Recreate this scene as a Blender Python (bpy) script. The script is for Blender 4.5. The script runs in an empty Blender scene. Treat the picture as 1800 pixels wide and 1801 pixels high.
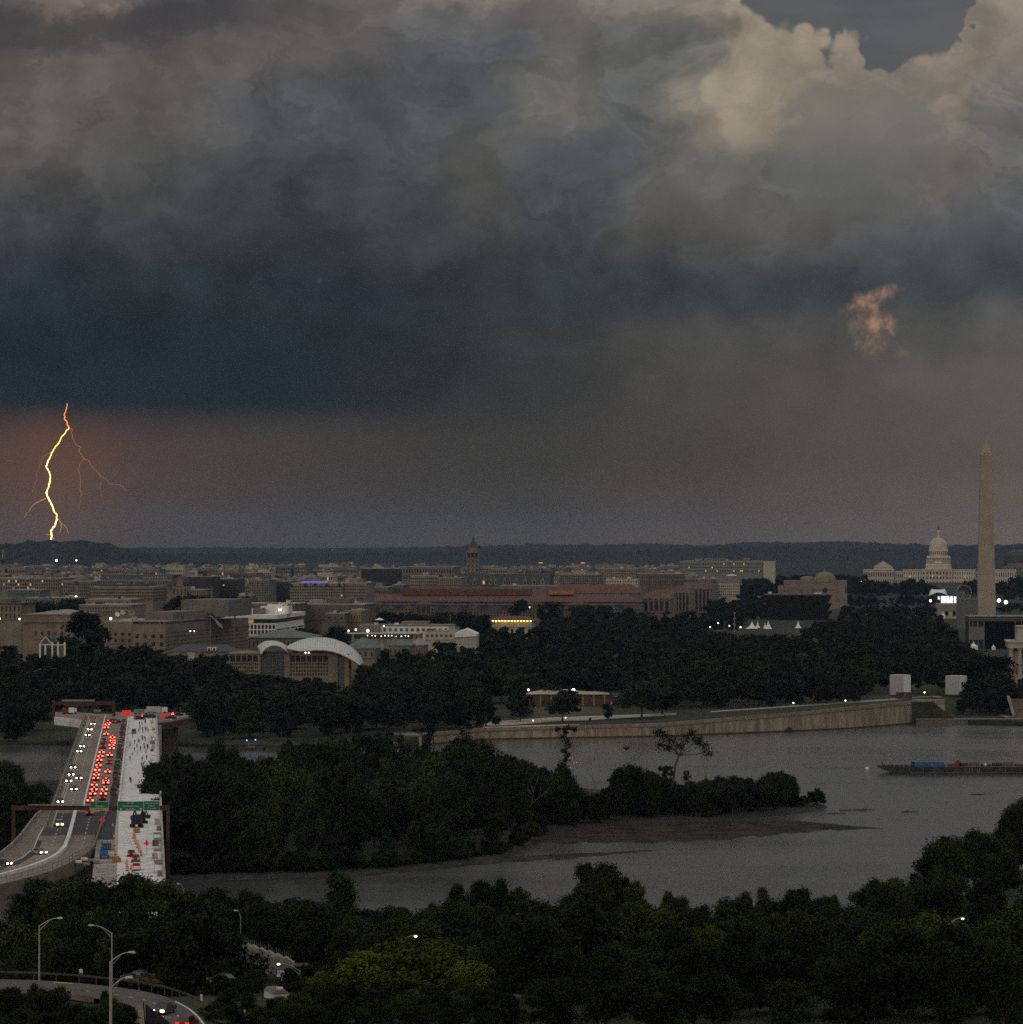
import bpy, bmesh, math, random
from mathutils import Vector, noise as vnoise
import numpy as np
R = math.radians
sc = bpy.context.scene
COL = sc.collection
rng = random.Random(7)

# ------------------------------------------------------------------ camera
F = 6550.0      # focal length in photo pixels (photo is 1800 px wide)
HY = 950.0      # photo row of the level line
CZ = 90.0       # roof terrace the picture was taken from
cam_d = bpy.data.cameras.new('camera')
cam_d.sensor_width = 36.0
cam_d.lens = 36.0 * F / 1800.0
cam_d.shift_y = (HY - 900.5) / 1800.0
cam_d.clip_start = 1.0
cam_d.clip_end = 60000.0
cam = bpy.data.objects.new('camera', cam_d)
COL.objects.link(cam)
cam.location = (0, 0, CZ)
cam.rotation_euler = (R(90), 0, 0)
sc.camera = cam
GR = R(-5.5)    # the city grid is turned by this much against the camera axis

# ------------------------------------------------------------------ colour management
vs = sc.view_settings
vs.view_transform = 'Standard'
vs.look = 'None'
vs.exposure = 0.0
vs.gamma = 1.0
vs.use_curve_mapping = False
cy = sc.cycles
cy.use_denoising = False      # the photograph itself is grainy; keep the fine detail
cy.max_bounces = 4
cy.diffuse_bounces = 1
cy.glossy_bounces = 2
cy.transmission_bounces = 2
cy.transparent_max_bounces = 6
cy.volume_bounces = 0
cy.sample_clamp_indirect = 3.0
cy.use_adaptive_sampling = True
cy.adaptive_threshold = 0.025
cy.adaptive_min_samples = 8
cy.caustics_reflective = False
cy.caustics_refractive = False

# ------------------------------------------------------------------ node helper
def lin(r, g, b):
    def f(c):
        c /= 255.0
        return c / 12.92 if c <= 0.04045 else ((c + 0.055) / 1.055) ** 2.4
    return (f(r), f(g), f(b), 1.0)

class NT:
    """tiny expression writer for node trees"""
    def __init__(s, tree):
        s.t = tree
    def new(s, typ, **kw):
        n = s.t.nodes.new(typ)
        for k, v in kw.items():
            setattr(n, k, v)
        return n
    def put(s, sock, v):
        if v is None:
            return
        if isinstance(v, bpy.types.NodeSocket):
            s.t.links.new(v, sock)
        else:
            sock.default_value = v
    def m(s, op, a, b=None, c=None, clamp=False):
        n = s.new('ShaderNodeMath', operation=op, use_clamp=clamp)
        for i, v in enumerate((a, b, c)):
            s.put(n.inputs[i], v)
        return n.outputs[0]
    def add(s, a, b): return s.m('ADD', a, b)
    def sub(s, a, b): return s.m('SUBTRACT', a, b)
    def mul(s, a, b): return s.m('MULTIPLY', a, b)
    def step(s, x, a, b):
        n = s.new('ShaderNodeMapRange', interpolation_type='SMOOTHSTEP')
        s.put(n.inputs[0], x); s.put(n.inputs[1], a); s.put(n.inputs[2], b)
        return n.outputs[0]
    def mix(s, f, a, b, blend='MIX'):
        n = s.new('ShaderNodeMix', data_type='RGBA', blend_type=blend)
        s.put(n.inputs[0], f); s.put(n.inputs[6], a); s.put(n.inputs[7], b)
        return n.outputs[2]
    def xyz(s, x, y, z=0.0):
        n = s.new('ShaderNodeCombineXYZ')
        for i, v in enumerate((x, y, z)):
            s.put(n.inputs[i], v)
        return n.outputs[0]
    def noise(s, vec, scale, detail=5.0, rough=0.55, dist=0.0, out=0):
        n = s.new('ShaderNodeTexNoise')
        s.put(n.inputs['Vector'], vec)
        n.inputs['Scale'].default_value = scale
        n.inputs['Detail'].default_value = detail
        n.inputs['Roughness'].default_value = rough
        n.inputs['Distortion'].default_value = dist
        return n.outputs[out]
    def ramp(s, f, stops, interp='EASE'):
        n = s.new('ShaderNodeValToRGB')
        cr = n.color_ramp
        cr.interpolation = interp
        while len(cr.elements) < len(stops):
            cr.elements.new(0.5)
        for e, (p, c) in zip(cr.elements, sorted(stops, key=lambda q: q[0])):
            e.position = p
            e.color = c
        s.put(n.inputs[0], f)
        return n.outputs[0]
    def curve(s, f, pts):
        n = s.new('ShaderNodeFloatCurve')
        c = n.mapping.curves[0]
        while len(c.points) < len(pts):
            c.points.new(0.5, 0.5)
        for p, (x, y) in zip(c.points, sorted(pts)):
            p.location = (x, y)
            p.handle_type = 'VECTOR'
        n.mapping.update()
        s.put(n.inputs[1], f)
        return n.outputs[0]

# ------------------------------------------------------------------ world: storm sky over a western afterglow
SUN_EL, SUN_AZ = R(16), R(200)      # behind the camera, a little to the north of west
world = bpy.data.worlds.new('World')
sc.world = world
world.use_nodes = True
wt = world.node_tree
wt.nodes.clear()
N = NT(wt)
tc = N.new('ShaderNodeTexCoord').outputs['Generated']
sep = N.new('ShaderNodeSeparateXYZ'); N.put(sep.inputs[0], tc)
dx, dy, dz = sep.outputs
az = N.m('ARCTAN2', dx, dy)
el = N.m('ARCSINE', dz)
U = N.mul(az, F / 1000)             # about thousand photo pixels, as an angle
V = N.mul(el, F / 1000)
UV = N.xyz(U, V, 0.0)
UVs = N.xyz(U, N.mul(V, 1.5), 3.7)
wn = N.noise(UVs, 2.3, 8.0, 0.66, out=1)          # colour output = three noises
wsep = N.new('ShaderNodeSeparateColor'); N.put(wsep.inputs[0], wn)
w1, w2, w3 = wsep.outputs
calm = N.m('ADD', N.mul(N.step(V, 0.16, 0.42), 0.75), 0.25)   # rain curtains near the horizon are smooth
Uw = N.add(U, N.mul(N.mul(N.sub(w1, 0.5), 0.46), calm))
Vw = N.add(V, N.mul(N.mul(N.sub(w2, 0.5), 0.24), calm))
un = N.m('MULTIPLY_ADD', Uw, 0.5, 0.5)             # -1..1 -> 0..1
unraw = N.m('MULTIPLY_ADD', U, 0.5, 0.5)
def fx(px): return 0.5 + (px - 900) / 2000.0
def fy(py): return (HY - py) / 1000.0
rows = [
 (0,   [(0,88,82,78),(120,112,100,92),(330,72,71,73),(600,86,84,82),(900,106,99,94),(1150,116,107,100),(1350,118,110,102),(1800,112,104,100)]),
 (100, [(0,82,76,71),(250,80,75,71),(560,86,81,77),(850,72,76,81),(1000,88,87,84),(1200,84,85,83),(1350,138,127,110),(1800,116,107,101)]),
 (210, [(0,92,88,82),(250,82,79,76),(550,69,71,74),(800,68,72,77),(970,93,91,85),(1150,80,82,82),(1320,130,120,106),(1650,112,104,97),(1800,92,94,93)]),
 (300, [(0,80,77,74),(250,70,70,70),(560,58,62,67),(860,78,78,76),(1020,70,73,78),(1250,92,90,86),(1450,85,86,82),(1650,102,97,90),(1800,88,88,86)]),
 (400, [(0,63,64,67),(280,60,63,67),(620,50,56,62),(830,69,69,70),(1020,60,65,71),(1180,76,75,73),(1400,86,84,80),(1600,74,76,78),(1800,76,79,81)]),
 (500, [(0,43,51,59),(300,46,54,60),(640,42,50,57),(900,50,57,63),(1200,53,59,66),(1500,60,65,69),(1800,68,73,76)]),
 (590, [(0,37,46,54),(300,40,48,55),(700,42,49,54),(900,56,59,60),(1100,66,66,64),(1450,72,71,68),(1650,76,76,73),(1800,84,82,77)]),
 (690, [(0,38,46,54),(350,39,46,53),(700,46,50,54),(900,56,57,57),(1200,68,66,63),(1500,78,73,70),(1800,87,82,76)]),
 (790, [(0,78,63,58),(100,88,67,58),(260,76,64,60),(600,67,63,60),(900,63,61,58),(1200,72,68,64),(1500,86,76,73),(1800,93,84,77)]),
 (880, [(0,82,67,61),(90,92,71,60),(260,75,66,62),(600,69,64,61),(900,68,64,60),(1200,78,71,66),(1500,93,81,76),(1800,101,88,79)]),
 (945, [(0,80,69,63),(90,88,72,63),(260,75,68,64),(600,74,68,64),(900,77,71,66),(1200,86,77,71),(1500,96,85,78),(1800,108,93,82)]),
]
rows.reverse()
base = None
prev = None
for py, stops in rows:
    usefn = un if py < 640 else N.m('MULTIPLY_ADD', N.add(N.mul(Uw, 0.4), N.mul(U, 0.6)), 0.5, 0.5) if prev is None else (un if py < 640 else usefn)
    c = N.ramp(usefn, [(fx(p), lin(r, g, b)) for p, r, g, b in stops])
    if base is None:
        base = c
    else:
        base = N.mix(N.step(Vw, fy(prev), fy(py)), base, c)
    prev = py
# detail noises
d1 = N.noise(N.xyz(N.add(Uw, 5.0), N.mul(Vw, 1.4), 1.0), 5.5, 9.0, 0.68)
d2 = N.noise(N.xyz(U, N.mul(V, 1.25), 8.0), 15.0, 6.0, 0.55)
def puffs(scale, w):
    n = N.new('ShaderNodeTexVoronoi', feature='SMOOTH_F1')
    N.put(n.inputs['Vector'], N.xyz(N.add(U, N.mul(N.sub(d2, 0.5), w)), N.add(V, N.mul(N.sub(w3, 0.5), w)), 0.0))
    n.inputs['Scale'].default_value = scale
    n.inputs['Smoothness'].default_value = 0.25
    return n.outputs['Distance']
pf1 = puffs(13.0, 0.05)
pf2 = puffs(34.0, 0.03)
bil = N.add(N.mul(pf1, 0.30), N.mul(pf2, 0.13))     # round cauliflower lumps
detail = N.m('MULTIPLY_ADD', N.mul(N.sub(d1, 0.5), calm), 0.85, N.m('MULTIPLY_ADD', N.mul(N.sub(d2, 0.5), calm), 0.34, N.m('MULTIPLY_ADD', N.mul(N.sub(pf1, 0.33), calm), -0.30, 1.0)))

# lower edge of the dark shelf: everything above it is blue black, it dissolves to the right
vedge = N.curve(N.m('MULTIPLY_ADD', U, 0.5, 0.5), [(0, 0.242), (fx(0), 0.240), (fx(450), 0.231), (fx(700), 0.216), (fx(900), 0.250), (1, 0.3)])
shelf_n = N.add(vedge, N.add(N.mul(N.sub(d1, 0.5), 0.05), N.mul(N.sub(w1, 0.5), 0.05)))
shelf = N.mul(N.step(V, N.sub(shelf_n, 0.012), N.add(shelf_n, 0.018)), N.mul(N.step(V, 0.42, 0.30), N.step(U, -0.02, -0.55)))
base = N.mix(shelf, base, lin(36, 45, 53))
vedge2 = N.curve(N.m('MULTIPLY_ADD', U, 0.5, 0.5), [(0, 0.36), (fx(830), 0.357), (fx(1200), 0.388), (fx(1500), 0.405), (fx(1800), 0.425), (1, 0.43)])
e2 = N.add(vedge2, N.mul(N.sub(d1, 0.5), 0.05))
shelf2 = N.mul(N.step(V, N.sub(e2, 0.02), N.add(e2, 0.02)), N.mul(N.step(V, 0.56, 0.45), N.step(U, -0.3, 0.0)))
base = N.mix(N.mul(shelf2, 0.55), base, lin(52, 58, 64))
def rims(scale, z, off):
    n = N.noise(N.xyz(N.add(Uw, off), N.mul(Vw, 1.35), z), scale, 8.0, 0.56, 0.35)
    return N.mul(N.step(n, 0.495, 0.525), N.step(n, 0.70, 0.53))      # crisp lit edge that fades into the heap
rim2 = N.mul(N.add(N.mul(rims(3.6, 11.0, 2.0), 0.17), N.mul(rims(8.0, 17.0, 6.0), 0.12)), N.step(V, 0.34, 0.60))
detail = N.mul(detail, N.add(rim2, 0.95))
bright = N.m('MULTIPLY_ADD', N.m('MAXIMUM', N.step(V, 0.42, 0.72), N.mul(N.step(U, -0.1, 0.4), N.step(V, 0.12, 0.3))), 0.24, 1.0)
detail = N.mul(detail, bright)
base = N.mix(1.0, base, N.xyz(detail, detail, detail), 'MULTIPLY')

# bright cumulus tower and the clear grey gap above it
lump = N.m('MULTIPLY_ADD', bil, -0.19, N.m('MULTIPLY_ADD', N.sub(d2, 0.5), 0.05, 0.038))
nU = N.m('MULTIPLY_ADD', U, 0.5, 0.5)
Uc = N.add(nU, N.add(N.mul(N.sub(d2, 0.5), 0.035), N.mul(N.sub(pf2, 0.3), 0.020)))
top = N.curve(Uc, [(0, 1.0), (fx(1285), 1.0), (fx(1310), 0.965), (fx(1340), 0.935), (fx(1372), 0.905), (fx(1430), 0.892), (fx(1456), 0.868), (fx(1468), 0.856),
                   (fx(1484), 0.880), (fx(1515), 0.884), (fx(1535), 0.855), (fx(1576), 0.820), (fx(1584), 0.838), (fx(1600), 0.846), (fx(1640), 0.836),
                   (fx(1690), 0.862), (fx(1706), 0.93), (fx(1720), 1.0), (1, 1.0)])
gap = N.step(V, N.add(top, N.add(lump, -0.018)), N.add(top, N.add(lump, 0.002)))
gap = N.mul(gap, N.mul(N.step(Uc, 0.685, 0.70), N.step(Uc, 0.915, 0.902)))
le = N.curve(V, [(0, 0.7), (0.66, 0.7), (0.70, 0.705), (0.735, 0.702), (0.765, 0.680), (0.795, 0.678), (0.83, 0.693), (0.885, 0.696), (0.95, 0.703), (1, 0.705)])
leu = N.sub(N.mul(N.sub(le, 0.5), 2.0), N.mul(lump, 1.1))
tower = N.mul(N.step(U, N.sub(leu, 0.034), N.sub(leu, 0.010)), N.mul(N.step(V, 0.64, 0.78), N.step(U, 0.62, 0.50)))
base = N.mix(N.mul(tower, 0.75), base, N.mix(N.step(N.sub(d1, N.mul(bil, 0.8)), 0.1, 0.5), lin(136, 127, 112), lin(166, 154, 133)))
rim = N.mul(N.step(V, N.add(top, N.add(lump, -0.19)), N.add(top, N.add(lump, -0.05))), N.mul(N.step(U, 0.42, 0.52), N.step(U, 1.1, 0.86)))
base = N.mix(N.mul(rim, 0.6), base, N.mix(N.step(N.sub(d1, N.mul(bil, 0.8)), 0.12, 0.5), lin(120, 113, 104), lin(152, 140, 124)))
# grey heap standing before the tower
hx = N.mul(N.sub(U, 0.61), 1.0 / 0.155)
hy = N.mul(N.sub(V, 0.675), 1.0 / 0.115)
hr = N.m('SQRT', N.add(N.mul(hx, hx), N.mul(hy, hy)))
heap = N.step(N.add(N.sub(hr, N.mul(lump, 6.0)), N.mul(N.sub(d1, 0.5), 1.3)), 1.30, 0.92)
base = N.mix(N.mul(heap, 0.72), base, N.mix(N.step(V, 0.58, 0.76), lin(92, 92, 90), lin(108, 107, 102)))
base = N.mix(gap, base, N.mix(N.step(N.noise(N.xyz(U, N.mul(V, 4.0), 2.0), 3.0, 3.0), 0.35, 0.65), lin(82, 86, 90), lin(92, 94, 95)))
# torn dark scud at the top left
sv = N.add(N.sub(V, 0.895), N.mul(N.add(U, 0.72), -0.07))
scud = N.mul(N.step(N.m('ABSOLUTE', N.add(sv, N.mul(N.sub(d1, 0.5), 0.16))), 0.055, 0.012), N.step(U, -0.32, -0.52))
base = N.mix(N.mul(scud, 0.8), base, lin(64, 63, 66))
# small sunlit cloud
pc = N.curve(V, [(0, 0.87), (0.25, 0.865), (0.262, 0.858), (0.28, 0.846), (0.31, 0.826), (0.34, 0.8185), (0.37, 0.814), (0.405, 0.8085), (0.42, 0.818), (0.44, 0.829), (0.455, 0.834), (1, 0.84)])
pu = N.m('ABSOLUTE', N.sub(U, N.mul(N.sub(pc, 0.5), 2.0)))
pm = N.mul(N.step(pu, 0.078, 0.0), N.mul(N.step(V, 0.245, 0.36), N.step(V, 0.462, 0.43)))
pn = N.noise(N.xyz(N.add(U, N.mul(N.sub(w3, 0.5), 0.06)), N.mul(V, 0.8), 4.0), 17.0, 9.0, 0.66)
pk = N.mul(N.step(N.m('MULTIPLY_ADD', pm, 0.44, pn), 0.66, 1.04), 0.9)
base = N.mix(pk, base, N.mix(N.step(pn, 0.42, 0.66), lin(108, 92, 86), lin(172, 134, 108)))
tx = N.mul(N.sub(U, 0.69), 1 / 0.06); ty = N.mul(N.sub(V, 0.285), 1 / 0.035)
tail = N.m('POWER', 2.718, N.mul(N.add(N.mul(tx, tx), N.mul(ty, ty)), -1.0))
base = N.mix(N.mul(tail, N.mul(pn, 0.7)), base, lin(112, 92, 90))
# glow of the discharge inside the rain curtain
gx = N.mul(N.add(U, 0.80), 1 / 0.20); gy = N.mul(N.sub(V, 0.12), 1 / 0.13)
gl = N.m('POWER', 2.718, N.mul(N.add(N.mul(gx, gx), N.mul(gy, gy)), -1.0))
base = N.mix(N.mul(gl, N.step(V, 0.25, 0.21)), base, (0.020, 0.0055, 0.0015, 1), 'ADD')

# overhead and behind: thinning cloud over the Nishita evening sky
sky = N.new('ShaderNodeTexSky', sky_type='NISHITA', sun_disc=False)
sky.sun_elevation = SUN_EL
sky.sun_rotation = SUN_AZ
sky.air_density = 1.6
sky.dust_density = 3.0
nish = N.mix(1.0, sky.outputs[0], (0.04, 0.04, 0.04, 1), 'MULTIPLY')
ov = N.noise(N.xyz(dx, dy, N.mul(dz, 1.3)), 2.6, 6.0, 0.6)
cie = N.m('MULTIPLY_ADD', N.m('MAXIMUM', dz, 0.0), 0.86, 0.14)     # overcast: zenith far brighter than the rim
overcast = N.mix(1.0, N.mix(N.step(ov, 0.3, 0.7), (0.82, 0.82, 0.84, 1), (1.28, 1.23, 1.15, 1)), N.xyz(cie, cie, cie), 'MULTIPLY')
far_sky = N.mix(N.step(ov, 0.62, 0.42), nish, overcast)
away = N.m('MAXIMUM', N.step(el, R(9.5), R(48)), N.step(N.m('ABSOLUTE', az), R(30), R(100)))
bg = N.new('ShaderNodeBackground'); N.put(bg.inputs[0], base)
bg2 = N.new('ShaderNodeBackground'); N.put(bg2.inputs[0], far_sky)
mxs = N.new('ShaderNodeMixShader'); N.put(mxs.inputs[0], away)
wt.links.new(bg.outputs[0], mxs.inputs[1]); wt.links.new(bg2.outputs[0], mxs.inputs[2])
wo = N.new('ShaderNodeOutputWorld')
wt.links.new(mxs.outputs[0], wo.inputs[0])
world.cycles.sampling_method = 'MANUAL'
world.cycles.sample_map_resolution = 512

# ------------------------------------------------------------------ the veiled evening sun
sun_d = bpy.data.lights.new('sun', 'SUN')
sun_d.energy = 0.26
sun_d.angle = R(18)
sun_d.color = (1.0, 0.80, 0.60)
sun = bpy.data.objects.new('sun', sun_d)
COL.objects.link(sun)
sdir = Vector((math.sin(SUN_AZ) * math.cos(SUN_EL), math.cos(SUN_AZ) * math.cos(SUN_EL), math.sin(SUN_EL)))
sun.rotation_euler = sdir.to_track_quat('Z', 'Y').to_euler()
sun.location = (-300, -400, 600)

# ================================================================== helpers
def P(px, py, z):
    """photo pixel + height of what it touches -> world point"""
    Y = (CZ - z) * F / (py - HY)
    return Vector(((px - 900) / F * Y, Y, z))
def XD(px, D): return (px - 900) / F * D
def ZD(py, D): return CZ - (py - HY) * D / F
def interp(x, pts):
    if x <= pts[0][0]: return pts[0][1]
    for (a, b), (c, d) in zip(pts, pts[1:]):
        if x <= c: return b + (d - b) * (x - a) / (c - a)
    return pts[-1][1]

MATS = {}
def mat(name, col, rough=0.85, var=0.25, scale=0.5, col2=None, metal=0.0, bump=0.0, emit=None, estr=0.0, stretch=None, spec=0.3):
    if name in MATS: return MATS[name]
    m = bpy.data.materials.new(name); m.use_nodes = True
    n = NT(m.node_tree)
    b = m.node_tree.nodes['Principled BSDF']
    b.inputs['Roughness'].default_value = rough
    b.inputs['Metallic'].default_value = metal
    b.inputs['Specular IOR Level'].default_value = spec
    c = (*col[:3], 1.0)
    if var > 0:
        co = n.new('ShaderNodeTexCoord').outputs['Object']
        if stretch:
            mp = n.new('ShaderNodeMapping'); n.put(mp.inputs[0], co); mp.inputs['Scale'].default_value = stretch; co = mp.outputs[0]
        ns = n.noise(co, scale, 6.0, 0.65)
        lo = tuple(max(0.0, x * (1 - var)) for x in c[:3]) + (1,)
        hi = (tuple(min(1.0, x * (1 + var)) for x in c[:3]) + (1,)) if col2 is None else (*col2[:3], 1.0)
        cc = n.mix(n.step(ns, 0.3, 0.7), lo, hi)
        n.put(b.inputs['Base Color'], cc)
        if bump > 0:
            bp = n.new('ShaderNodeBump'); bp.inputs['Strength'].default_value = bump
            n.put(bp.inputs['Height'], ns); n.put(b.inputs['Normal'], bp.outputs[0])
    else:
        b.inputs['Base Color'].default_value = c
    if emit:
        b.inputs['Emission Color'].default_value = (*emit[:3], 1.0)
        b.inputs['Emission Strength'].default_value = estr
    MATS[name] = m
    return m

class MB:
    """collects shapes into one mesh"""
    def __init__(s): s.v = []; s.f = []; s.mi = []; s.cur = 0
    def mat(s, i): s.cur = i; return s
    def raw(s, vs, fs):
        o = len(s.v); s.v += [tuple(v) for v in vs]
        for f in fs: s.f.append(tuple(i + o for i in f)); s.mi.append(s.cur)
        return s
    def box(s, cx, cy, z0, sx, sy, sz, rz=0.0, taper=1.0):
        c, q = math.cos(rz), math.sin(rz); vs = []
        for k, z in ((1.0, z0), (taper, z0 + sz)):
            for x, y in ((-1, -1), (1, -1), (1, 1), (-1, 1)):
                x *= sx / 2 * k; y *= sy / 2 * k
                vs.append((cx + x * c - y * q, cy + x * q + y * c, z))
        return s.raw(vs, [(3, 2, 1, 0), (4, 5, 6, 7), (0, 1, 5, 4), (1, 2, 6, 5), (2, 3, 7, 6), (3, 0, 4, 7)])
    def b2(s, x0, x1, y0, y1, z0, z1):
        return s.box((x0 + x1) / 2, (y0 + y1) / 2, z0, x1 - x0, y1 - y0, z1 - z0)
    def prism(s, poly, z0, z1):
        n = len(poly)
        a = sum(poly[i][0] * poly[(i + 1) % n][1] - poly[(i + 1) % n][0] * poly[i][1] for i in range(n))
        if a < 0: poly = poly[::-1]
        vs = [(p[0], p[1], z0) for p in poly] + [(p[0], p[1], z1) for p in poly]
        fs = [tuple(range(n))[::-1], tuple(range(n, 2 * n))] + [(i, (i + 1) % n, n + (i + 1) % n, n + i) for i in range(n)]
        return s.raw(vs, fs)
    def extr(s, prof, axis, a0, a1):
        """profile (u, z) swept along x or y"""
        n = len(prof)
        if axis == 'x': vs = [(a0, u, z) for u, z in prof] + [(a1, u, z) for u, z in prof]
        else: vs = [(u, a0, z) for u, z in prof] + [(u, a1, z) for u, z in prof]
        return s.raw(vs, [tuple(range(n)), tuple(range(n, 2 * n))[::-1]] + [(i, n + i, n + (i + 1) % n, (i + 1) % n) for i in range(n)])
    def tube(s, p, q, r0, r1=None, n=6, cap=True):
        r1 = r0 if r1 is None else r1
        p, q = Vector(p), Vector(q); d = q - p
        if d.length < 1e-6: return s
        t = d.normalized(); a = t.orthogonal().normalized(); b = t.cross(a); vs = []
        for c, r in ((p, r0), (q, r1)):
            for i in range(n):
                w = 2 * math.pi * i / n
                vs.append(c + a * math.cos(w) * r + b * math.sin(w) * r)
        fs = [(i, (i + 1) % n, n + (i + 1) % n, n + i) for i in range(n)]
        if cap: fs += [tuple(range(n))[::-1], tuple(range(n, 2 * n))]
        return s.raw(vs, fs)
    def lathe(s, prof, n=24, cx=0, cy=0, a0=0.0, a1=2 * math.pi):
        full = abs(a1 - a0 - 2 * math.pi) < 1e-6
        m = n if full else n + 1; vs = []
        for r, z in prof:
            for i in range(m):
                w = a0 + (a1 - a0) * i / n
                vs.append((cx + r * math.cos(w), cy + r * math.sin(w), z))
        fs = []
        for j in range(len(prof) - 1):
            for i in range(n):
                k = (i + 1) % m
                fs.append((j * m + i, j * m + k, (j + 1) * m + k, (j + 1) * m + i))
        return s.raw(vs, fs)
    def ball(s, c, r, n=8, m=6, sz=1.0):
        prof = [(max(1e-3, r * math.sin(math.pi * j / m)), c[2] - r * sz * math.cos(math.pi * j / m)) for j in range(m + 1)]
        return s.lathe(prof, n, c[0], c[1])
    def hip(s, x0, x1, y0, y1, z0, z1, inset=None):
        i = min((x1 - x0), (y1 - y0)) / 2 if inset is None else inset
        if (x1 - x0) >= (y1 - y0):
            vs = [(x0, y0, z0), (x1, y0, z0), (x1, y1, z0), (x0, y1, z0), (x0 + i, (y0 + y1) / 2, z1), (x1 - i, (y0 + y1) / 2, z1)]
            return s.raw(vs, [(0, 1, 5, 4), (1, 2, 5), (2, 3, 4, 5), (3, 0, 4), (3, 2, 1, 0)])
        vs = [(x0, y0, z0), (x1, y0, z0), (x1, y1, z0), (x0, y1, z0), ((x0 + x1) / 2, y0 + i, z1), ((x0 + x1) / 2, y1 - i, z1)]
        return s.raw(vs, [(0, 1, 4), (1, 2, 5, 4), (2, 3, 5), (3, 0, 4, 5), (3, 2, 1, 0)])
    def mesh(s, name, mats, smooth=False):
        me = bpy.data.meshes.new(name); me.from_pydata(s.v, [], s.f)
        for m in (mats if isinstance(mats, (list, tuple)) else [mats]): me.materials.append(m)
        if len(me.materials) > 1: me.polygons.foreach_set('material_index', s.mi)
        if smooth: me.polygons.foreach_set('use_smooth', [True] * len(me.polygons))
        me.update()
        return me
    def build(s, name, mats, parent=None, smooth=False):
        return obj(name, s.mesh(name, mats, smooth), parent)

def obj(name, me, parent=None, loc=None):
    o = bpy.data.objects.new(name, me); COL.objects.link(o)
    if parent: o.parent = parent
    if loc is not None: o.location = loc
    return o
def tag(o, label=None, cat=None, group=None, kind=None):
    if label: o['label'] = label
    if cat: o['category'] = cat
    if group: o['group'] = group
    if kind: o['kind'] = kind
    return o
def thing(name, label, cat, loc=(0, 0, 0), rz=0.0, group=None):
    o = bpy.data.objects.new(name, None); COL.objects.link(o)
    o.empty_display_size = 1.0
    o.location = loc; o.rotation_euler = (0, 0, rz)
    return tag(o, label, cat, group)
def dup(root, loc, rz=0.0, scale=1.0, label=None, group=None):
    r = root.copy(); COL.objects.link(r)
    r.location = loc; r.rotation_euler = (0, 0, rz); r.scale = (scale,) * 3 if not isinstance(scale, tuple) else scale
    if label: r['label'] = label
    if group: r['group'] = group
    for ch in list(root.children):
        c = ch.copy(); COL.objects.link(c); c.parent = r
        for g in list(ch.children):
            d = g.copy(); COL.objects.link(d); d.parent = c
    return r
def struct(o, label=None):
    o['kind'] = 'structure'
    if label: o['label'] = label
    return o
ORD = ['first', 'second', 'third', 'fourth', 'fifth', 'sixth', 'seventh', 'eighth', 'ninth', 'tenth', 'eleventh', 'twelfth', 'thirteenth', 'fourteenth',
       'fifteenth', 'sixteenth', 'seventeenth', 'eighteenth', 'nineteenth', 'twentieth', 'twenty-first', 'twenty-second', 'twenty-third', 'twenty-fourth',
       'twenty-fifth', 'twenty-sixth', 'twenty-seventh', 'twenty-eighth', 'twenty-ninth', 'thirtieth']

# ================================================================== materials
M_stone = mat('limestone', (0.225, 0.19, 0.155), 0.9, 0.22, 0.12)
M_stone2 = mat('grey_stone', (0.175, 0.157, 0.138), 0.9, 0.22, 0.12)
M_marble = mat('pale_marble', (0.44, 0.40, 0.33), 0.8, 0.14, 0.1)
M_tan = mat('tan_stone', (0.222, 0.178, 0.142), 0.9, 0.2, 0.1)
M_brownst = mat('brown_stone', (0.142, 0.115, 0.095), 0.9, 0.22, 0.1)
M_white = mat('white_render', (0.72, 0.70, 0.66), 0.8, 0.1, 0.2)
M_conc = mat('concrete', (0.42, 0.39, 0.35), 0.9, 0.25, 0.4)
M_conc_d = mat('stained_concrete', (0.30, 0.27, 0.23), 0.9, 0.4, 0.35, stretch=(1, 1, 0.25))
M_tile = mat('red_clay_tiles', (0.135, 0.064, 0.053), 0.85, 0.28, 0.4)
M_slate = mat('dark_slate', (0.055, 0.06, 0.065), 0.6, 0.3, 0.5)
M_copper = mat('green_copper', (0.125, 0.16, 0.14), 0.7, 0.25, 0.4)
M_glass = mat('dark_window_glass', (0.022, 0.025, 0.03), 0.18, 0.0, spec=0.5)
M_glassg = mat('green_tinted_glass', (0.05, 0.075, 0.07), 0.2, 0.2, 0.3, spec=0.5)
M_roof = mat('flat_roof_gravel', (0.30, 0.28, 0.26), 0.95, 0.3, 0.2)
M_dark = mat('blackened_metal', (0.03, 0.03, 0.033), 0.55, 0.3, 0.6)
M_steel = mat('galvanised_steel', (0.42, 0.42, 0.41), 0.5, 0.15, 1.0, metal=0.6)
M_rust = mat('weathered_brown_steel', (0.085, 0.036, 0.025), 0.8, 0.3, 0.6)
M_bark = mat('bark', (0.085, 0.068, 0.05), 0.95, 0.35, 1.5)
M_snag = mat('bleached_dead_wood', (0.20, 0.165, 0.135), 0.95, 0.3, 1.2)
M_warm = mat('warm_lit_window', (0.3, 0.2, 0.1), 0.5, 0, emit=(1.0, 0.55, 0.18), estr=0.6)
M_lampw = mat('white_lamp_glow', (1, 1, 1), 0.5, 0, emit=(1.0, 0.90, 0.70), estr=5.0)
M_lampy = mat('sodium_lamp_glow', (1, 0.8, 0.4), 0.5, 0, emit=(1.0, 0.66, 0.24), estr=4.0)
M_lampr = mat('red_light_glow', (1, 0.1, 0.05), 0.5, 0, emit=(1.0, 0.045, 0.02), estr=3.0)
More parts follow.
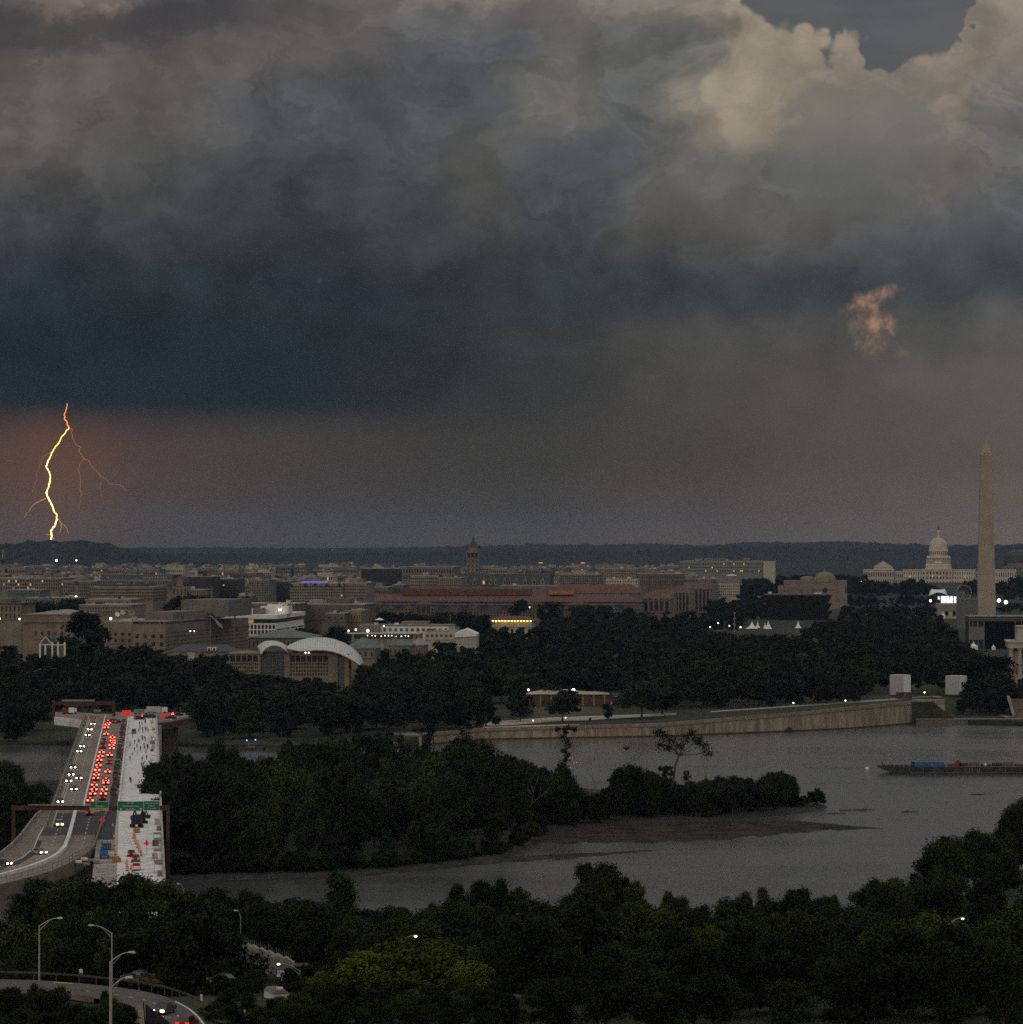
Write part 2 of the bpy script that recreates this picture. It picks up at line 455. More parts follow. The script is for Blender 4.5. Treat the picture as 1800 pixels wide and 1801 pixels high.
M_lampb = mat('blue_light_glow', (0.1, 0.2, 1), 0.5, 0, emit=(0.08, 0.22, 1.0), estr=5.0)
M_tent = mat('white_tent_fabric', (0.80, 0.79, 0.77), 0.7, 0.05, 0.4)

def foliage(name, a, b, c):
    m = bpy.data.materials.new(name); m.use_nodes = True
    n = NT(m.node_tree); bs = m.node_tree.nodes['Principled BSDF']
    bs.inputs['Roughness'].default_value = 0.75
    bs.inputs['Specular IOR Level'].default_value = 0.12
    rnd = n.new('ShaderNodeObjectInfo').outputs['Random']
    co = n.new('ShaderNodeTexCoord').outputs['Object']
    ns = n.noise(co, 0.45, 3.0, 0.6)
    f1 = n.step(n.add(n.mul(rnd, 0.75), n.mul(ns, 0.5)), 0.25, 1.0)
    col = n.mix(f1, (*a, 1), (*b, 1))
    col = n.mix(n.mul(n.step(rnd, 0.80, 1.0), n.step(ns, 0.35, 0.6)), col, (*c, 1))
    hs = n.new('ShaderNodeHueSaturation')
    n.put(hs.inputs['Value'], n.m('MULTIPLY_ADD', n.m('FRACT', n.mul(rnd, 7.31)), 0.7, 0.62))
    n.put(hs.inputs['Color'], col)
    n.put(bs.inputs['Base Color'], hs.outputs[0])
    MATS[name] = m
    return m
M_leaf = foliage('near_foliage', (0.008, 0.014, 0.003), (0.021, 0.033, 0.005), (0.052, 0.060, 0.007))
M_leafi = foliage('island_foliage', (0.011, 0.018, 0.006), (0.025, 0.036, 0.009), (0.040, 0.052, 0.013))
M_leafp = foliage('park_foliage', (0.010, 0.016, 0.009), (0.018, 0.027, 0.011), (0.026, 0.034, 0.013))

# ================================================================== trees
def crown_mesh(name, seed, H, RX, base, nq, q, shape, m, lobes=24):
    """leaf sprays spread through an uneven crown; H = height of the top, base = height of the lowest leaves"""
    r = np.random.RandomState(seed)
    cz, rz = (H + base) / 2, (H - base) / 2
    L = []
    for i in range(lobes):
        a = r.uniform(0, 2 * np.pi)
        t = r.uniform(-0.80, 0.72)
        if shape == 'round': w = math.sqrt(max(0.05, 1 - t * t)) * 0.62
        elif shape == 'tall': w = (0.50 - 0.34 * t)
        elif shape == 'broad': t = t * 0.8 + 0.05; w = 0.80 * math.sqrt(max(0.1, 1 - t * t))
        elif shape == 'cone': w = 0.62 * (0.5 - 0.5 * t)
        else: w = 0.75
        rad = w * (r.uniform(0.35, 1.32))
        lr = r.uniform(0.15, 0.34) * (1.0 if shape != 'cone' else (0.75 - 0.35 * t))
        L.append((RX * rad * math.cos(a), RX * rad * math.sin(a), cz + rz * t, lr * RX, lr * rz * r.uniform(0.7, 1.1)))
    for _ in range(3): L.append((r.uniform(-.35, .35) * RX, r.uniform(-.35, .35) * RX, H - r.uniform(.12, .4) * rz, 0.15 * RX, 0.20 * rz))
    L.append((0, 0, cz, 0.36 * RX, 0.5 * rz))
    L = np.array(L)
    ncl = max(10, nq // 14)
    li = r.randint(0, len(L), ncl)
    d = r.normal(size=(ncl, 3)); d[:, 2] = d[:, 2] * 0.9 + 0.25
    d /= np.linalg.norm(d, axis=1, keepdims=True)
    rr = r.uniform(0.62, 1.14, (ncl, 1))
    cc = L[li][:, :3] + d * rr * np.stack([L[li][:, 3], L[li][:, 3], L[li][:, 4]], 1)
    k = r.randint(0, ncl, nq)
    cs = 0.085 * RX + 0.12
    p = cc[k] + r.normal(size=(nq, 3)) * cs * np.array([1, 1, 0.75])
    p[:, 2] = np.maximum(p[:, 2], base * 0.5)
    nrm = d[k] * 0.9 + r.normal(size=(nq, 3)) * 0.55 + np.array([0, 0, 0.35])
    nrm /= np.linalg.norm(nrm, axis=1, keepdims=True)
    t1 = np.cross(nrm, r.normal(size=(nq, 3))); t1 /= np.linalg.norm(t1, axis=1, keepdims=True) + 1e-9
    t2 = np.cross(nrm, t1)
    sz = q * r.uniform(0.6, 1.35, (nq, 1))
    a = p + t1 * sz; b = p + t2 * sz * 0.62 + nrm * sz * 0.18; c = p - t1 * sz; e = p - t2 * sz * 0.62 + nrm * sz * 0.18
    v = np.stack([a, b, c, e], 1).reshape(-1, 3)
    me = bpy.data.meshes.new(name)
    me.vertices.add(nq * 4); me.loops.add(nq * 4); me.polygons.add(nq)
    me.vertices.foreach_set('co', v.astype(np.float32).ravel())
    me.loops.foreach_set('vertex_index', np.arange(nq * 4, dtype=np.int32))
    me.polygons.foreach_set('loop_start', np.arange(0, nq * 4, 4, dtype=np.int32))
    me.update(); me.validate()
    me.materials.append(m)
    return me, L

def trunk_mesh(name, seed, H, base, L, r0, m=None):
    r = random.Random(seed); mb = MB()
    top = Vector((0, 0, base + (H - base) * 0.45))
    mid = Vector((r.uniform(-.3, .3), r.uniform(-.3, .3), base))
    mb.tube((0, 0, -2.0), mid, r0 * 1.15, r0 * 0.75, 7)
    mb.tube(mid, top, r0 * 0.75, r0 * 0.4, 6)
    for l in list(L)[:6]:
        q = Vector((l[0], l[1], l[2])); s = mid.lerp(top, r.uniform(0, 0.9))
        mb.tube(s, q, r0 * 0.38, r0 * 0.10, 5)
    return mb.mesh(name, m or M_bark)

def tree_protos(kind, specs, m, nq, q, seed):
    out = []
    for i, (shape, H, RX, base) in enumerate(specs):
        cm, L = crown_mesh(kind + '_crown', seed + i, H, RX, base, nq, q, shape, m)
        tm = trunk_mesh(kind + '_trunk', seed + i, H, base, L, 0.028 * H)
        out.append((cm, tm, H, RX))
    return out
SPECS = [('round', 15, 6.4, 1.6), ('broad', 14, 7.2, 1.8), ('tall', 18, 5.2, 1.2), ('round', 16, 5.8, 1.0), ('broad', 15, 6.6, 1.2), ('tall', 17, 5.8, 0.8), ('round', 13, 6.6, 0.8)]
NEAR = tree_protos('near_tree', SPECS + [('cone', 19, 5.4, 1.0)], M_leaf, 11500, 0.30, 100)
ISL = tree_protos('island_tree', SPECS, M_leafi, 7000, 0.38, 200)
PARK = tree_protos('park_tree', SPECS[:5], M_leafp, 2600, 0.62, 300)

def tree(name, protos, idx, x, y, z, h, label, group, wide=1.0, cat='tree'):
    cm, tm, H, RX = protos[idx % len(protos)]
    s = h / H
    e = thing(name, label, cat, (x, y, z), rng.uniform(0, 6.28), group)
    e.scale = (s * wide, s * wide, s)
    obj('crown', cm, e); obj('trunk', tm, e)
    return e

# ================================================================== ground
SHORE = [(-900, 1300), (0, 1310), (300, 1312), (640, 1318), (700, 1322), (740, 1311), (850, 1301), (1160, 1295.5), (1400, 1286), (1500, 1281.3), (1606, 1272.5), (1700, 1274), (1800, 1277), (2600, 1290)]
WALLH = [(-900, 1.2), (560, 1.4), (640, 3.6), (740, 4.9), (850, 5.1), (1160, 5.9), (1400, 8.6), (1500, 10.2), (1606, 10.9), (1650, 10.9), (1665, 2.4), (2600, 2.4)]
def shoreY(px): return CZ * F / (interp(px, SHORE) - HY)
FARZ = [(1600, 5), (1900, 6), (2100, 7), (2600, 8.5), (3000, 9.5), (3350, 11.5), (4200, 13), (5000, 14.5), (5480, 16), (5620, 21), (6500, 22), (8500, 26), (11000, 34), (17000, 60)]
def gz(x, y):
    px = 900 + F * x / y
    s = y - shoreY(px)
    w = interp(px, WALLH) - 0.25
    f = interp(y, FARZ)
    if px > 1350: f += min(1.0, max(0.0, (y - 5520) / 70.0)) * 5.0 * min(1, (px - 1350) / 150.0)
    if px > 1300 and 3000 < y < 3800: f += 2.5 * math.exp(-((y - 3350) / 220.0) ** 2)
    if px < 470: f += 9.0 * min(1.0, max(0.0, (470 - px) / 90.0)) * min(1.0, max(0.0, (y - 1780) / 260.0)) * min(1.0, max(0.0, (3000 - y) / 400.0))
    t = min(1.0, max(0.0, (s - 12) / 190.0)); t = t * t * (3 - 2 * t)
    return w + (f - w) * t

M_hill = mat('far_woodland', (0.010, 0.016, 0.016), 0.95, 0.35, 0.02)
M_grass = mat('park_ground', (0.020, 0.026, 0.011), 0.95, 0.35, 0.03, col2=(0.045, 0.046, 0.020))
M_citygr = mat('city_ground', (0.022, 0.026, 0.020), 0.95, 0.4, 0.01, col2=(0.05, 0.05, 0.042))
def ground_sheet():
    cols = list(range(-800, 2601, 40))
    offs = [0.35, 6, 14, 30, 60, 100, 150, 210, 300, 420, 560, 720, 900, 1100, 1400, 1800, 2300, 3000, 3800, 4800, 6200, 8500, 11000, 14500]
    v, f = [], []
    for o in offs:
        for c in cols:
            y = shoreY(c) + o; x = XD(c, y)
            v.append((x, y, gz(x, y)))
    n = len(cols)
    for j in range(len(offs) - 1):
        for i in range(n - 1):
            f.append((j * n + i, j * n + i + 1, (j + 1) * n + i + 1, (j + 1) * n + i))
    b = len(v)
    for c in cols:                      # bank face down into the water
        y = shoreY(c) + 0.35; v.append((XD(c, y), y, -2.0))
    for i in range(n - 1): f.append((b + i, b + i + 1, i + 1, i))
    me = bpy.data.meshes.new('ground'); me.from_pydata(v, [], f)
    me.materials.append(M_grass); me.materials.append(M_citygr); me.materials.append(M_hill)
    for p in me.polygons: p.material_index = 2 if p.center.y > 5300 else (1 if p.center.y > 4000 else 0); p.use_smooth = True
    return struct(obj('ground', me), 'dark parkland and city ground beyond the river')
ground_sheet()

# near bank, the terrain falls from the camera's hill to the river
VSH = [(-700, 848), (0, 846), (300, 838), (700, 826), (1000, 838), (1300, 842), (1500, 850), (1600, 872), (1700, 930), (1800, 1010), (1950, 1120), (2500, 1300)]
VZ = [(200, 46), (400, 32), (470, 25.3), (520, 24.9), (545, 24.5), (575, 16), (620, 10.5), (680, 6.5), (760, 3.6), (2000, 2.2)]
def vz(x, y):
    px = 900 + F * x / y
    s = interp(px, VSH) - y
    return min(interp(y, VZ), 0.25 + 0.12 * s) if s > 0 else -1.0
def near_sheet():
    cols = list(range(-900, 2701, 50)); v, f = [], []
    fr = [0.02, 0.35, 0.48, 0.55, 0.6, 0.63, 0.66, 0.69, 0.74, 0.8, 0.86, 0.9, 0.94, 0.965, 0.985, 1.0, 1.006]
    for t in fr:
        for c in cols:
            Y = interp(c, VSH) * t; x = XD(c, Y)
            v.append((x, Y, vz(x, Y)))
    n = len(cols)
    for j in range(len(fr) - 1):
        for i in range(n - 1): f.append((j * n + i, j * n + i + 1, (j + 1) * n + i + 1, (j + 1) * n + i))
    me = bpy.data.meshes.new('near_bank'); me.from_pydata(v, [], f)
    me.materials.append(M_grass)
    me.polygons.foreach_set('use_smooth', [True] * len(me.polygons))
    struct(obj('near_bank', me), 'dark wooded ground of the near river bank')
near_sheet()

# water
def water():
    m = bpy.data.materials.new('river_water'); m.use_nodes = True
    n = NT(m.node_tree); b = m.node_tree.nodes['Principled BSDF']
    b.inputs['Base Color'].default_value = (0.082, 0.085, 0.080, 1)
    b.inputs['Roughness'].default_value = 0.16
    b.inputs['IOR'].default_value = 1.33
    co = n.new('ShaderNodeTexCoord').outputs['Object']
    sm = n.noise(co, 0.55, 5.0, 0.6)
    tiny = n.noise(co, 2.2, 3.0, 0.6)
    mp = n.new('ShaderNodeMapping'); n.put(mp.inputs[0], co); mp.inputs['Scale'].default_value = (0.35, 1.0, 1.0)
    wind = n.step(n.noise(mp.outputs[0], 0.012, 4.0, 0.6), 0.4, 0.62)
    n.put(b.inputs['Roughness'], n.m('MULTIPLY_ADD', wind, 0.16, 0.10))
    h = n.add(n.mul(sm, n.m('MULTIPLY_ADD', wind, 0.9, 0.35)), n.mul(tiny, 0.30))
    bp = n.new('ShaderNodeBump'); bp.inputs['Strength'].default_value = 0.30; bp.inputs['Distance'].default_value = 0.55
    n.put(bp.inputs['Height'], h); n.put(b.inputs['Normal'], bp.outputs[0])
    v = [(-700, 560, 0), (700, 560, 0), (1200, 2100, 0), (-1200, 2100, 0)]
    me = bpy.data.meshes.new('river_water'); me.from_pydata(v, [], [(0, 1, 2, 3)]); me.materials.append(m)
    struct(obj('river_water', me), 'grey river water reflecting the storm sky')
water()

# wooded island: rim polygon from pixels on the water, gently domed
M_isl = mat('island_soil', (0.026, 0.023, 0.014), 0.95, 0.4, 0.08)
M_mud = mat('mud_flat', (0.046, 0.033, 0.027), 0.95, 0.5, 0.10, bump=0.5, spec=0.05)
def flat(name, pix, m, z, label, dome=0.0):
    pts = [P(a, b, 0.0) for a, b in pix]
    n = len(pts); c = sum(pts, Vector()) / n
    v = []; f = []
    rings = [(1.0, -0.3), (0.985, z * 0.5), (0.94, z), (0.6, z + dome * 0.6), (0.25, z + dome)]
    for k, zz in rings:
        for p in pts: q = c + (p - c) * k; v.append((q.x, q.y, zz))
    for j in range(len(rings) - 1):
        for i in range(n): f.append((j * n + i, j * n + (i + 1) % n, (j + 1) * n + (i + 1) % n, (j + 1) * n + i))
    f.append(tuple(range((len(rings) - 1) * n, len(rings) * n)))
    me = bpy.data.meshes.new(name); me.from_pydata(v, [], f); me.materials.append(m)
    return struct(obj(name, me), label)
flat('island_ground', [(-600, 1560), (-100, 1556), (150, 1553), (300, 1551), (450, 1545), (600, 1541), (700, 1534), (800, 1524), (880, 1512), (930, 1492), (960, 1463), (1100, 1452), (1250, 1446), (1380, 1434),
                       (1440, 1426), (1462, 1419), (1440, 1411), (1380, 1404), (1250, 1398), (1100, 1392), (980, 1384), (850, 1372), (700, 1364), (500, 1362), (300, 1366), (120, 1372), (0, 1376), (-300, 1390), (-600, 1400)],
     M_isl, 0.9, 'dark soil of the wooded island', 2.2)
def spit(name, up, lo, m, z, label):
    """sliver of mud: both shores as pixel lines, crossing is slightly domed"""
    v, f = [], []
    n = 48
    x0, x1 = up[0][0], up[-1][0]
    for i in range(n + 1):
        px = x0 + (x1 - x0) * i / n
        a, b = interp(px, up), interp(px, lo)
        wob = 1.6 * math.sin(px * 0.09) + 1.1 * math.sin(px * 0.231 + 1)
        b += wob * min(1.0, (b - a) / 20.0)
        for k in range(6):
            t = k / 5; p = P(px, a + (b - a) * t, 0.0)
            v.append((p.x, p.y, -0.06 + z * (1 - (2 * t - 1) ** 4) * (0.8 + 0.3 * math.sin(px * 0.05 + k * 2)) * min(1, (n - i) / 8 + .3)))
    for i in range(n):
        for k in range(5): f.append((i * 6 + k, i * 6 + k + 1, (i + 1) * 6 + k + 1, (i + 1) * 6 + k))
    me = bpy.data.meshes.new(name); me.from_pydata(v, [], f); me.materials.append(m)
    me.polygons.foreach_set('use_smooth', [True] * len(me.polygons))
    return struct(obj(name, me), label)
spit('mud_flat', [(905, 1484), (960, 1462), (1100, 1450), (1300, 1440), (1420, 1443), (1500, 1452), (1556, 1456)],
     [(905, 1492), (960, 1484), (1100, 1484), (1200, 1483), (1300, 1476), (1420, 1464), (1500, 1459), (1556, 1457)], M_mud, 0.30, 'brown mud flat bared beside the island')
spit('mud_spit', [(840, 1516), (900, 1505), (1000, 1500), (1080, 1497), (1160, 1494)],
     [(840, 1522), (900, 1517), (1000, 1511), (1080, 1503), (1160, 1496)], M_mud, 0.22, 'narrow mud spit in front of the tidal pool')
spit('mud_shelf', [(360, 1549), (500, 1543), (640, 1537), (700, 1531)], [(360, 1553), (500, 1549), (640, 1542), (700, 1535)], M_mud, 0.18, 'thin strip of mud along the island shore')
spit('mud_shore', [(700, 1530), (800, 1519), (870, 1508), (920, 1488)], [(700, 1536), (800, 1527), (870, 1518), (920, 1502)], M_mud, 0.25, 'muddy shore under the island trees')

# ================================================================== hills on the horizon
def hills(name, D, prof, depth, label, amp, seed, base=-3.0):
    r = random.Random(seed)
    x0, x1 = prof[0][0], prof[-1][0]
    n = int((x1 - x0) / 2.5)
    v, f = [], []
    K = 22
    for i in range(n + 1):
        px = x0 + (x1 - x0) * i / n
        for k in range(K):
            t = k / (K - 1)
            y = D - depth * (1 - t)
            zt = ZD(interp(px, prof), D)
            bump = vnoise.noise(Vector((px * .05, y * .03, seed))) * 1.2 + vnoise.noise(Vector((px * .21, y * .09, seed))) * .9 + vnoise.noise(Vector((px * .7, y * .3, seed))) * .7 + r.uniform(-.4, .4)
            z = base + (zt - base) * (t ** 0.8) + bump * amp * (0.3 + 0.7 * t)
            v.append((XD(px, D) * (y / D) ** 0.0, y, z))
    for i in range(n):
        for k in range(K - 1): f.append((i * K + k, (i + 1) * K + k, (i + 1) * K + k + 1, i * K + k + 1))
    b = len(v)
    for i in range(n + 1):                       # far slope
        x, y, z = v[i * K + K - 1]; v.append((x, y + depth, base))
    for i in range(n): f.append((i * K + K - 1, (i + 1) * K + K - 1, b + i + 1, b + i))
    me = bpy.data.meshes.new(name); me.from_pydata(v, [], f); me.materials.append(M_hill)
    struct(obj(name, me), label)
hills('far_hills', 14500, [(-500, 962), (200, 964), (400, 963), (600, 965), (800, 961), (950, 957), (1050, 958), (1150, 956), (1230, 960), (1320, 953.5), (1400, 954), (1480, 952), (1560, 956), (1660, 959), (1760, 958), (1900, 957), (2400, 960)], 2200, 'blue wooded ridge along the whole horizon', 5.0, 3)
hills('middle_hills', 11000, [(-500, 972), (150, 976), (420, 974), (640, 972), (850, 970), (1000, 968), (1130, 970), (1240, 963), (1330, 960), (1420, 963), (1560, 966), (1750, 962), (1900, 964), (2400, 970)], 2000, 'lower dark ridge in front of the horizon', 5.0, 4)
hills('dark_hill', 8600, [(-500, 975), (-150, 962), (0, 957.5), (40, 954.5), (70, 950.5), (100, 952), (150, 951), (190, 956.5), (222, 965), (262, 973), (322, 984), (400, 992), (520, 998)], 1500, 'dark wooded hill below the lightning bolt', 4.0, 5)

# ================================================================== vegetation
XRB = lambda y: -75.0 - 0.0975 * (y - 809.0)        # right edge of the bridge
def in_bridge(x, y, m=3.0): return 780 < y < 1650 and XRB(y) - 33 - m < x < XRB(y) + m

# --- near bank wood
SIL1 = [(-80, 1640), (0, 1610), (30, 1590), (60, 1548), (200, 1548), (235, 1538), (290, 1556), (330, 1556), (420, 1552), (480, 1572), (560, 1584), (600, 1584), (640, 1590), (770, 1586), (800, 1560), (860, 1556), (940, 1562),
        (960, 1588), (1000, 1560), (1020, 1526), (1080, 1526), (1110, 1545), (1150, 1578), (1210, 1592), (1270, 1590), (1300, 1572), (1440, 1570), (1480, 1588), (1520, 1556), (1590, 1545), (1610, 1516), (1650, 1480), (1710, 1465), (1760, 1436), (1810, 1412), (1900, 1390)]
SHW = ['rounded', 'spreading', 'slim', 'rounded', 'spreading', 'slim', 'rounded', 'pointed']
def zone(px, i, what, cuts):
    for c, w in cuts:
        if px < c: break
    lab = '%s %s %s' % (SHW[i], what, w)
    return lab, lab.replace(' tree', ' trees', 1)
def near_zone(px, i=0): return zone(px, i, 'tree in the near wood', [(130, 'below the left bridge approach'), (300, 'under the pale bridge deck'), (470, 'around the underpass wall'), (620, 'right of the grey cabin'), (780, 'around the yellow green trees'), (960, 'below the muddy island shore'), (1150, 'around the tallest bank trees'), (1300, 'below the mud flat'), (1480, 'below the open river bend'), (1640, 'left of the lit lamp at the right'), (9999, 'on the rising bank at the right edge')])
def sil_w(px, sil, w):
    return max(interp(px + d, sil) for d in (-w, -w / 2, 0, w / 2, w))
RAMP_D = 690
near_pts = []
def try_near(px, D, h, idx, wide=1.0):
    x = XD(px, D); z = vz(x, D)
    if px < 300 and D < 590: return                      # the ramp and the shrubs before it are placed by hand
    if 225 < px < 515 and D < 648: return
    if 395 < px < 540 and D < 692: return
    if 480 < px < 905 and D < 590: return
    if in_bridge(x, D, 5) and D > 800: return
    zmax = ZD(sil_w(px, SIL1, 14) + rng.choice((2, 8, 20, 30)), D)
    h = min(h, zmax - z)
    if h < 4.0: return
    near_pts.append((px, D))
    lab, grp = near_zone(px, idx)
    tree('riverside_tree', NEAR[:7], idx, x, D, z - 0.3, h, lab, grp, wide * rng.uniform(0.9, 1.15) * (1.0 if h > 9 else 1.25))
D = 836.0
row = 0
while D > 474:
    step = 98 + rng.uniform(-6, 6)
    px = -60 + (row % 2) * step / 2
    while px < 1890:
        off = interp(px, VSH) - 846
        Dn = D + (off if row < 4 else off * max(0.0, 1 - (row - 4) / 7.0)) + rng.uniform(-4, 4)
        try_near(px + rng.uniform(-22, 22), Dn, rng.uniform(9, 17.0) * (0.78 if D < 660 else 1.0), rng.randrange(7))
        px += step
    D -= 21.0 if D > 700 else 18.0
    row += 1
# trees that make the outline against the water
for px, yt, D, i, w in [(1035, 1520, 832, 2, 0.95), (1062, 1517, 828, 0, 0.8), (1098, 1540, 834, 5, 0.8), (1120, 1552, 828, 3, 0.75), (800, 1556, 826, 2, 0.85), (845, 1548, 824, 0, 0.85), (880, 1543, 826, 5, 0.8), (918, 1562, 828, 3, 0.8),
                        (1310, 1566, 836, 5, 0.8), (1345, 1562, 838, 2, 0.8), (1400, 1563, 840, 6, 0.8), (1468, 1572, 842, 5, 0.7), (1535, 1545, 846, 1, 0.9), (1575, 1542, 850, 0, 0.9), (1625, 1505, 872, 3, 0.9), (1665, 1470, 905, 0, 0.9),
                        (1712, 1460, 930, 1, 0.85), (1770, 1428, 985, 2, 0.9), (1803, 1408, 1005, 3, 0.9), (1190, 1578, 836, 6, 0.8), (1172, 1568, 834, 2, 0.6), (70, 1546, 770, 0, 1.1), (120, 1550, 768, 3, 1.1), (165, 1545, 765, 4, 1.1), (232, 1536, 782, 0, 1.05),
                        (262, 1552, 774, 6, 1.0), (200, 1556, 772, 3, 1.0), (380, 1560, 812, 0, 1.1), (340, 1566, 806, 1, 1.0), (440, 1564, 816, 3, 1.0), (500, 1585, 818, 0, 1), (545, 1596, 815, 4, 1), (650, 1598, 812, 1, 1), (700, 1594, 814, 3, .9), (760, 1586, 815, 5, .8), (300, 1572, 800, 3, 1)]:
    x = XD(px, D); z = vz(x, D); h = ZD(yt, D) - z
    lab, grp = near_zone(px, i)
    tree('riverside_tree', NEAR[:7], i, x, D, z - 0.3, max(5, h), lab, grp, w * (1.0 if h > 11 else 1.15))
tree('conifer_tree', NEAR, 7, XD(600, 800), 800, vz(XD(600, 800), 800) - .3, ZD(1536, 800) - 2.5, 'tall dark conifer rising above the bank wood before the water', None, 1.35)
tree('large_dark_tree', NEAR, 0, XD(332, 572), 572, 17.0, ZD(1580, 572) - 17.0, 'very large dark tree between the curved ramp and the underpass wall', None, 1.12)
tree('spreading_tree', NEAR, 3, XD(258, 590), 590, 14.5, 15.0, 'dark tree left of the very large tree behind the guardrail', None, 1.1)
tree('shading_tree', NEAR, 6, XD(408, 590), 590, 14.0, 13.0, 'dark tree touching the left end of the underpass wall', None, 1.0)
M_lime = foliage('lime_foliage', (0.056, 0.070, 0.008), (0.080, 0.090, 0.009), (0.090, 0.092, 0.010))
def lime(px, yt, D, i, w, lab, seed):
    x = XD(px, D); z = vz(x, D); h = ZD(yt, D) - z
    shape, H, RX, b = SPECS[i]
    cm, L = crown_mesh('lime_tree_crown', seed, H, RX, b, 9000, 0.38, shape, M_lime)
    e = thing('lime_tree', lab, 'tree', (x, D, z - .3), seed)
    e.scale = (h / H * w, h / H * w, h / H)
    obj('crown', cm, e); obj('trunk', trunk_mesh('lime_tree_trunk', seed, H, b, L, 0.4), e)
lime(742, 1648, 534, 1, 1.75, 'broad yellow green tree under the lit street lamp', 41)
lime(640, 1672, 530, 0, 1.8, 'yellow green tree left of the broad lit-green one', 42)
lime(820, 1688, 528, 4, 1.7, 'yellow green tree at the right end of the bright green clump', 43)
lime(690, 1706, 520, 6, 1.9, 'low yellow green tree at the front of the bright green clump', 45)
lime(565, 1706, 528, 3, 1.7, 'olive green tree beside the white shed', 44)
for px, yt, D, i in [(520, 1760, 505, 1), (600, 1768, 500, 4), (670, 1772, 498, 0), (740, 1765, 500, 6), (810, 1762, 502, 3), (870, 1752, 508, 1), (560, 1778, 490, 6), (640, 1785, 488, 3), (720, 1788, 486, 4), (790, 1784, 488, 0), (860, 1782, 490, 6), (560, 1742, 520, 4), (620, 1740, 516, 1), (680, 1745, 514, 6), (750, 1742, 515, 3), (830, 1738, 518, 4), (885, 1730, 524, 0), (900, 1760, 500, 3), (585, 1752, 512, 0), (655, 1755, 508, 6), (715, 1756, 508, 1), (780, 1752, 510, 4), (845, 1752, 510, 6)]:
    x = XD(px, D); z = vz(x, D) - .5
    tree('low_tree', NEAR[:7], i, x, D, z, max(4, ZD(yt, D) - z), 'low dark tree at the bottom edge before the yellow green clump', 'low trees at the bottom edge', 1.3)
# shrubs before the ramp, bottom left
for px, yt, D, i, w in [(20, 1737, 498, 0, 1.0), (62, 1744, 496, 6, 1.0), (105, 1740, 494, 3, .9), (135, 1768, 490, 1, 1.0), (195, 1754, 496, 4, .9), (225, 1770, 492, 0, .9), (165, 1777, 488, 6, 1.0), (35, 1777, 485, 1, 1.1), (85, 1780, 484, 4, 1.1), (-15, 1742, 498, 3, 1.0), (185, 1742, 500, 5, .6), (60, 1730, 500, 5, .6)]:
    x = XD(px, D); z = vz(x, D) - 1.0; h = ZD(yt, D) - z
    tree('roadside_tree', NEAR[:7], i, x, D, z, max(h, 3.5), 'small tree or shrub in the clump before the curved ramp', 'small trees before the ramp', w * 1.25)
for px, yt, D, i in [(455, 1786, 500, 4), (500, 1778, 502, 0), (415, 1794, 498, 6), (530, 1752, 530, 3), (448, 1748, 545, 6), (412, 1735, 552, 1), (390, 1728, 548, 4), (530, 1716, 575, 0), (520, 1700, 600, 3), (435, 1775, 515, 0), (480, 1784, 508, 3), (400, 1776, 520, 6), (520, 1780, 500, 4), (380, 1790, 505, 4)]:
    x = XD(px, D); z = vz(x, D) - .5; h = max(3.0, ZD(yt, D) - z)
    tree('bank_shrub', NEAR[:7], i, x, D, z, h, 'low dark shrub on the grass slope near the white shed', 'shrubs on the grass slope', 1.4, cat='shrub')

# --- island wood
SIL2 = [(230, 1350), (260, 1338), (300, 1322), (380, 1302), (420, 1318), (450, 1332), (480, 1308), (560, 1298), (640, 1290), (700, 1294), (760, 1300), (800, 1282), (860, 1294), (890, 1312), (930, 1332), (960, 1338), (985, 1345), (1012, 1352), (1024, 1402), (1060, 1388), (1080, 1350), (1110, 1346), (1150, 1352),
        (1170, 1374), (1250, 1370), (1300, 1360), (1330, 1370), (1350, 1358), (1390, 1357), (1412, 1398), (1432, 1378), (1462, 1402), (1475, 1430)]
FRONT2 = [(230, 1546), (450, 1540), (600, 1536), (700, 1529), (800, 1518), (880, 1506), (930, 1484), (960, 1460), (1100, 1449), (1250, 1442), (1380, 1430), (1450, 1420), (1475, 1418)]
def isl_zone(px, i=0): return zone(px, i, 'tree on the island', [(120, 'left of the bridge'), (330, 'touching the white deck'), (480, 'below the patrol boat'), (620, 'below the museum front'), (760, 'below the wall bastions'), (900, 'where the wood ends at the wall'), (1010, 'beside the tidal pool'), (1180, 'between nest tree and willow'), (1330, 'right of the willow'), (9999, 'at the very tip')])
def isl_tree(px, D, h, i, w=1.0, sil=SIL2, jit=9, sw=14):
    x = XD(px, D)
    if in_bridge(x, D, 2.5): return
    zmax = ZD(sil_w(px, sil, sw) + rng.uniform(0, jit), D)
    h = min(h, zmax - 1.0)
    if h < 3.0: return
    lab, grp = isl_zone(px, i)
    tree('island_tree', ISL, i, x, D, 0.7, h, lab, grp, w * rng.uniform(0.9, 1.1) * (1.0 if h > 10 else 1.3))
row = 0
D = 1012.0
while D < 1345:
    step = 66 * 1080 / D
    px = 235 + (row % 2) * step / 2
    while px < 990:
        pj = px + rng.uniform(-14, 14)
        dmin = CZ * F / (interp(pj, FRONT2) - HY) + 3
        dmax = interp(pj, [(240, 1290), (850, 1350), (960, 1345), (1000, 1330)])
        if dmin < D < dmax: isl_tree(pj, D + rng.uniform(-5, 5), rng.uniform(11, 25) * (0.75 if D < dmin + 25 else 1.0), rng.randrange(7), rng.uniform(.6, .9) if pj < 900 else .6, jit=rng.choice((6, 16, 30)), sw=8)
        px += step
    D += 21.0
    row += 1
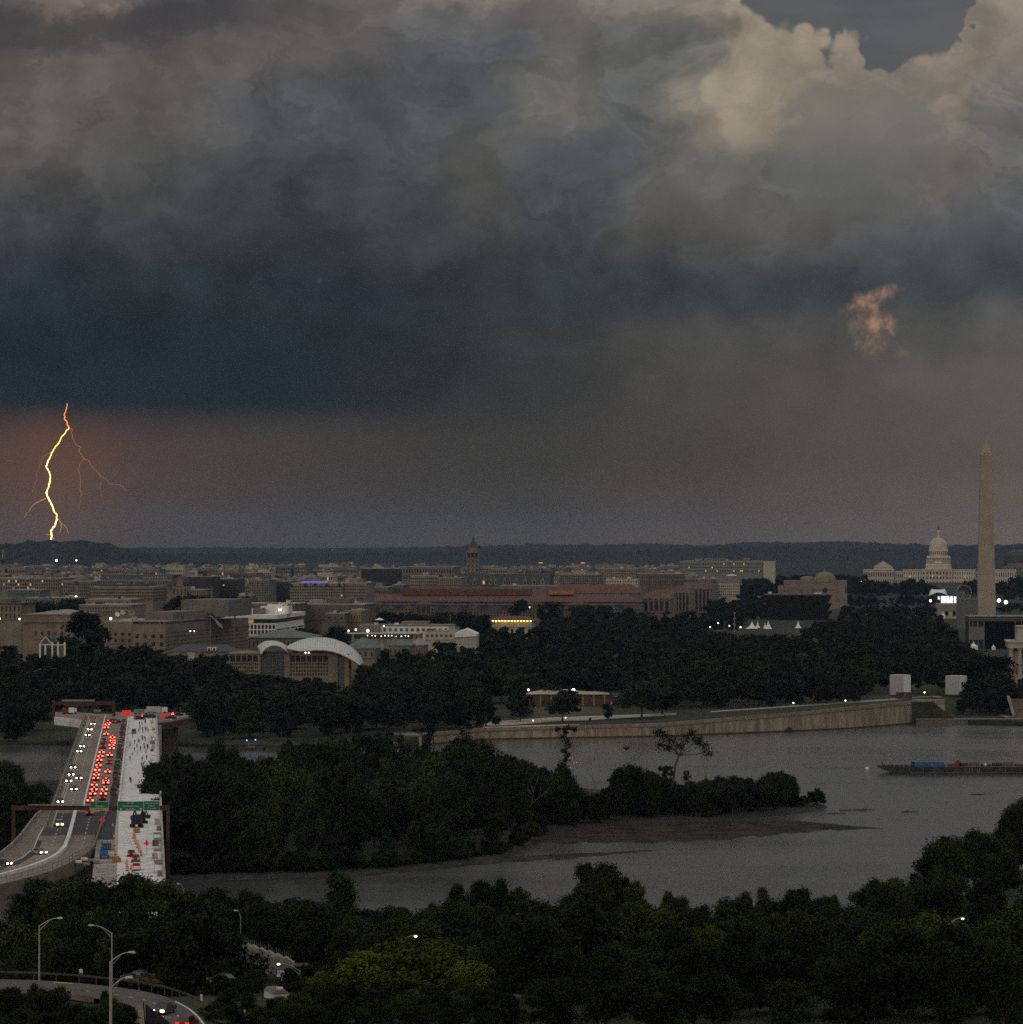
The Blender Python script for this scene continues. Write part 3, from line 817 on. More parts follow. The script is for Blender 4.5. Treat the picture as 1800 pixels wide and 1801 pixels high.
for k in range(90):                                     # the low tip
    px = 965 + 500 * (k + rng.uniform(0, 1)) / 90
    dm = CZ * F / (interp(px, FRONT2) - HY)
    isl_tree(px, dm + rng.uniform(2, 30 if px < 1400 else 10), rng.uniform(9, 20), rng.choice((2, 5, 1, 0, 3, 6)), rng.uniform(.5, .95), jit=rng.choice((2, 12, 22)), sw=2)
for k in range(70):
    px = 240 + 720 * (k + rng.uniform(0, 1)) / 70; dm = CZ * F / (interp(px, FRONT2) - HY)
    x = XD(px, dm + 3)
    if not in_bridge(x, dm, 2): j = rng.randrange(7); tree('shore_shrub', ISL, j, x, dm + rng.uniform(1, 6), .2, rng.uniform(2.5, 6), *(lambda q: (q[0].replace(' tree', ' shrub'), q[1].replace(' trees', ' shrubs')))(isl_zone(px, j)), 1.5, cat='shrub')
SILL = [(-100, 1335), (0, 1332), (30, 1336), (60, 1356), (75, 1372), (88, 1388), (100, 1405), (140, 1420)]
D = 1040.0
while D < 1270:
    px = -50
    while px < 120:
        isl_tree(px + rng.uniform(-12, 12), D, rng.uniform(12, 20), rng.randrange(7), 0.8, SILL)
        px += 58
    D += 26
for px, yt, D, i in [(262, 1345, 1145, 0), (282, 1338, 1160, 3), (300, 1330, 1170, 2), (290, 1400, 1090, 1), (300, 1450, 1050, 4), (296, 1500, 1015, 0), (268, 1375, 1120, 6)]:
    x = XD(px, D)
    x = max(x, XRB(D) - 1.5)
    lab, grp = isl_zone(px, i)
    tree('island_tree', ISL, i, x, D, 0.7, ZD(yt, D) - 0.7, lab, grp, 0.8)

# the tall broken willow standing over the tip, ivy pillars and dead snags
def branch(mb, p, d, ln, r, lv, rr, n=5):
    q = p + d * ln
    mb.tube(p, q, r, r * 0.62, n, False)
    if lv <= 0: return
    for k in range(rr.choice((2, 2, 3))):
        nd = (d + Vector((rr.uniform(-.75, .75), rr.uniform(-.75, .75), rr.uniform(-.1, .6)))).normalized()
        branch(mb, q, nd, ln * rr.uniform(.55, .85), r * 0.6, lv - 1, rr, 4)
def snag(px, yt, yb, D, seed, lab, lv=4):
    rr = random.Random(seed); x = XD(px, D); z = 0.6; h = ZD(yt, D) - z
    mb = MB(); branch(mb, Vector((0, 0, -0.5)), Vector((rr.uniform(-.1, .1), 0, 1)).normalized(), h * 0.48, 0.26, lv, rr, 6)
    e = thing('dead_tree', lab, 'dead tree', (x, D, z))
    mb.build('trunk', M_snag, e)
    return e, h
e, h = snag(1102, 1312, 1400, 1262, 11, 'bleached dead tree carrying a large bird nest on the island tip')
nb = MB(); nb.lathe([(0.1, h * .93), (0.9, h * .95), (1.25, h * .99), (1.0, h * 1.0), (0.1, h * .97)], 10); nb.build('nest', M_bark, e)
snag(1243, 1318, 1440, 1255, 12, 'bare grey dead tree right of the tall willow on the island')
snag(1048, 1335, 1410, 1265, 13, 'short branchy dead tree left of the nest tree')
snag(1218, 1345, 1440, 1250, 16, 'thin leaning dead trunk between the willow and the bare tree', 2)
snag(968, 1552, 1590, 812, 14, 'bare dead tree top poking out of the near bank wood')
snag(980, 1325, 1360, 1290, 15, 'thin dead tree left of the ivy covered pillar')
snag(925, 1395, 1440, 1135, 17, 'pale bare branches among the island trees', 4)
def willow():
    D = 1258; x = XD(1190, D)
    e = thing('tall_willow', 'tall lopsided willow with a bare trunk standing over the island tip', 'tree', (x, D, 0.6))
    h = ZD(1284, D) - 0.6
    mb = MB()
    pts = [Vector((-1.0, 0, -0.5)), Vector((-1.2, 0, h * .3)), Vector((-.3, 0, h * .55)), Vector((.8, .3, h * .66))]
    for a, b, r in zip(pts, pts[1:], (.55, .42, .36)): mb.tube(a, b, r, r * .8, 7)
    tips = [(-5.5, 0, h * .80), (-4.0, 1, h * .93), (-1.5, 0, h * .86), (3.0, 0, h * .88), (6.5, -.5, h * .85), (9.0, 0, h * .80), (10.5, 0, h * .70), (5.0, 1, h * .97), (-6.2, 0, h * .97)]
    for t in tips: mb.tube(pts[-1], t, .2, .06, 5)
    mb.build('trunk', M_bark, e)
    r = np.random.RandomState(5); V_ = []
    cl = [(t[0], t[1], t[2], 1.7) for t in tips] + [(-1.8, 0, h * .42, .9), (-2.2, 0, h * .33, .8), (3.6, .5, h * .36, 1.0), (3.4, 0, h * .43, .8), (8, 0, h * .86, 1.4), (1.2, 0, h * .78, 1.3), (-3, 0, h * .76, 1.2)]
    leaves(e, 'crown', cl, 150, 0.36, M_leafi, 6)
def leaves(parent, name, cl, per, q, m, seed):
    r = np.random.RandomState(seed); n = per * len(cl)
    c = np.repeat(np.array(cl, float), per, 0)
    p = c[:, :3] + r.normal(size=(n, 3)) * c[:, 3:4] * np.array([.6, .6, .5])
    nr = r.normal(size=(n, 3)); nr /= np.linalg.norm(nr, axis=1, keepdims=True)
    t1 = np.cross(nr, r.normal(size=(n, 3))); t1 /= np.linalg.norm(t1, axis=1, keepdims=True); t2 = np.cross(nr, t1)
    s = q * r.uniform(.6, 1.3, (n, 1))
    v = np.stack([p + t1 * s, p + t2 * s * .6, p - t1 * s, p - t2 * s * .6], 1).reshape(-1, 3)
    me = bpy.data.meshes.new(name); me.from_pydata(v.tolist(), [], [(i, i + 1, i + 2, i + 3) for i in range(0, n * 4, 4)]); me.materials.append(m)
    return obj(name, me, parent)
willow()
def ivy(px, yt, D, lab, seed, w=1.1):
    rr = random.Random(seed); h = ZD(yt, D) - .6
    e = thing('ivy_tree', lab, 'tree', (XD(px, D), D, .6))
    mb = MB(); mb.tube((0, 0, -.5), (.3, 0, h * .95), .3, .08, 6); mb.build('trunk', M_bark, e)
    leaves(e, 'crown', [(rr.uniform(-.7, .7) * w, 0, h * t, w * (1.1 - .5 * t) * rr.uniform(.7, 1.2)) for t in [i / 16 for i in range(3, 17)]] + [(rr.uniform(-2.5, 2.5) * w, 0, h * .98, .7) for _ in range(5)], 90, .36, M_leafi, seed)
ivy(995, 1280, 1285, 'tall slim ivy covered tree with a forked top on the island', 21, 1.5)
ivy(1168, 1350, 1262, 'short ivy covered stump beside the tall willow', 22, .9)
ivy(752, 1282, 1330, 'wispy tall tree top left of the sea wall corner', 23, 2.2)
ivy(820, 1270, 1335, 'high ragged tree top before the sea wall', 24, 2.6)
ivy(685, 1290, 1330, 'ragged tree top where the sea wall ends', 25, 2.2)

# --- far bank: individual trees in front, the rest reads as one canopy
DMAX = [(-80, 2110), (380, 2110), (400, 2030), (640, 2030), (660, 2360), (830, 2400), (850, 2850), (945, 2870), (960, 3240), (1800, 3240)]
RB = [(1750, 2050), (1990, 1795), (2200, 1755), (2600, 1694), (3000, 1655), (3250, 1628)]
SIL3B = [(1100, 1062), (1230, 1058), (1300, 1050), (1330, 1062), (1342, 1088), (1465, 1089), (1480, 1060), (1560, 1040), (1600, 1018), (1630, 1040), (1700, 1125), (1800, 1190)]
SIL3 = [(-80, 1110), (0, 1098), (50, 1108), (66, 1148), (120, 1150), (128, 1120), (195, 1122), (290, 1126), (300, 1148), (395, 1150), (402, 1178), (440, 1182), (505, 1190), (515, 1192), (570, 1192), (578, 1213), (618, 1213), (626, 1185), (640, 1160), (660, 1128), (800, 1118), (835, 1108), (850, 1085), (940, 1085), (960, 1070), (1080, 1062), (1225, 1058), (1232, 1106), (1300, 1113), (1415, 1115), (1424, 1088), (1465, 1088), (1480, 1060), (1560, 1040), (1600, 1018), (1630, 1040), (1700, 1125), (1800, 1190)]
CLEAR = [(1300, 1425, 3080, 3250), (60, 340, 1540, 1790), (862, 1130, 1600, 1905), (1130, 1640, 1600, 1860), (1530, 1720, 1600, 2010), (1640, 1900, 1600, 1850), (340, 640, 1560, 1600)]
ROWS3 = []
def park_zone(px, i=0): return zone(px, i, 'tree on the far bank', [(110, 'left of the far gantry'), (300, 'behind the far bridge end'), (420, 'above the patrol boat'), (560, 'below the museum roofs'), (700, 'right of the museum'), (870, 'left of the site hall'), (1130, 'behind the site hall'), (1300, 'above the wall lamps'), (1480, 'above the middle of the river wall'), (9999, 'near the white boxes')])
cand = []
D = 1655.0
while D < 3240:
    step = 15.5 * F / D * (1.0 if D < 2100 else 1.25)
    px = -60 + rng.uniform(0, step)
    while px < 1860:
        pj = px + rng.uniform(-.3, .3) * step
        ok = D < interp(pj, DMAX) and pj < interp(D, RB) and D > shoreY(pj) + 14
        for a, b, c, d in CLEAR:
            if a < pj < b and c < D < d: ok = False
        if ok: cand.append((pj, D + rng.uniform(-8, 8)))
        px += step
    D += 21 if D < 2100 else 30
far_list = []
n_ind = 0
for px, D in cand:
    x = XD(px, D); z = gz(x, D)
    h = rng.uniform(11, 18.5) * (1.0 if D < 2500 else 1.08)
    h = min(h, ZD(sil_w(px, SIL3B if (D > 3090 and px > 1100) else SIL3, 8 * 2000 / D) + rng.uniform(0, 6), D) - z)
    if h < 4: continue
    if n_ind < 235 and D < 2060:
        k = rng.randrange(5); lab, grp = park_zone(px, k)
        tree('park_tree', PARK, k, x, D, z - .4, h, lab, grp, rng.uniform(1.05, 1.35)); n_ind += 1
    else: far_list.append((x, D, z - .4, h))
LOW = [crown_mesh('canopy_source', 400 + i, s[1], s[2], s[3], 430, 1.05, s[0], M_leafp, 11)[0] for i, s in enumerate(SPECS[:4])]
def canopy(name, pts, label):
    rs = np.random.RandomState(9); V_ = []
    arrs = []
    for me in LOW:
        a = np.empty(len(me.vertices) * 3, np.float32); me.vertices.foreach_get('co', a); arrs.append((a.reshape(-1, 3), me))
    for x, y, z, h in pts:
        k = rs.randint(len(arrs)); a = arrs[k][0]; H = SPECS[k][1]; s = h / H; w = s * rs.uniform(1.1, 1.4); t = rs.uniform(0, 6.28)
        c, q = math.cos(t), math.sin(t)
        V_.append(np.stack([x + (a[:, 0] * c - a[:, 1] * q) * w, y + (a[:, 0] * q + a[:, 1] * c) * w, z + a[:, 2] * s], 1))
    v = np.concatenate(V_).astype(np.float32); n = len(v) // 4
    me = bpy.data.meshes.new(name)
    me.vertices.add(n * 4); me.loops.add(n * 4); me.polygons.add(n)
    me.vertices.foreach_set('co', v.ravel()); me.loops.foreach_set('vertex_index', np.arange(n * 4, dtype=np.int32)); me.polygons.foreach_set('loop_start', np.arange(0, n * 4, 4, dtype=np.int32))
    me.update(); me.materials.append(M_canopy)
    return tag(obj(name, me), label, 'woodland', kind='stuff')
M_canopy = mat('park_canopy', (0.010, 0.016, 0.009), 0.9, 0.2, 0.035, col2=(0.026, 0.036, 0.014), spec=0.1)
canopy('woodland', far_list, 'dark canopy of park trees stretching to the monument')
print('TREES near', len(near_pts), 'ind park', n_ind, 'canopy', len(far_list))
# named single trees of the far bank
def ptree(px, yt, D, i, lab, wide=1.2, grp=None, z=None):
    x = XD(px, D); z = gz(x, D) if z is None else z
    return tree('single_tree', PARK, i, x, D, z - .3, ZD(yt, D) - z, lab, grp, wide)
ptree(162, 1074, 2080, 3, 'big rounded dark tree before the stone office block', 1.15)
ptree(118, 1120, 2060, 0, 'tree right of the little gabled house', 1.0)
ptree(915, 1222, 1745, 0, 'tree with a bare forked trunk on the pale promenade', 1.25)
ptree(990, 1212, 1742, 1, 'wide tree in the middle of the pale promenade', 1.25)
ptree(1070, 1236, 1762, 3, 'small tree right of the litter bin on the promenade', 1.1)
ptree(1130, 1195, 1770, 1, 'tree standing on the lawn where the sea wall road begins', 1.3)
ptree(1165, 1200, 1800, 0, 'dark tree behind the lawn at the end of the promenade', 1.3)
for px, yt, D, i in [(1716, 1196, 1885, 0), (1740, 1190, 1890, 1), (1690, 1228, 1872, 3), (1765, 1205, 1880, 4), (1715, 1215, 1866, 0), (1750, 1222, 1862, 1)]:
    ptree(px, yt, D, i, 'tree in the dense clump between the arch and the water steps', 1.2, 'trees by the water steps', 3.0)
for px, yt, D, i in [(1738, 1152, 2010, 1), (1758, 1182, 1985, 0), (1722, 1160, 1995, 3), (1700, 1150, 2040, 4), (1800, 1204, 1960, 1)]:
    ptree(px, yt, D, i, 'tree beside the columns of the stone temple', 1.2, 'trees by the temple')
for px, yt, D in [(560, 1190, 2030), (540, 1192, 2020), (470, 1186, 2015), (425, 1180, 2020), (632, 1195, 2040), (620, 1206, 2025), (642, 1168, 2060)]:
    ptree(px, yt, D, rng.randrange(5), 'tree against the front of the white-roofed museum', 1.15, 'trees at the museum front')

# ================================================================== the highway bridge
DZ = 14.0
M_deck = mat('fresh_white_concrete', (0.72, 0.69, 0.64), 0.9, 0.26, 0.35)
M_road = mat('tan_worn_road', (0.235, 0.190, 0.152), 0.9, 0.22, 0.12, stretch=(1, 0.15, 1))
M_asph = mat('dark_asphalt', (0.055, 0.052, 0.054), 0.9, 0.25, 0.2)
M_walk = mat('brown_sidewalk', (0.20, 0.155, 0.12), 0.9, 0.25, 0.3)
M_paint = mat('road_paint', (0.66, 0.64, 0.60), 0.8, 0.2, 1.5)
M_orange = mat('safety_orange', (0.62, 0.13, 0.02), 0.6, 0.1, 1.0)
M_yel = mat('construction_yellow', (0.42, 0.17, 0.02), 0.6, 0.15, 1.0)
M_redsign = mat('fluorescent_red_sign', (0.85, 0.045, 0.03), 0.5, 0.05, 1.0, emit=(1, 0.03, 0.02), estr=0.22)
M_green = mat('green_sign_face', (0.005, 0.145, 0.085), 0.5, 0.08, 0.6)
M_sgrey = mat('sign_back_steel', (0.22, 0.21, 0.20), 0.6, 0.15, 0.8)
BA = math.atan(0.0975)                    # bridge heading, counter-clockwise from +Y
def BP(d, Y, z=DZ): return Vector((XRB(Y) - d, Y, z))

def strip(name, a, b, m, label, n=24, kind='structure', parent=None):
    """surface between two world polylines"""
    def rs(pl):
        L = [0.0]
        for p, q in zip(pl, pl[1:]): L.append(L[-1] + (q - p).length)
        out = []
        for i in range(n + 1):
            t = L[-1] * i / n
            for k in range(len(pl) - 1):
                if t <= L[k + 1] or k == len(pl) - 2:
                    out.append(pl[k].lerp(pl[k + 1], (t - L[k]) / max(1e-9, L[k + 1] - L[k]))); break
        return out
    A, B = rs(a), rs(b)
    me = bpy.data.meshes.new(name)
    me.from_pydata([tuple(v) for v in A + B], [], [(i, i + 1, n + 2 + i, n + 1 + i) for i in range(n)])
    me.materials.append(m)
    o = obj(name, me, parent)
    if kind: o['kind'] = kind
    if label: o['label'] = label
    return o
def line(d, y0, y1, dz): return [BP(d, y0, DZ + dz), BP(d, y1, DZ + dz)]
Y0, Y1 = 808.0, 1606.0
bridge = thing('highway_bridge', 'long highway bridge crossing the river and the island with queued traffic', 'bridge', BP(15, 1200, 0))
def bpart(name, mb, m):
    mb.v = [(x - bridge.location.x, y - bridge.location.y, z) for x, y, z in mb.v]
    return mb.build(name, m, bridge)
def bprism(d0, d1, ya, yb, z0, z1):
    mb = MB(); p = [BP(d0, ya), BP(d1, ya), BP(d1, yb), BP(d0, yb)]
    return mb.prism([(q.x, q.y) for q in p], z0, z1)
bpart('deck', bprism(0, 31.5, 940, Y1, DZ - 0.9, DZ - 0.02), M_conc)
bpart('deck', bprism(0, 16.5, Y0 - 60, 940, DZ - 0.9, DZ - 0.02), M_conc)
for d in (1.2, 8, 15.5, 23, 30.2): bpart('girder', bprism(d - .35, d + .35, 905 if d > 16 else Y0 - 60, Y1, DZ - 2.9, DZ - 0.9), M_rust)
for Y in [770, 840, 910] + [985 + 62 * i for i in range(10)]:
    mb = MB()
    full = 31.5 if Y > 930 else 16.0
    c = BP(full / 2, Y)
    mb.box(c.x, c.y, DZ - 4.4, full - 2, 2.0, 1.5, BA)
    for d in ([3, full / 2, full - 3]): q = BP(d, Y); mb.box(q.x, q.y, -3, 1.8, 1.8, DZ - 1.4, BA)
    bpart('pier', mb, M_conc)
bpart('parapet', bprism(30.9, 31.5, 985, Y1, DZ, DZ + 1.0), M_conc_d)
for ya in range(745, 1600, 95): bpart('parapet', bprism(0.0, 0.5, ya, ya + 94.6, DZ, DZ + 0.95), M_conc)
bpart('kerb', bprism(29.2, 29.5, 985, Y1, DZ, DZ + 0.18), M_conc)
bpart('median_barrier', bprism(22.0, 22.5, 1062, Y1 - 6, DZ, DZ + 0.85), M_deck)
bpart('work_zone_barrier', bprism(12.1, 12.6, 1040, Y1 - 25, DZ, DZ + 0.85), M_deck)
mb = MB()                                # side rail of the sidewalk
for Y in range(990, 1600, 4): q = BP(31.2, Y); mb.box(q.x, q.y, DZ + 1.0, .12, .12, .55)
bpart('sidewalk_rail', mb.raw(*(lambda a, b: ([a + Vector((0, 0, 1.5)), b + Vector((0, 0, 1.5)), b + Vector((0.12, 0, 1.62)), a + Vector((0.12, 0, 1.62))], [(0, 1, 2, 3)]))(BP(31.2, 990), BP(31.2, 1598))), M_rust)
# running surfaces
strip('white_deck', line(0.5, 752, Y1, 0.02), line(12.1, 1040, Y1, 0.02)[:0] + [BP(10.4, 752, DZ + .02), BP(11.6, 960, DZ + .02), BP(12.1, 1040, DZ + .02), BP(12.1, Y1, DZ + .02)], M_deck, 'fresh white concrete half of the bridge closed to traffic')
strip('inbound_lanes', line(12.6, 1060, Y1, 0.02), line(22.0, 1060, Y1, 0.02), M_road, 'inbound lanes full of braking cars')
strip('outbound_lanes', line(22.5, 1060, Y1, 0.02), line(29.2, 1060, Y1, 0.02), M_road, 'outbound lanes with oncoming headlights')
strip('bridge_sidewalk', line(29.5, 985, Y1, 0.12), line(30.9, 985, Y1, 0.12), M_walk, 'brown sidewalk along the left side of the bridge')
G = lambda pix, dz=0.0: [P(a, b, DZ) + Vector((0, 0, dz)) for a, b in pix]
MEDC = [(150.5, 1420), (134, 1427), (131, 1440), (126.4, 1458), (121, 1477), (114.7, 1493), (104, 1505), (91, 1513), (73, 1521), (54.4, 1528), (28, 1536), (0, 1544), (-60, 1560)]
LEFTC = [(104, 1420), (91, 1429), (78, 1450), (64, 1474), (52.5, 1495), (36, 1508), (15.6, 1517), (0, 1524), (-60, 1540)]
RIGHTC = [(203, 1420), (188, 1432), (180, 1450), (173, 1470), (166, 1490), (156, 1503), (140, 1514), (117, 1526), (85, 1540), (50, 1550), (0, 1562), (-60, 1578)]
SHC = [(86, 1420), (64, 1437), (50, 1455), (39, 1470), (20, 1490), (0, 1506), (-60, 1524)]
mb = MB()                                # slab that carries the curving approach
A = G(SHC); B = G(RIGHTC)
ap = thing('approach_viaduct', 'curving concrete approach viaduct swinging left under the sign gantry', 'viaduct', (A[3].x, A[3].y, 0))
def appart(name, mb, m):
    mb.v = [(x - ap.location.x, y - ap.location.y, z) for x, y, z in mb.v]
    return mb.build(name, m, ap)
appart('slab', MB().prism([(q.x, q.y) for q in A] + [(q.x, q.y) for q in B[::-1]], DZ - 1.1, DZ - 0.02), M_conc)
for i in range(2, len(B) - 1):
    q = B[i]; appart('pier', MB().box(q.x - 2, q.y + 3, -2, 2.2, 2.2, DZ + 0.8), M_conc)
def wall_along(pl, w, z0, z1, m, nm):
    mb = MB()
    for p, q in zip(pl, pl[1:]):
        d = (q - p); n = Vector((-d.y, d.x, 0)).normalized() * w / 2
        mb.prism([(v.x, v.y) for v in (p - n, p + n, q + n, q - n)], z0, z1)
    return appart(nm, mb, m)
wall_along(G(MEDC), 0.9, DZ, DZ + 0.9, M_deck, 'median_barrier')
wall_along(G(SHC), 0.4, DZ, DZ + 0.9, M_conc_d, 'parapet')
wall_along(G(RIGHTC), 0.4, DZ - 2.5, DZ + 0.9, M_walk, 'parapet')
mb = MB()
for p, q in zip(B[6:], B[7:]):
    for t in (0, .25, .5, .75):
        v = p.lerp(q, t); mb.box(v.x, v.y, DZ + .9, .08, .08, 1.5)
for zz in (1.5, 2.3):
    for p, q in zip(B[6:], B[7:]): mb.tube(p + Vector((0, 0, zz)), q + Vector((0, 0, zz)), .04, .04, 4)
appart('wire_fence', mb, M_rust)
strip('inbound_approach', G(MEDC, .02), G(RIGHTC, .02), M_road, 'inbound approach road curving in from the left', 40)
strip('outbound_approach', G(LEFTC, .02), G(MEDC, .02), M_road, 'outbound approach road curving out to the left', 40)
strip('shoulder', G(SHC, .02), G(LEFTC, .02), M_walk, 'pale gravelly shoulder of the approach road', 40)
strip('new_asphalt_inbound', G([(133.5, 1428), (127, 1456), (125, 1468)], .05), G([(190, 1428), (172, 1462), (169, 1468)], .05), M_asph, 'dark new asphalt on the inbound approach', 6)
strip('new_asphalt_outbound', G([(92, 1430), (80, 1452), (72, 1470)], .05), G([(132, 1429), (127, 1452), (123.5, 1468)], .05), M_asph, 'dark new asphalt on the outbound approach', 6)
strip('asphalt_lane', G([(66, 1478), (53, 1497), (37, 1510), (16, 1519), (0, 1526), (-40, 1537)], .05), G([(75, 1478), (70, 1492), (58, 1506), (36, 1519), (6, 1528), (-40, 1543)], .05), M_asph, 'dark asphalt lane on the outer bend', 20)
strip('turn_lane', [BP(12.6, 945, DZ + .02), BP(12.6, 1060, DZ + .02)], [BP(17.5, 945, DZ + .02), BP(17.5, 1060, DZ + .02)], M_asph, 'short dark asphalt lane beside the barrier tip', 4)
strip('work_yard', [BP(16.4, 820, DZ + .03), BP(17, 945, DZ + .03)], [BP(10.8, 820, DZ + .03), BP(12.4, 945, DZ + .03)], M_conc_d, 'stained concrete work yard between the roads', 4)
def dashes(name, f, n, label):
    mb = MB()
    for i in range(n):
        p, q, w = f(i)
        d = (q - p); s = Vector((-d.y, d.x, 0)).normalized() * w / 2
        mb.raw([p - s, p + s, q + s, q - s], [(0, 1, 2, 3)])
    o = mb.build(name, M_paint); struct(o, label)
dashes('lane_dashes', lambda i: (BP(25.8, 1066 + 12 * i, DZ + .05), BP(25.8, 1069.5 + 12 * i, DZ + .05), .2), 44, 'white dashed line on the outbound lanes')
dashes('queue_dashes', lambda i: (BP(19.0, 1066 + 12 * i, DZ + .05), BP(19.0, 1069.5 + 12 * i, DZ + .05), .2), 44, 'white dashed line between the braking cars')
dashes('edge_line', lambda i: (BP(28.7, 1066 + 40 * i, DZ + .05), BP(28.7, 1106 + 40 * i, DZ + .05), .18), 13, 'white edge line of the outbound lanes')
CLA = G([(166, 1428), (158, 1440), (154, 1455), (148, 1480), (140, 1497), (120, 1512), (90, 1526), (50, 1538), (0, 1552)], .07)
dashes('approach_dashes', lambda i: (CLA[i // 3].lerp(CLA[i // 3 + 1], (i % 3) / 3 + .03), CLA[i // 3].lerp(CLA[i // 3 + 1], (i % 3) / 3 + .16), .2), 24, 'white dashes following the inbound bend')
CLB = G([(112, 1430), (107, 1445), (100, 1465), (93, 1485), (80, 1502), (60, 1515), (30, 1526), (0, 1534)], .07)
dashes('outer_dashes', lambda i: (CLB[i // 3].lerp(CLB[i // 3 + 1], (i % 3) / 3 + .03), CLB[i // 3].lerp(CLB[i // 3 + 1], (i % 3) / 3 + .16), .2), 21, 'white dashes following the outbound bend')
CLC = G([(91, 1433), (70, 1468), (60, 1492), (40, 1509), (15.6, 1518.5), (0, 1525.5)], .08)
dashes('outer_edge_line', lambda i: (CLC[i], CLC[i + 1], .25), 5, 'white edge line along the outer bend')
strip('turn_line', [BP(9.6, 770, DZ + .05), BP(6.2, 880, DZ + .05), BP(11.0, 1000, DZ + .05)], [BP(9.35, 770, DZ + .05), BP(5.95, 880, DZ + .05), BP(10.75, 1000, DZ + .05)], M_paint, 'thin white line across the pale deck', 8)

# ---- cars
def car_meshes(kind):
    W = 0.93
    if kind == 'sedan': L, hood, roof, cab = 4.7, .92, 1.45, [(-1.75, .95), (-1.05, 1.42), (.45, 1.45), (1.25, .98)]
    elif kind == 'suv': L, hood, roof, cab = 4.7, 1.1, 1.75, [(-2.2, 1.1), (-2.0, 1.70), (.35, 1.75), (1.15, 1.12)]
    else: L, hood, roof, cab = 5.4, 1.25, 2.15, [(-2.6, 1.2), (-2.55, 2.1), (1.1, 2.15), (1.9, 1.25)]
    h = L / 2
    prof = [(-h, .35), (-h, hood - .12), (-h + .15, hood), (h - 1.0, hood), (h - .25, hood - .16), (h, hood - .35), (h, .35), (h - .3, .25), (-h + .3, .25)]
    n = len(prof); body = MB(); vs = []
    for s, k in ((-1, .90), (-1, 1.0), (1, 1.0), (1, .90)):
        for (y, z) in prof:
            vs.append((s * W * (1 if k == 1.0 else .985) if k == 1 else s * (W - .12), y, z if k == 1.0 else (z + (.05 if z > .5 else 0))))
    # simple hull: left skin, right skin, bridged
    l = [(-W, y, z) for y, z in prof]; r_ = [(W, y, z) for y, z in prof]
    body.raw(l + r_, [tuple(range(n)), tuple(range(n, 2 * n))[::-1]] + [(i, n + i, n + (i + 1) % n, (i + 1) % n) for i in range(n)])
    ins = .16
    top = [(c[0], c[1]) for c in cab]
    body.raw([(-W + ins + .06, top[1][0] + .1, top[1][1] - .01), (W - ins - .06, top[1][0] + .1, top[1][1] - .01), (W - ins - .06, top[2][0] - .1, top[2][1] - .01), (-W + ins + .06, top[2][0] - .1, top[2][1] - .01),
              (-W + ins + .06, top[1][0] + .1, top[1][1] + .05), (W - ins - .06, top[1][0] + .1, top[1][1] + .05), (W - ins - .06, top[2][0] - .1, top[2][1] + .05), (-W + ins + .06, top[2][0] - .1, top[2][1] + .05)],
             [(4, 5, 6, 7), (0, 1, 5, 4), (1, 2, 6, 5), (2, 3, 7, 6), (3, 0, 4, 7)])
    gl = MB(); g = []
    for s in (-1, 1):
        g += [(s * (W - .04), cab[0][0], cab[0][1] - .06), (s * (W - ins - .04), cab[1][0], cab[1][1]), (s * (W - ins - .04), cab[2][0], cab[2][1]), (s * (W - .04), cab[3][0], cab[3][1] - .06)]
    gl.raw(g, [(0, 1, 2, 3), (7, 6, 5, 4), (0, 4, 5, 1), (1, 5, 6, 2), (2, 6, 7, 3)])
    wh = MB(); wh.tube((-.11, 0, 0), (.11, 0, 0), .34, .34, 12)
    return dict(L=L, body=body, glass=gl, wheel=wh, hood=hood)
CARK = {k: car_meshes(k) for k in ('sedan', 'suv', 'van')}
CARCOL = {'black': (.012, .012, .014), 'dark grey': (.05, .05, .055), 'silver': (.34, .34, .34), 'white': (.66, .65, .63), 'navy': (.015, .022, .05), 'red': (.20, .018, .012), 'brown': (.07, .05, .04)}
MCAR = {c: mat('car_paint_' + c.replace(' ', '_'), v, 0.3, 0, spec=.5) for c, v in CARCOL.items()}
M_tyre = mat('tyre_rubber', (.02, .02, .02), .9, 0)
M_tail = mat('brake_light_lit', (.6, .02, .01), .4, 0, emit=(1.0, .055, .03), estr=16.0)
M_tailo = mat('tail_light_dim', (.35, .015, .01), .4, 0, emit=(1.0, .03, .02), estr=.9)
M_tailu = mat('tail_light_unlit', (.16, .01, .01), .4, 0)
M_head = mat('headlight_lit', (1, 1, .9), .3, 0, emit=(1.0, .93, .70), estr=16.0)
M_heady = mat('headlight_yellow', (1, .9, .6), .3, 0, emit=(1.0, .72, .30), estr=12.0)
M_headu = mat('headlight_unlit', (.4, .4, .4), .2, 0)
_cm = {}
def shared(key, fn):
    if key not in _cm: _cm[key] = fn()
    return _cm[key]
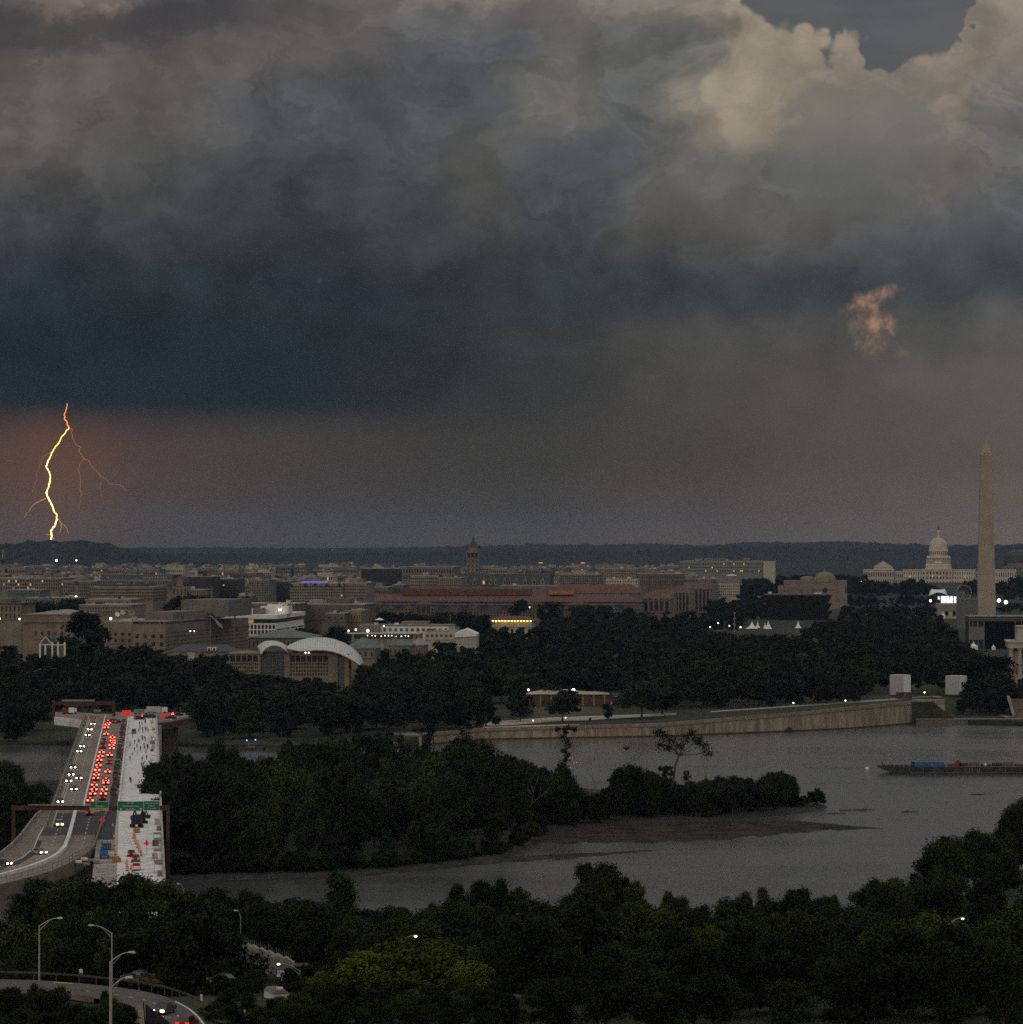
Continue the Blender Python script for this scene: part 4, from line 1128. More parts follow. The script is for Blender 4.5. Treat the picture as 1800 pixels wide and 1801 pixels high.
def car(kind, col, loc, rz, tail, head, label, group):
    k = CARK[kind]; e = thing('car' if kind != 'van' else 'van', label, 'car' if kind != 'van' else 'van', loc, rz, group)
    obj('body', shared(('b', kind, col), lambda: k['body'].mesh('car_body', MCAR[col])), e)
    obj('window_glass', shared(('g', kind), lambda: k['glass'].mesh('car_glass', M_glass)), e)
    wm = shared('wheel', lambda: k['wheel'].mesh('car_wheel', M_tyre)); rm = shared('rim', lambda: MB().tube((-.13, 0, 0), (.13, 0, 0), .2, .2, 8).mesh('wheel_rim', M_steel))
    h = k['L'] / 2
    for sx in (-.85, .85):
        for sy in (-h + .85, h - .85): obj('rim', rm, obj('wheel', wm, e, (sx, sy, .34)))
    tm = shared(('t', tail.name), lambda: MB().box(0, 0, -.19, .50, .08, .38).mesh('tail_light', tail))
    hm = shared(('h', head.name), lambda: MB().box(0, 0, -.13, .48, .10, .28).mesh('headlight', head))
    for sx in (-.68, .68):
        obj('tail_light', tm, e, (sx, -h - .03, k['hood'] - .15)); obj('headlight', hm, e, (sx, h + .02, k['hood'] - .33))
    if tail is M_tail: obj('high_brake_light', shared('hb', lambda: MB().box(0, 0, 0, .45, .06, .10).mesh('high_brake_light', M_tail)), e, (0, -h + (.55 if kind == 'sedan' else .1), {'sedan': 1.34, 'suv': 1.62, 'van': 2.0}[kind]))
    return e
def on_deck(px, py, h=0.8): p = P(px, py, DZ + h); p.z = DZ + .06; return p
def Z1(X, Y): return (X / 5.143, 1200 + Y / 5.143)
cols = ['black', 'dark grey', 'silver', 'white', 'navy', 'brown', 'dark grey', 'black', 'red']
kinds = ['sedan', 'suv', 'sedan', 'suv', 'sedan', 'van', 'suv']
LANE_L = [(768, 1070), (782, 1005), (798, 965), (805, 930), (825, 868), (830, 832), (850, 795), (862, 752), (880, 700), (885, 665), (905, 630), (912, 580), (932, 530), (953, 465), (970, 410), (985, 385), (1000, 372)]
LANE_R = [(875, 1045), (880, 1010), (893, 965), (905, 905), (912, 885), (928, 805), (948, 720), (968, 660), (985, 595), (992, 568), (1000, 545), (1015, 525), (1025, 500)]
rc = random.Random(3)
def queue(pts, lane, d, lit_fn):
    for i, (X, Y) in enumerate(pts):
        px, py = Z1(X, Y); p = on_deck(px, py, .85)
        k = rc.choice(kinds); c = rc.choice(cols)
        p.x = XRB(p.y) - d + rc.uniform(-.25, .25)
        p += Vector((-math.sin(BA), math.cos(BA), 0)) * CARK[k]['L'] / 2
        t = lit_fn(i)
        car(k, c, p, BA, t, M_headu, '%s %s braking in the %s lane, %s from the near sign gantry' % (c, k, lane, ORD[i]), 'braking cars on the bridge')
queue(LANE_L, 'left', 20.4, lambda i: M_tailo if i in (11, 12) else M_tail)
queue(LANE_R, 'middle', 17.2, lambda i: M_tailo if i in (0, 6) else M_tail)
for i in range(33):
    Y = 1052 + i * 15.6 + rc.uniform(-1.5, 1.5); k = rc.choice(kinds); c = rc.choice(['black', 'dark grey', 'black', 'navy', 'dark grey', 'silver'])
    p = BP(14.1 + rc.uniform(-.2, .2), Y, DZ + .06)
    lab = '%s %s standing unlit beside the work barrier, %s from its near end' % (c, k, ORD[i]) if i < 30 else 'dark car standing unlit at the far end of the barrier lane'
    car(k, c, p, BA, M_tailo if i in (19, 24, 27, 31) else M_tailu, M_headu, lab, 'dark cars along the work barrier')
ONC = [(845, 375), (817, 425), (797, 475), (747, 578), (720, 622), (665, 768), (648, 832), (718, 865), (627, 890), (673, 965), (550, 1078)]
for i, (X, Y) in enumerate(ONC[::-1]):
    px, py = Z1(X, Y); p = on_deck(px, py, .65); k = rc.choice(['sedan', 'suv', 'sedan']); c = rc.choice(['black', 'dark grey', 'silver', 'navy'])
    p += Vector((-math.sin(BA), math.cos(BA), 0)) * CARK[k]['L'] / 2
    car(k, c, p, BA + math.pi, M_tailu, M_heady if i == 10 else M_head, 'oncoming %s %s with lit headlights, %s from the near sign gantry' % (c, k, ORD[i]), 'oncoming cars on the bridge')
def curve_car(px, py, ang, k, c, tail, head, lab, h=.65):
    p = on_deck(px, py, h); car(k, c, p, ang, tail, head, lab, None)
curve_car(104.5, 1449.5, BA * 2.4 + math.pi, 'suv', 'white', M_tailu, M_heady, 'white suv with yellow headlights on the dark asphalt under the gantry')
curve_car(69.5, 1497.5, .62 + math.pi, 'sedan', 'silver', M_tailu, M_heady, 'sedan with yellow headlights on the outer bend')
curve_car(4, 1517.5, 1.0 + math.pi, 'sedan', 'dark grey', M_tailu, M_head, 'car with white headlights at the left picture edge of the bend')
curve_car(157, 1429, BA * 1.6, 'suv', 'black', M_tailo, M_headu, 'black suv with dim tail lights just under the left green sign', .8)
curve_car(231.7, 1500, BA * .7, 'sedan', 'black', M_tailo, M_headu, 'black sedan leading three cars on the pale deck', .8)
curve_car(239.6, 1510, BA * .6, 'suv', 'dark grey', M_tailo, M_headu, 'dark grey suv between the black sedan and the white car', .8)
curve_car(240.8, 1524, BA * .6, 'suv', 'white', M_tailo, M_headu, 'white suv behind the two dark cars above the treetops', .8)
p = on_deck(*Z1(1215, 445)); car('suv', 'dark grey', p, BA + math.pi, M_tailu, M_headu, 'dark work vehicle parked among the people on the white deck', None)
for i, (X, Y, c, t) in enumerate([(1265, 322, 'black', M_tailo), (1325, 308, 'navy', M_tail), (1380, 308, 'dark grey', M_tailu), (1550, 315, 'black', M_tailu), (1610, 290, 'black', M_tail), (1060, 352, 'black', M_tailo), (1035, 352, 'brown', M_tailo)]):
    p = on_deck(*Z1(X, Y)); car('sedan' if i % 2 else 'suv', c, p, BA - 1.1 if i < 5 else BA - .5, t, M_headu, '%s car turning off at the far end of the bridge, %s of seven' % (c, ORD[i]), 'cars at the far bridge end')

# ---- sign gantries, built where they stand across the road
def textobj(txt, size, m, parent, loc, align='CENTER'):
    cu = bpy.data.curves.new('lettering', 'FONT'); cu.body = txt; cu.size = size; cu.align_x = align; cu.align_y = 'CENTER'; cu.extrude = 0.01
    cu.materials.append(m)
    t = bpy.data.objects.new('lettering_curve', cu); COL.objects.link(t)
    dg = bpy.context.evaluated_depsgraph_get(); dg.update()
    me = bpy.data.meshes.new_from_object(t.evaluated_get(dg)); bpy.data.objects.remove(t)
    if not me.materials: me.materials.append(m)
    me.name = 'lettering'
    o = obj('lettering', me, parent, loc); o.rotation_euler = (R(90), 0, 0)
    return o
GY = 940.0
k = F / GY
gan = thing('sign_gantry', 'brown steel sign gantry spanning the near bridge approach', 'gantry', (XD(160, GY), GY, DZ))
gx = lambda px: XD(px, GY) - gan.location.x
gzz = lambda py: ZD(py, GY) - DZ
MB().b2(gx(21), gx(299), -.5, .5, gzz(1424.5), gzz(1417)).build('beam', M_rust, gan)
for px, zb in ((24.5, -7), (296, -12)): MB().b2(gx(px) - .42, gx(px) + .42, -.4, .4, zb, gzz(1416)).build('post', M_rust, gan)
MB().b2(gx(52), gx(150), -1.5, -.55, gzz(1415.5), gzz(1414.2)).build('catwalk', M_sgrey, gan)
mb = MB()
for px in range(52, 151, 7): mb.b2(gx(px) - .03, gx(px) + .03, -1.5, -1.44, gzz(1414.2), gzz(1412.5))
mb.build('catwalk_rail', M_sgrey, gan)
def sign(px0, px1, y0, y1, lab):
    s = thing('overhead_sign', lab, 'road sign', (XD((px0 + px1) / 2, GY), GY - .75, ZD(y1, GY)))
    w = (px1 - px0) / k; h = (y1 - y0) / k
    MB().b2(-w / 2 - .06, w / 2 + .06, .0, .04, -.06, h + .06).build('border', M_paint, s)
    return MB().b2(-w / 2, w / 2, -.05, .05, 0, h).build('panel', M_green, s), w, h
s, w, h = sign(160, 192, 1409.5, 1425.5, 'green overhead sign with a yellow strip above the inbound lanes')
MB().b2(-w / 2, w / 2, -.09, -.055, 0, h * .33).build('exit_strip', mat('yellow_sign_strip', (.42, .33, .10), .6, .1, 1), s)
MB().lathe([(0.01, h * .82), (.26, h * .82)], 10).build('route_shield', M_paint, s).rotation_euler = (0, 0, 0)
textobj('E Street', .62, M_paint, s, (.1, -.07, h * .50)); textobj('50', .4, M_paint, s, (-.8, -.08, h * .83))
textobj('EXIT ONLY', .42, M_dark, s, (0, -.11, h * .165))
s, w, h = sign(208.5, 253.5, 1409, 1425, 'wide green overhead sign pointing to two lanes')
textobj('50  EAST', .5, M_paint, s, (0, -.07, h * .84)); textobj('Constitution Ave', .60, M_paint, s, (0, -.07, h * .50)); textobj('Downtown', .5, M_paint, s, (0, -.07, h * .18))
for sx in (-2.4, 2.6): MB().raw([(sx, -.08, h * .06), (sx + .32, -.08, h * .24), (sx - .32, -.08, h * .24)], [(0, 1, 2)]).build('arrow', M_paint, s)
s, w, h = sign(254.5, 281.5, 1408.5, 1424.5, 'square green overhead sign at the right end of the gantry')
textobj('Independence Ave', .44, M_paint, s, (0, -.07, h * .78)); textobj('Lincoln', .5, M_paint, s, (0, -.07, h * .5)); textobj('Memorial', .5, M_paint, s, (0, -.07, h * .22))
FG = 1622.0
g2 = thing('sign_gantry', 'brown steel sign gantry over the far end of the bridge', 'gantry', (XD(150, FG), FG, DZ))
hx2 = lambda px: XD(px, FG) - g2.location.x
hz2 = lambda py: ZD(py, FG) - DZ
MB().b2(hx2(95), hx2(203), -.5, .5, hz2(1240), hz2(1233.5)).build('beam', M_rust, g2)
for px in (95, 201): MB().b2(hx2(px) - .6, hx2(px) + .6, -.6, .6, -3, hz2(1232)).build('post', M_rust, g2)
MB().b2(hx2(110), hx2(168), -1.3, -.55, hz2(1233.4), hz2(1230)).build('catwalk', M_sgrey, g2)
MB().b2(hx2(112), hx2(166), -.85, -.6, hz2(1241), hz2(1234)).build('sign_back', M_rust, g2)

# ---- message boards, diamonds, barrels, barriers
def board(px0, px1, y0, y1, D, m, lab, zb=DZ, name='message_board'):
    e = thing(name, lab, 'road sign', (XD((px0 + px1) / 2, D), D, zb)); w = (px1 - px0) * D / F
    z0, z1 = ZD(y1, D) - zb, ZD(y0, D) - zb
    MB().b2(-w / 2, w / 2, -.08, .08, z0, z1).build('panel', m, e)
    for sx in (-w * .35, w * .35): MB().b2(sx - .08, sx + .08, .09, .25, 0, z1).build('post', M_sgrey, e)
    return e
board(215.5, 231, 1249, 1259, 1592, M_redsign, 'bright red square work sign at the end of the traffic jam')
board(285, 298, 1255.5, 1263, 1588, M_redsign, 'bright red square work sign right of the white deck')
board(160, 170, 1259.5, 1265, 1585, M_yel, 'small orange board at the start of the median', name='warning_board')
def diamond(px, py, yb, D, lab, s=1.0):
    zb = DZ; e = thing('diamond_sign', lab, 'road sign', (XD(px, D), D, zb)); zc = ZD(py, D) - zb
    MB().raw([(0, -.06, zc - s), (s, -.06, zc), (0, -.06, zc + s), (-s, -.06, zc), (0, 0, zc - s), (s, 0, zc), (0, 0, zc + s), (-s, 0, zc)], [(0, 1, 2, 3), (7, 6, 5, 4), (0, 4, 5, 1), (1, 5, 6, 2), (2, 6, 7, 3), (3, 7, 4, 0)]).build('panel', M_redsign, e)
    b = MB(); b.b2(-.09, .09, -.085, -.065, zc - .1, zc + .45); b.ball((0, -.075, zc + .62), .15, 6, 4); b.tube((-.05, -.075, zc - .05), (-.25, -.075, zc - .55), .07, .05, 4); b.tube((.05, -.075, zc - .05), (.25, -.075, zc - .55), .07, .05, 4)
    b.build('symbol', M_dark, e)
    MB().b2(-.04, .04, .01, .09, 0, zc).build('post', M_sgrey, e)
    q = MB(); q.tube((-.8, 0, .05), (.8, 0, .05), .05, .05, 4); q.tube((0, -.8, .05), (0, .8, .05), .05, .05, 4); q.build('base', M_sgrey, e)
diamond(181, 1442, 1455, 958, 'red diamond work sign at the tip of the barrier', .72)
diamond(258.7, 1482.5, 1503, 900, 'red diamond work sign on a thin post beside the barrels', .72)
def Z3(X, Y): return (160 + X / 12, 1420 + Y / 12)
def barrel_mesh():
    b = MB(); b.mat(0).lathe([(.02, .04), (.30, .04), (.28, .35)], 10); b.mat(1).lathe([(.28, .35), (.27, .5)], 10); b.mat(0).lathe([(.27, .5), (.26, .65)], 10); b.mat(1).lathe([(.26, .65), (.25, .8)], 10); b.mat(0).lathe([(.25, .8), (.22, .98), (.02, 1.0)], 10); b.mat(2).box(0, 0, 0, .75, .75, .08)
    return b.mesh('traffic_barrel', [M_orange, M_paint, M_tyre])
bm = barrel_mesh()
BAR = [(917, 585), (905, 655), (940, 670), (945, 715), (955, 768), (985, 785), (990, 845), (1020, 860), (1030, 905), (1035, 950), (1070, 985), (1072, 1028), (765, 1195), (770, 1255), (775, 1295), (770, 1342), (620, 1145), (510, 1000), (505, 812), (495, 650), (470, 420), (860, 1300)]
for i, (X, Y) in enumerate(BAR):
    px, py = Z3(X, Y); p = P(px, py, DZ); p.z = DZ + .03
    if i < 12: lab = 'orange and white traffic barrel in the slanting row, %s from its far end' % ORD[i]
    elif i < 16: lab = 'orange and white traffic barrel left of the white car, %s from the far one' % ORD[i - 12]
    else: lab = 'orange and white traffic barrel along the work yard barrier, %s from the nearest' % ORD[i - 16]
    tag(obj('traffic_barrel', bm, None, p), lab, 'traffic barrel', 'traffic barrels')
def crate_box(name, px0, px1, y0, y1, m, lab, cat, depth=2.0, zb=DZ):
    D = (CZ - zb) * F / (y1 - HY); w = (px1 - px0) * D / F; h = (y1 - y0) * D / F
    e = thing(name, lab, cat, (XD((px0 + px1) / 2, D), D + depth / 2, zb + .03), BA)
    b = MB(); b.box(0, 0, 0.12, w, depth, h - .12); b.build('body', m, e)
    b = MB(); b.box(-w * .32, 0, 0, w * .18, depth * .9, .12); b.box(w * .32, 0, 0, w * .18, depth * .9, .12); b.build('skid', M_dark, e)
    b = MB()
    for t in (-.38, -.13, .13, .38): b.box(w * t, -depth / 2 - .03, .3, w * .06, .05, h - .5)
    b.build('rib', M_sgrey, e)
    return e
crate_box('crash_cushion', 197, 210, 1506.5, 1516.5, M_yel, 'orange crash cushion at the corner of the work yard', 'crash cushion')
crate_box('crash_cushion', 234.5, 246, 1456.5, 1465, M_yel, 'orange crash cushion below the dark digger', 'crash cushion')
crate_box('waste_skip', 178, 195, 1484, 1495, mat('dark_blue_paint', (.04, .06, .10), .6, .2, 1), 'dark blue open box behind the drilling machine', 'skip', 3.0)
for i, (px, y) in enumerate([(148, 1514), (160, 1516), (170, 1519), (138, 1519), (152, 1523)]):
    crate_box('material_pile', px - 6, px + 6, y - 5, y, [M_deck, M_sgrey, M_tan][i % 3], 'stack of pale building material at the work yard edge, %s of five' % ORD[i], 'pallet', 1.8)
def drill():
    p = P(187, 1509, DZ); e = thing('drilling_machine', 'bright blue drilling machine with a pale drum in the work yard', 'machine', (p.x, p.y, DZ + .03), BA)
    bl = mat('bright_blue_paint', (.03, .12, .30), .5, .15, 1)
    b = MB(); b.box(-.5, 0, .5, 2.0, 3.4, 1.3); b.box(-.9, .6, 1.8, .8, 1.6, .9); b.build('body', bl, e)
    for sx in (-1.2, .6):
        b = MB(); b.box(sx, 0, 0, .4, 3.2, .5); b.build('track', M_tyre, e)
    b = MB(); b.tube((.9, -.8, .9), (2.0, -.8, .9), .75, .75, 12); b.build('drum', M_conc, e)
    b = MB(); b.tube((-.9, -1.0, 1.8), (-.9, -1.0, 4.2), .18, .12, 6); b.build('mast', bl, e)
drill()
def digger(px, py, lab, rz):
    p = P(px, py, DZ); e = thing('excavator', lab, 'excavator', (p.x, p.y, DZ + .03), rz)
    for sx in (-1.1, 1.1): MB().box(sx, 0, 0, .55, 3.6, .8).build('track', M_tyre, e)
    b = MB(); b.box(0, -.4, .9, 2.4, 2.8, 1.1); b.box(0, -1.5, 1.0, 2.3, .9, 1.3); b.build('house', M_dark, e)
    MB().box(-.7, .6, 2.0, 1.0, 1.3, 1.2, 0, .85).build('cab', M_glass, e)
    b = MB(); b.tube((.4, .8, 1.7), (.4, 2.8, 4.6), .28, .22, 6); b.tube((.4, 2.8, 4.6), (.4, 4.8, 2.6), .2, .15, 6); b.build('boom', M_dark, e)
    MB().box(.4, 4.9, 1.6, .9, .7, 1.0, 0, 1.2).build('bucket', M_dark, e)
digger(241, 1455, 'dark excavator working under the green signs', BA + .3)
digger(247, 1448, 'second dark machine behind the excavator under the green signs', BA - 2.6)
# right-hand work walkway with stores
rr = random.Random(12)
for i in range(30):
    Y = 790 + i * 26 + rr.uniform(-6, 6); d = rr.uniform(.9, 2.6)
    if 1010 < Y < 1180: continue
    p = BP(d, Y, DZ + .03); e = thing('pallet_stack', 'pallet of %s on the right deck edge, %s from the near end' % (rr.choice(['pale boards', 'stone slabs', 'steel forms', 'wrapped blocks']), ORD[min(i, 29)]), 'pallet', p, BA + rr.uniform(-.2, .2), 'stores along the deck edge')
    h = rr.uniform(.5, 1.6); w = rr.uniform(1.0, 1.9)
    MB().box(0, 0, 0, w, 2.2, .15).build('pallet', M_tan, e)
    b = MB()
    for q in range(int(h / .28)): b.box(rr.uniform(-.06, .06), 0, .16 + q * .28, w * .92, 2.0, .24)
    b.build('load', rr.choice([M_deck, M_conc, M_deck, M_sgrey, M_brownst]), e)
for i, Y in enumerate((852, 884, 918, 935)):
    e = thing('scaffold_bay', 'scaffold frame standing on the right walkway, %s from the near end' % ORD[i], 'scaffold', BP(1.6, Y, DZ), BA)
    b = MB()
    for sx in (-.9, .9):
        for sy in (-3, 0, 3): b.tube((sx, sy, 0), (sx, sy, 2.4), .05, .05, 4)
    for zz in (1.2, 2.4):
        for sx in (-.9, .9): b.tube((sx, -3, zz), (sx, 3, zz), .05, .05, 4)
    b.build('frame', M_dark, e)
    MB().box(0, 0, 2.4, 1.9, 6.2, .08).build('platform', M_tan, e)

# ---- people on the deck
SKIN = [mat('skin_light', (.45, .27, .19), .6, 0), mat('skin_dark', (.12, .065, .04), .6, 0)]
CLO = {'dark': mat('dark_clothes', (.02, .02, .025), .9, 0), 'white': mat('white_clothes', (.6, .58, .56), .9, 0), 'blue': mat('blue_clothes', (.04, .06, .13), .9, 0), 'grey': mat('grey_clothes', (.14, .14, .14), .9, 0), 'red': mat('red_clothes', (.30, .03, .03), .9, 0), 'pink': mat('pale_pink_clothes', (.5, .36, .38), .9, 0)}
def body_mesh(pose, top, leg, skin):
    """one skinned figure, feet at z = 0, facing +Y"""
    st, arm = {'stand': (.10, .05), 'walk': (.32, .25), 'look': (.14, .0), 'up': (.12, .9)}[pose]
    v = [(0, 0, .95), (0, .01, 1.15), (0, .02, 1.38), (0, .03, 1.50), (0, .05, 1.60), (0, .05, 1.74)]
    ed = [(0, 1), (1, 2), (2, 3), (3, 4), (4, 5)]; rad = [.15, .15, .17, .06, .10, .085]
    for s in (-1, 1):
        b = len(v); f = st * s
        v += [(s * .10, 0, .90), (s * .11, f * .5 + .04, .50), (s * .11, f, .08), (s * .12, f + .16, .05)]
        ed += [(0, b), (b, b + 1), (b + 1, b + 2), (b + 2, b + 3)]; rad += [.11, .075, .05, .045]
        b = len(v); a = -arm * s
        if pose == 'up' and s == 1: v += [(s * .20, .02, 1.42), (s * .26, .22, 1.36), (s * .14, .34, 1.58), (s * .12, .36, 1.66)]
        else: v += [(s * .20, .02, 1.42), (s * .25, a * .5, 1.14), (s * .24, a + .06, .88), (s * .23, a + .08, .78)]
        ed += [(2, b), (b, b + 1), (b + 1, b + 2), (b + 2, b + 3)]; rad += [.08, .055, .042, .04]
    me = bpy.data.meshes.new('person_base'); me.from_pydata(v, ed, [])
    o = bpy.data.objects.new('person_base', me); COL.objects.link(o)
    o.modifiers.new('s', 'SKIN'); o.modifiers.new('d', 'SUBSURF').levels = 1
    for i, r_ in enumerate(rad): me.skin_vertices[0].data[i].radius = (r_, r_)
    me.skin_vertices[0].data[0].use_root = True
    dg = bpy.context.evaluated_depsgraph_get(); dg.update()
    m2 = bpy.data.meshes.new_from_object(o.evaluated_get(dg)); bpy.data.objects.remove(o)
    m2.name = 'person_body'; m2.materials.clear()
    for m in (leg, top, skin, M_bark): m2.materials.append(m)
    for p in m2.polygons:
        c = p.center
        p.material_index = 0 if (c.z < .96 and abs(c.x) < .19) else (1 if c.z < 1.5 and not (c.z < .9) else (3 if (c.z > 1.68 or (c.z > 1.58 and c.y < .02)) and c.z > 1.52 and abs(c.x) < .15 else 2))
        p.use_smooth = True
    return m2
BODIES = []
for j, (pose, t, l) in enumerate([('stand', 'dark', 'dark'), ('walk', 'dark', 'blue'), ('look', 'white', 'dark'), ('up', 'grey', 'dark'), ('walk', 'blue', 'dark'), ('stand', 'red', 'dark'), ('stand', 'grey', 'blue'), ('look', 'pink', 'grey')]):
    BODIES.append((pose, t, body_mesh(pose, CLO[t], CLO[l], SKIN[j % 2])))
def person(p, rz, j, lab, grp):
    e = obj('person', BODIES[j][2], None, p); e.rotation_euler = (0, 0, rz); e.scale = (1, 1, rc.uniform(.93, 1.06))
    return tag(e, lab, 'person', grp)
POSE = {'stand': 'standing', 'walk': 'walking', 'look': 'standing', 'up': 'raising a hand'}
PEOPLE = [(1150, 375), (1180, 378), (1215, 350), (1222, 345), (1310, 315), (1155, 430), (1140, 455), (1185, 440), (1190, 465), (1215, 430), (1225, 455), (1240, 440), (1255, 465), (1065, 520), (1090, 600), (1135, 585), (1145, 595), (1180, 540), (1190, 560), (1215, 550), (1225, 580), (1035, 620), (1030, 640), (1160, 670), (1250, 670), (1240, 655), (1285, 610), (1300, 560), (1310, 640), (1120, 650), (1205, 640), (1265, 590)]
for i, (X, Y) in enumerate(PEOPLE):
    p = P(80 + X / 6.92, 1220 + (Y + 12) / 6.92, DZ); p.z = DZ + .03; j = rc.randrange(7)
    person(p, rc.uniform(0, 6.28), j, 'person in a %s top %s among the crowd on the far white deck' % (BODIES[j][1], POSE[BODIES[j][0]]), 'people on the white deck, %s tops %s' % (BODIES[j][1], BODIES[j][0]))
for i, (X, Y) in enumerate([(1180, 560), (1205, 655), (1250, 650), (1275, 610), (1180, 700), (1290, 700), (1300, 755), (1310, 600), (1325, 640), (1220, 615), (1285, 760), (1180, 890), (1188, 905), (1075, 950), (1085, 945), (1340, 590), (1330, 690)]):
    px, py = Z1(X, Y + 10); p = P(px, py, DZ); p.z = DZ + .03; j = rc.randrange(7)
    person(p, rc.uniform(0, 6.28), j, 'person in a %s top %s on the near part of the white deck' % (BODIES[j][1], POSE[BODIES[j][0]]), 'people on the near white deck, %s tops %s' % (BODIES[j][1], BODIES[j][0]))
for i, (X, Y, j) in enumerate([(742, 395, 2), (748, 380, 0), (612, 650, 7), (590, 715, 7), (600, 712, 0), (500, 962, 2), (490, 990, 7), (512, 960, 0)]):
    px, py = Z1(X, Y + 8); Yd = (CZ - DZ) * F / (py - HY); p = BP(30.2, Yd, DZ + .14)
    person(p, rc.uniform(0, 6.28), j, 'person in a %s top watching from the bridge sidewalk, %s from the far end' % (BODIES[j][1], ORD[i]), 'people on the sidewalk')
# ---- beyond the far end: ramps, trailer, trucks
FZ = 13.2
strip('far_ramp', [P(97, 1262, FZ), P(140, 1268, FZ), P(172, 1268, FZ)], [P(97, 1252, FZ), P(140, 1253, FZ), P(210, 1256, FZ)], M_road, 'pale ramp leaving the far bridge end to the left')
strip('far_side_road', [P(205, 1266, FZ), P(280, 1270, FZ), P(327, 1262, FZ)], [P(200, 1252, FZ), P(280, 1252, FZ), P(327, 1254, FZ)], M_road, 'road turning right beyond the bridge')
far = thing('ramp_viaduct', 'curved ramp viaduct with a brown girder right of the far bridge end', 'viaduct', P(300, 1272, FZ) * 1.0)
far.location.z = 0
def fpart(nm, pix0, pix1, z0, z1, m):
    a, b = P(*pix0, FZ), P(*pix1, FZ); n = Vector((-(b - a).y, (b - a).x, 0)).normalized() * .5; o = far.location
    MB().prism([(v.x - o.x, v.y - o.y) for v in (a - n, a + n, b + n, b - n)], z0, z1).build(nm, m, far)
fpart('girder', (278, 1272.5), (300, 1270), FZ - 2.6, FZ - .2, M_rust); fpart('girder', (300, 1270), (330, 1263), FZ - 2.6, FZ - .2, M_rust)
fpart('parapet', (278, 1271.5), (300, 1269), FZ, FZ + 1.0, M_conc); fpart('parapet', (300, 1269), (330, 1262), FZ, FZ + 1.0, M_conc)
fpart('abutment', (277, 1274), (283, 1273.5), -2, FZ - .3, M_conc); fpart('soffit', (286, 1268), (312, 1264), -1, FZ - .6, mat('dark_brown_earth', (.075, .048, .032), .95, .3, .3))  # pale abutment, then a dark brown earth face below the girder
lb = thing('ramp_barrier', 'white barrier wall with orange marks along the left far ramp', 'barrier', P(97, 1265, FZ))
for (a, b, c, d) in [(97, 1264, 112, 1265.5), (112.4, 1265.6, 127, 1267), (127.4, 1267, 142, 1269), (142.4, 1269, 158, 1272)]:
    p, q = P(a, b, FZ), P(c, d, FZ); n = Vector((-(q - p).y, (q - p).x, 0)).normalized() * .25; o = lb.location
    MB().prism([(v.x - o.x, v.y - o.y) for v in (p - n, p + n, q + n, q - n)], -2.6, .9).build('segment', M_deck, lb)
def truck(px0, px1, y0, yb, mc, mbx, lab):
    D = (CZ - FZ) * F / (yb - HY); w = (px1 - px0) * D / F; h = (yb - y0) * D / F
    e = thing('truck', lab, 'truck', (XD((px0 + px1) / 2, D), D, FZ))
    MB().box(-w * .15, 0, .6, w * .66, 2.4, h - .6).build('cargo_box', mbx, e)
    MB().box(w * .35, 0, .5, w * .28, 2.3, h * .75, 0, .9).build('cab', mc, e)
    for sx in (-.38, -.1, .36):
        for sy in (-1, 1): b = MB(); b.tube((w * sx, sy - .15, .45), (w * sx, sy + .15, .45), .45, .45, 10); b.build('wheel', M_tyre, e)
truck(122, 136, 1244.5, 1255.5, MCAR['white'], M_tent, 'white box truck parked under the far gantry')
truck(111, 123, 1245.5, 1255.5, MCAR['red'], MCAR['red'], 'dark red truck left of the white one under the far gantry')
truck(258, 296, 1242.5, 1254, MCAR['white'], mat('trailer_sheet', (.42, .46, .45), .6, .1, .5), 'long pale trailer parked beyond the white deck')
truck(236, 262, 1247.5, 1256, MCAR['silver'], M_sgrey, 'grey flatbed truck left of the long pale trailer')
truck(166, 178, 1248, 1255, MCAR['silver'], M_tan, 'tan van behind the right post of the far gantry')
# street lamps on the left side of the bridge
for i, (px, yt, yb) in enumerate([(87, 1273, 1330), (124, 1270, 1330), (110, 1300, 1370)]):
    D = 1480 - i * 90; e = thing('street_lamp', 'thin twin street lamp left of the bridge, %s from the far end' % ORD[i], 'street lamp', (XD(px, D), D, .5), 0, 'lamps left of the bridge'); h = ZD(yt, D) - .5
    b = MB(); b.tube((0, 0, -3), (0, 0, h), .14, .09, 6); b.tube((-.9, 0, h), (.9, 0, h), .06, .06, 4); b.build('post', M_dark, e)
    for sx in (-.9, .9): MB().ball((sx, 0, h - .1), .22, 6, 4).build('globe', M_sgrey, e)

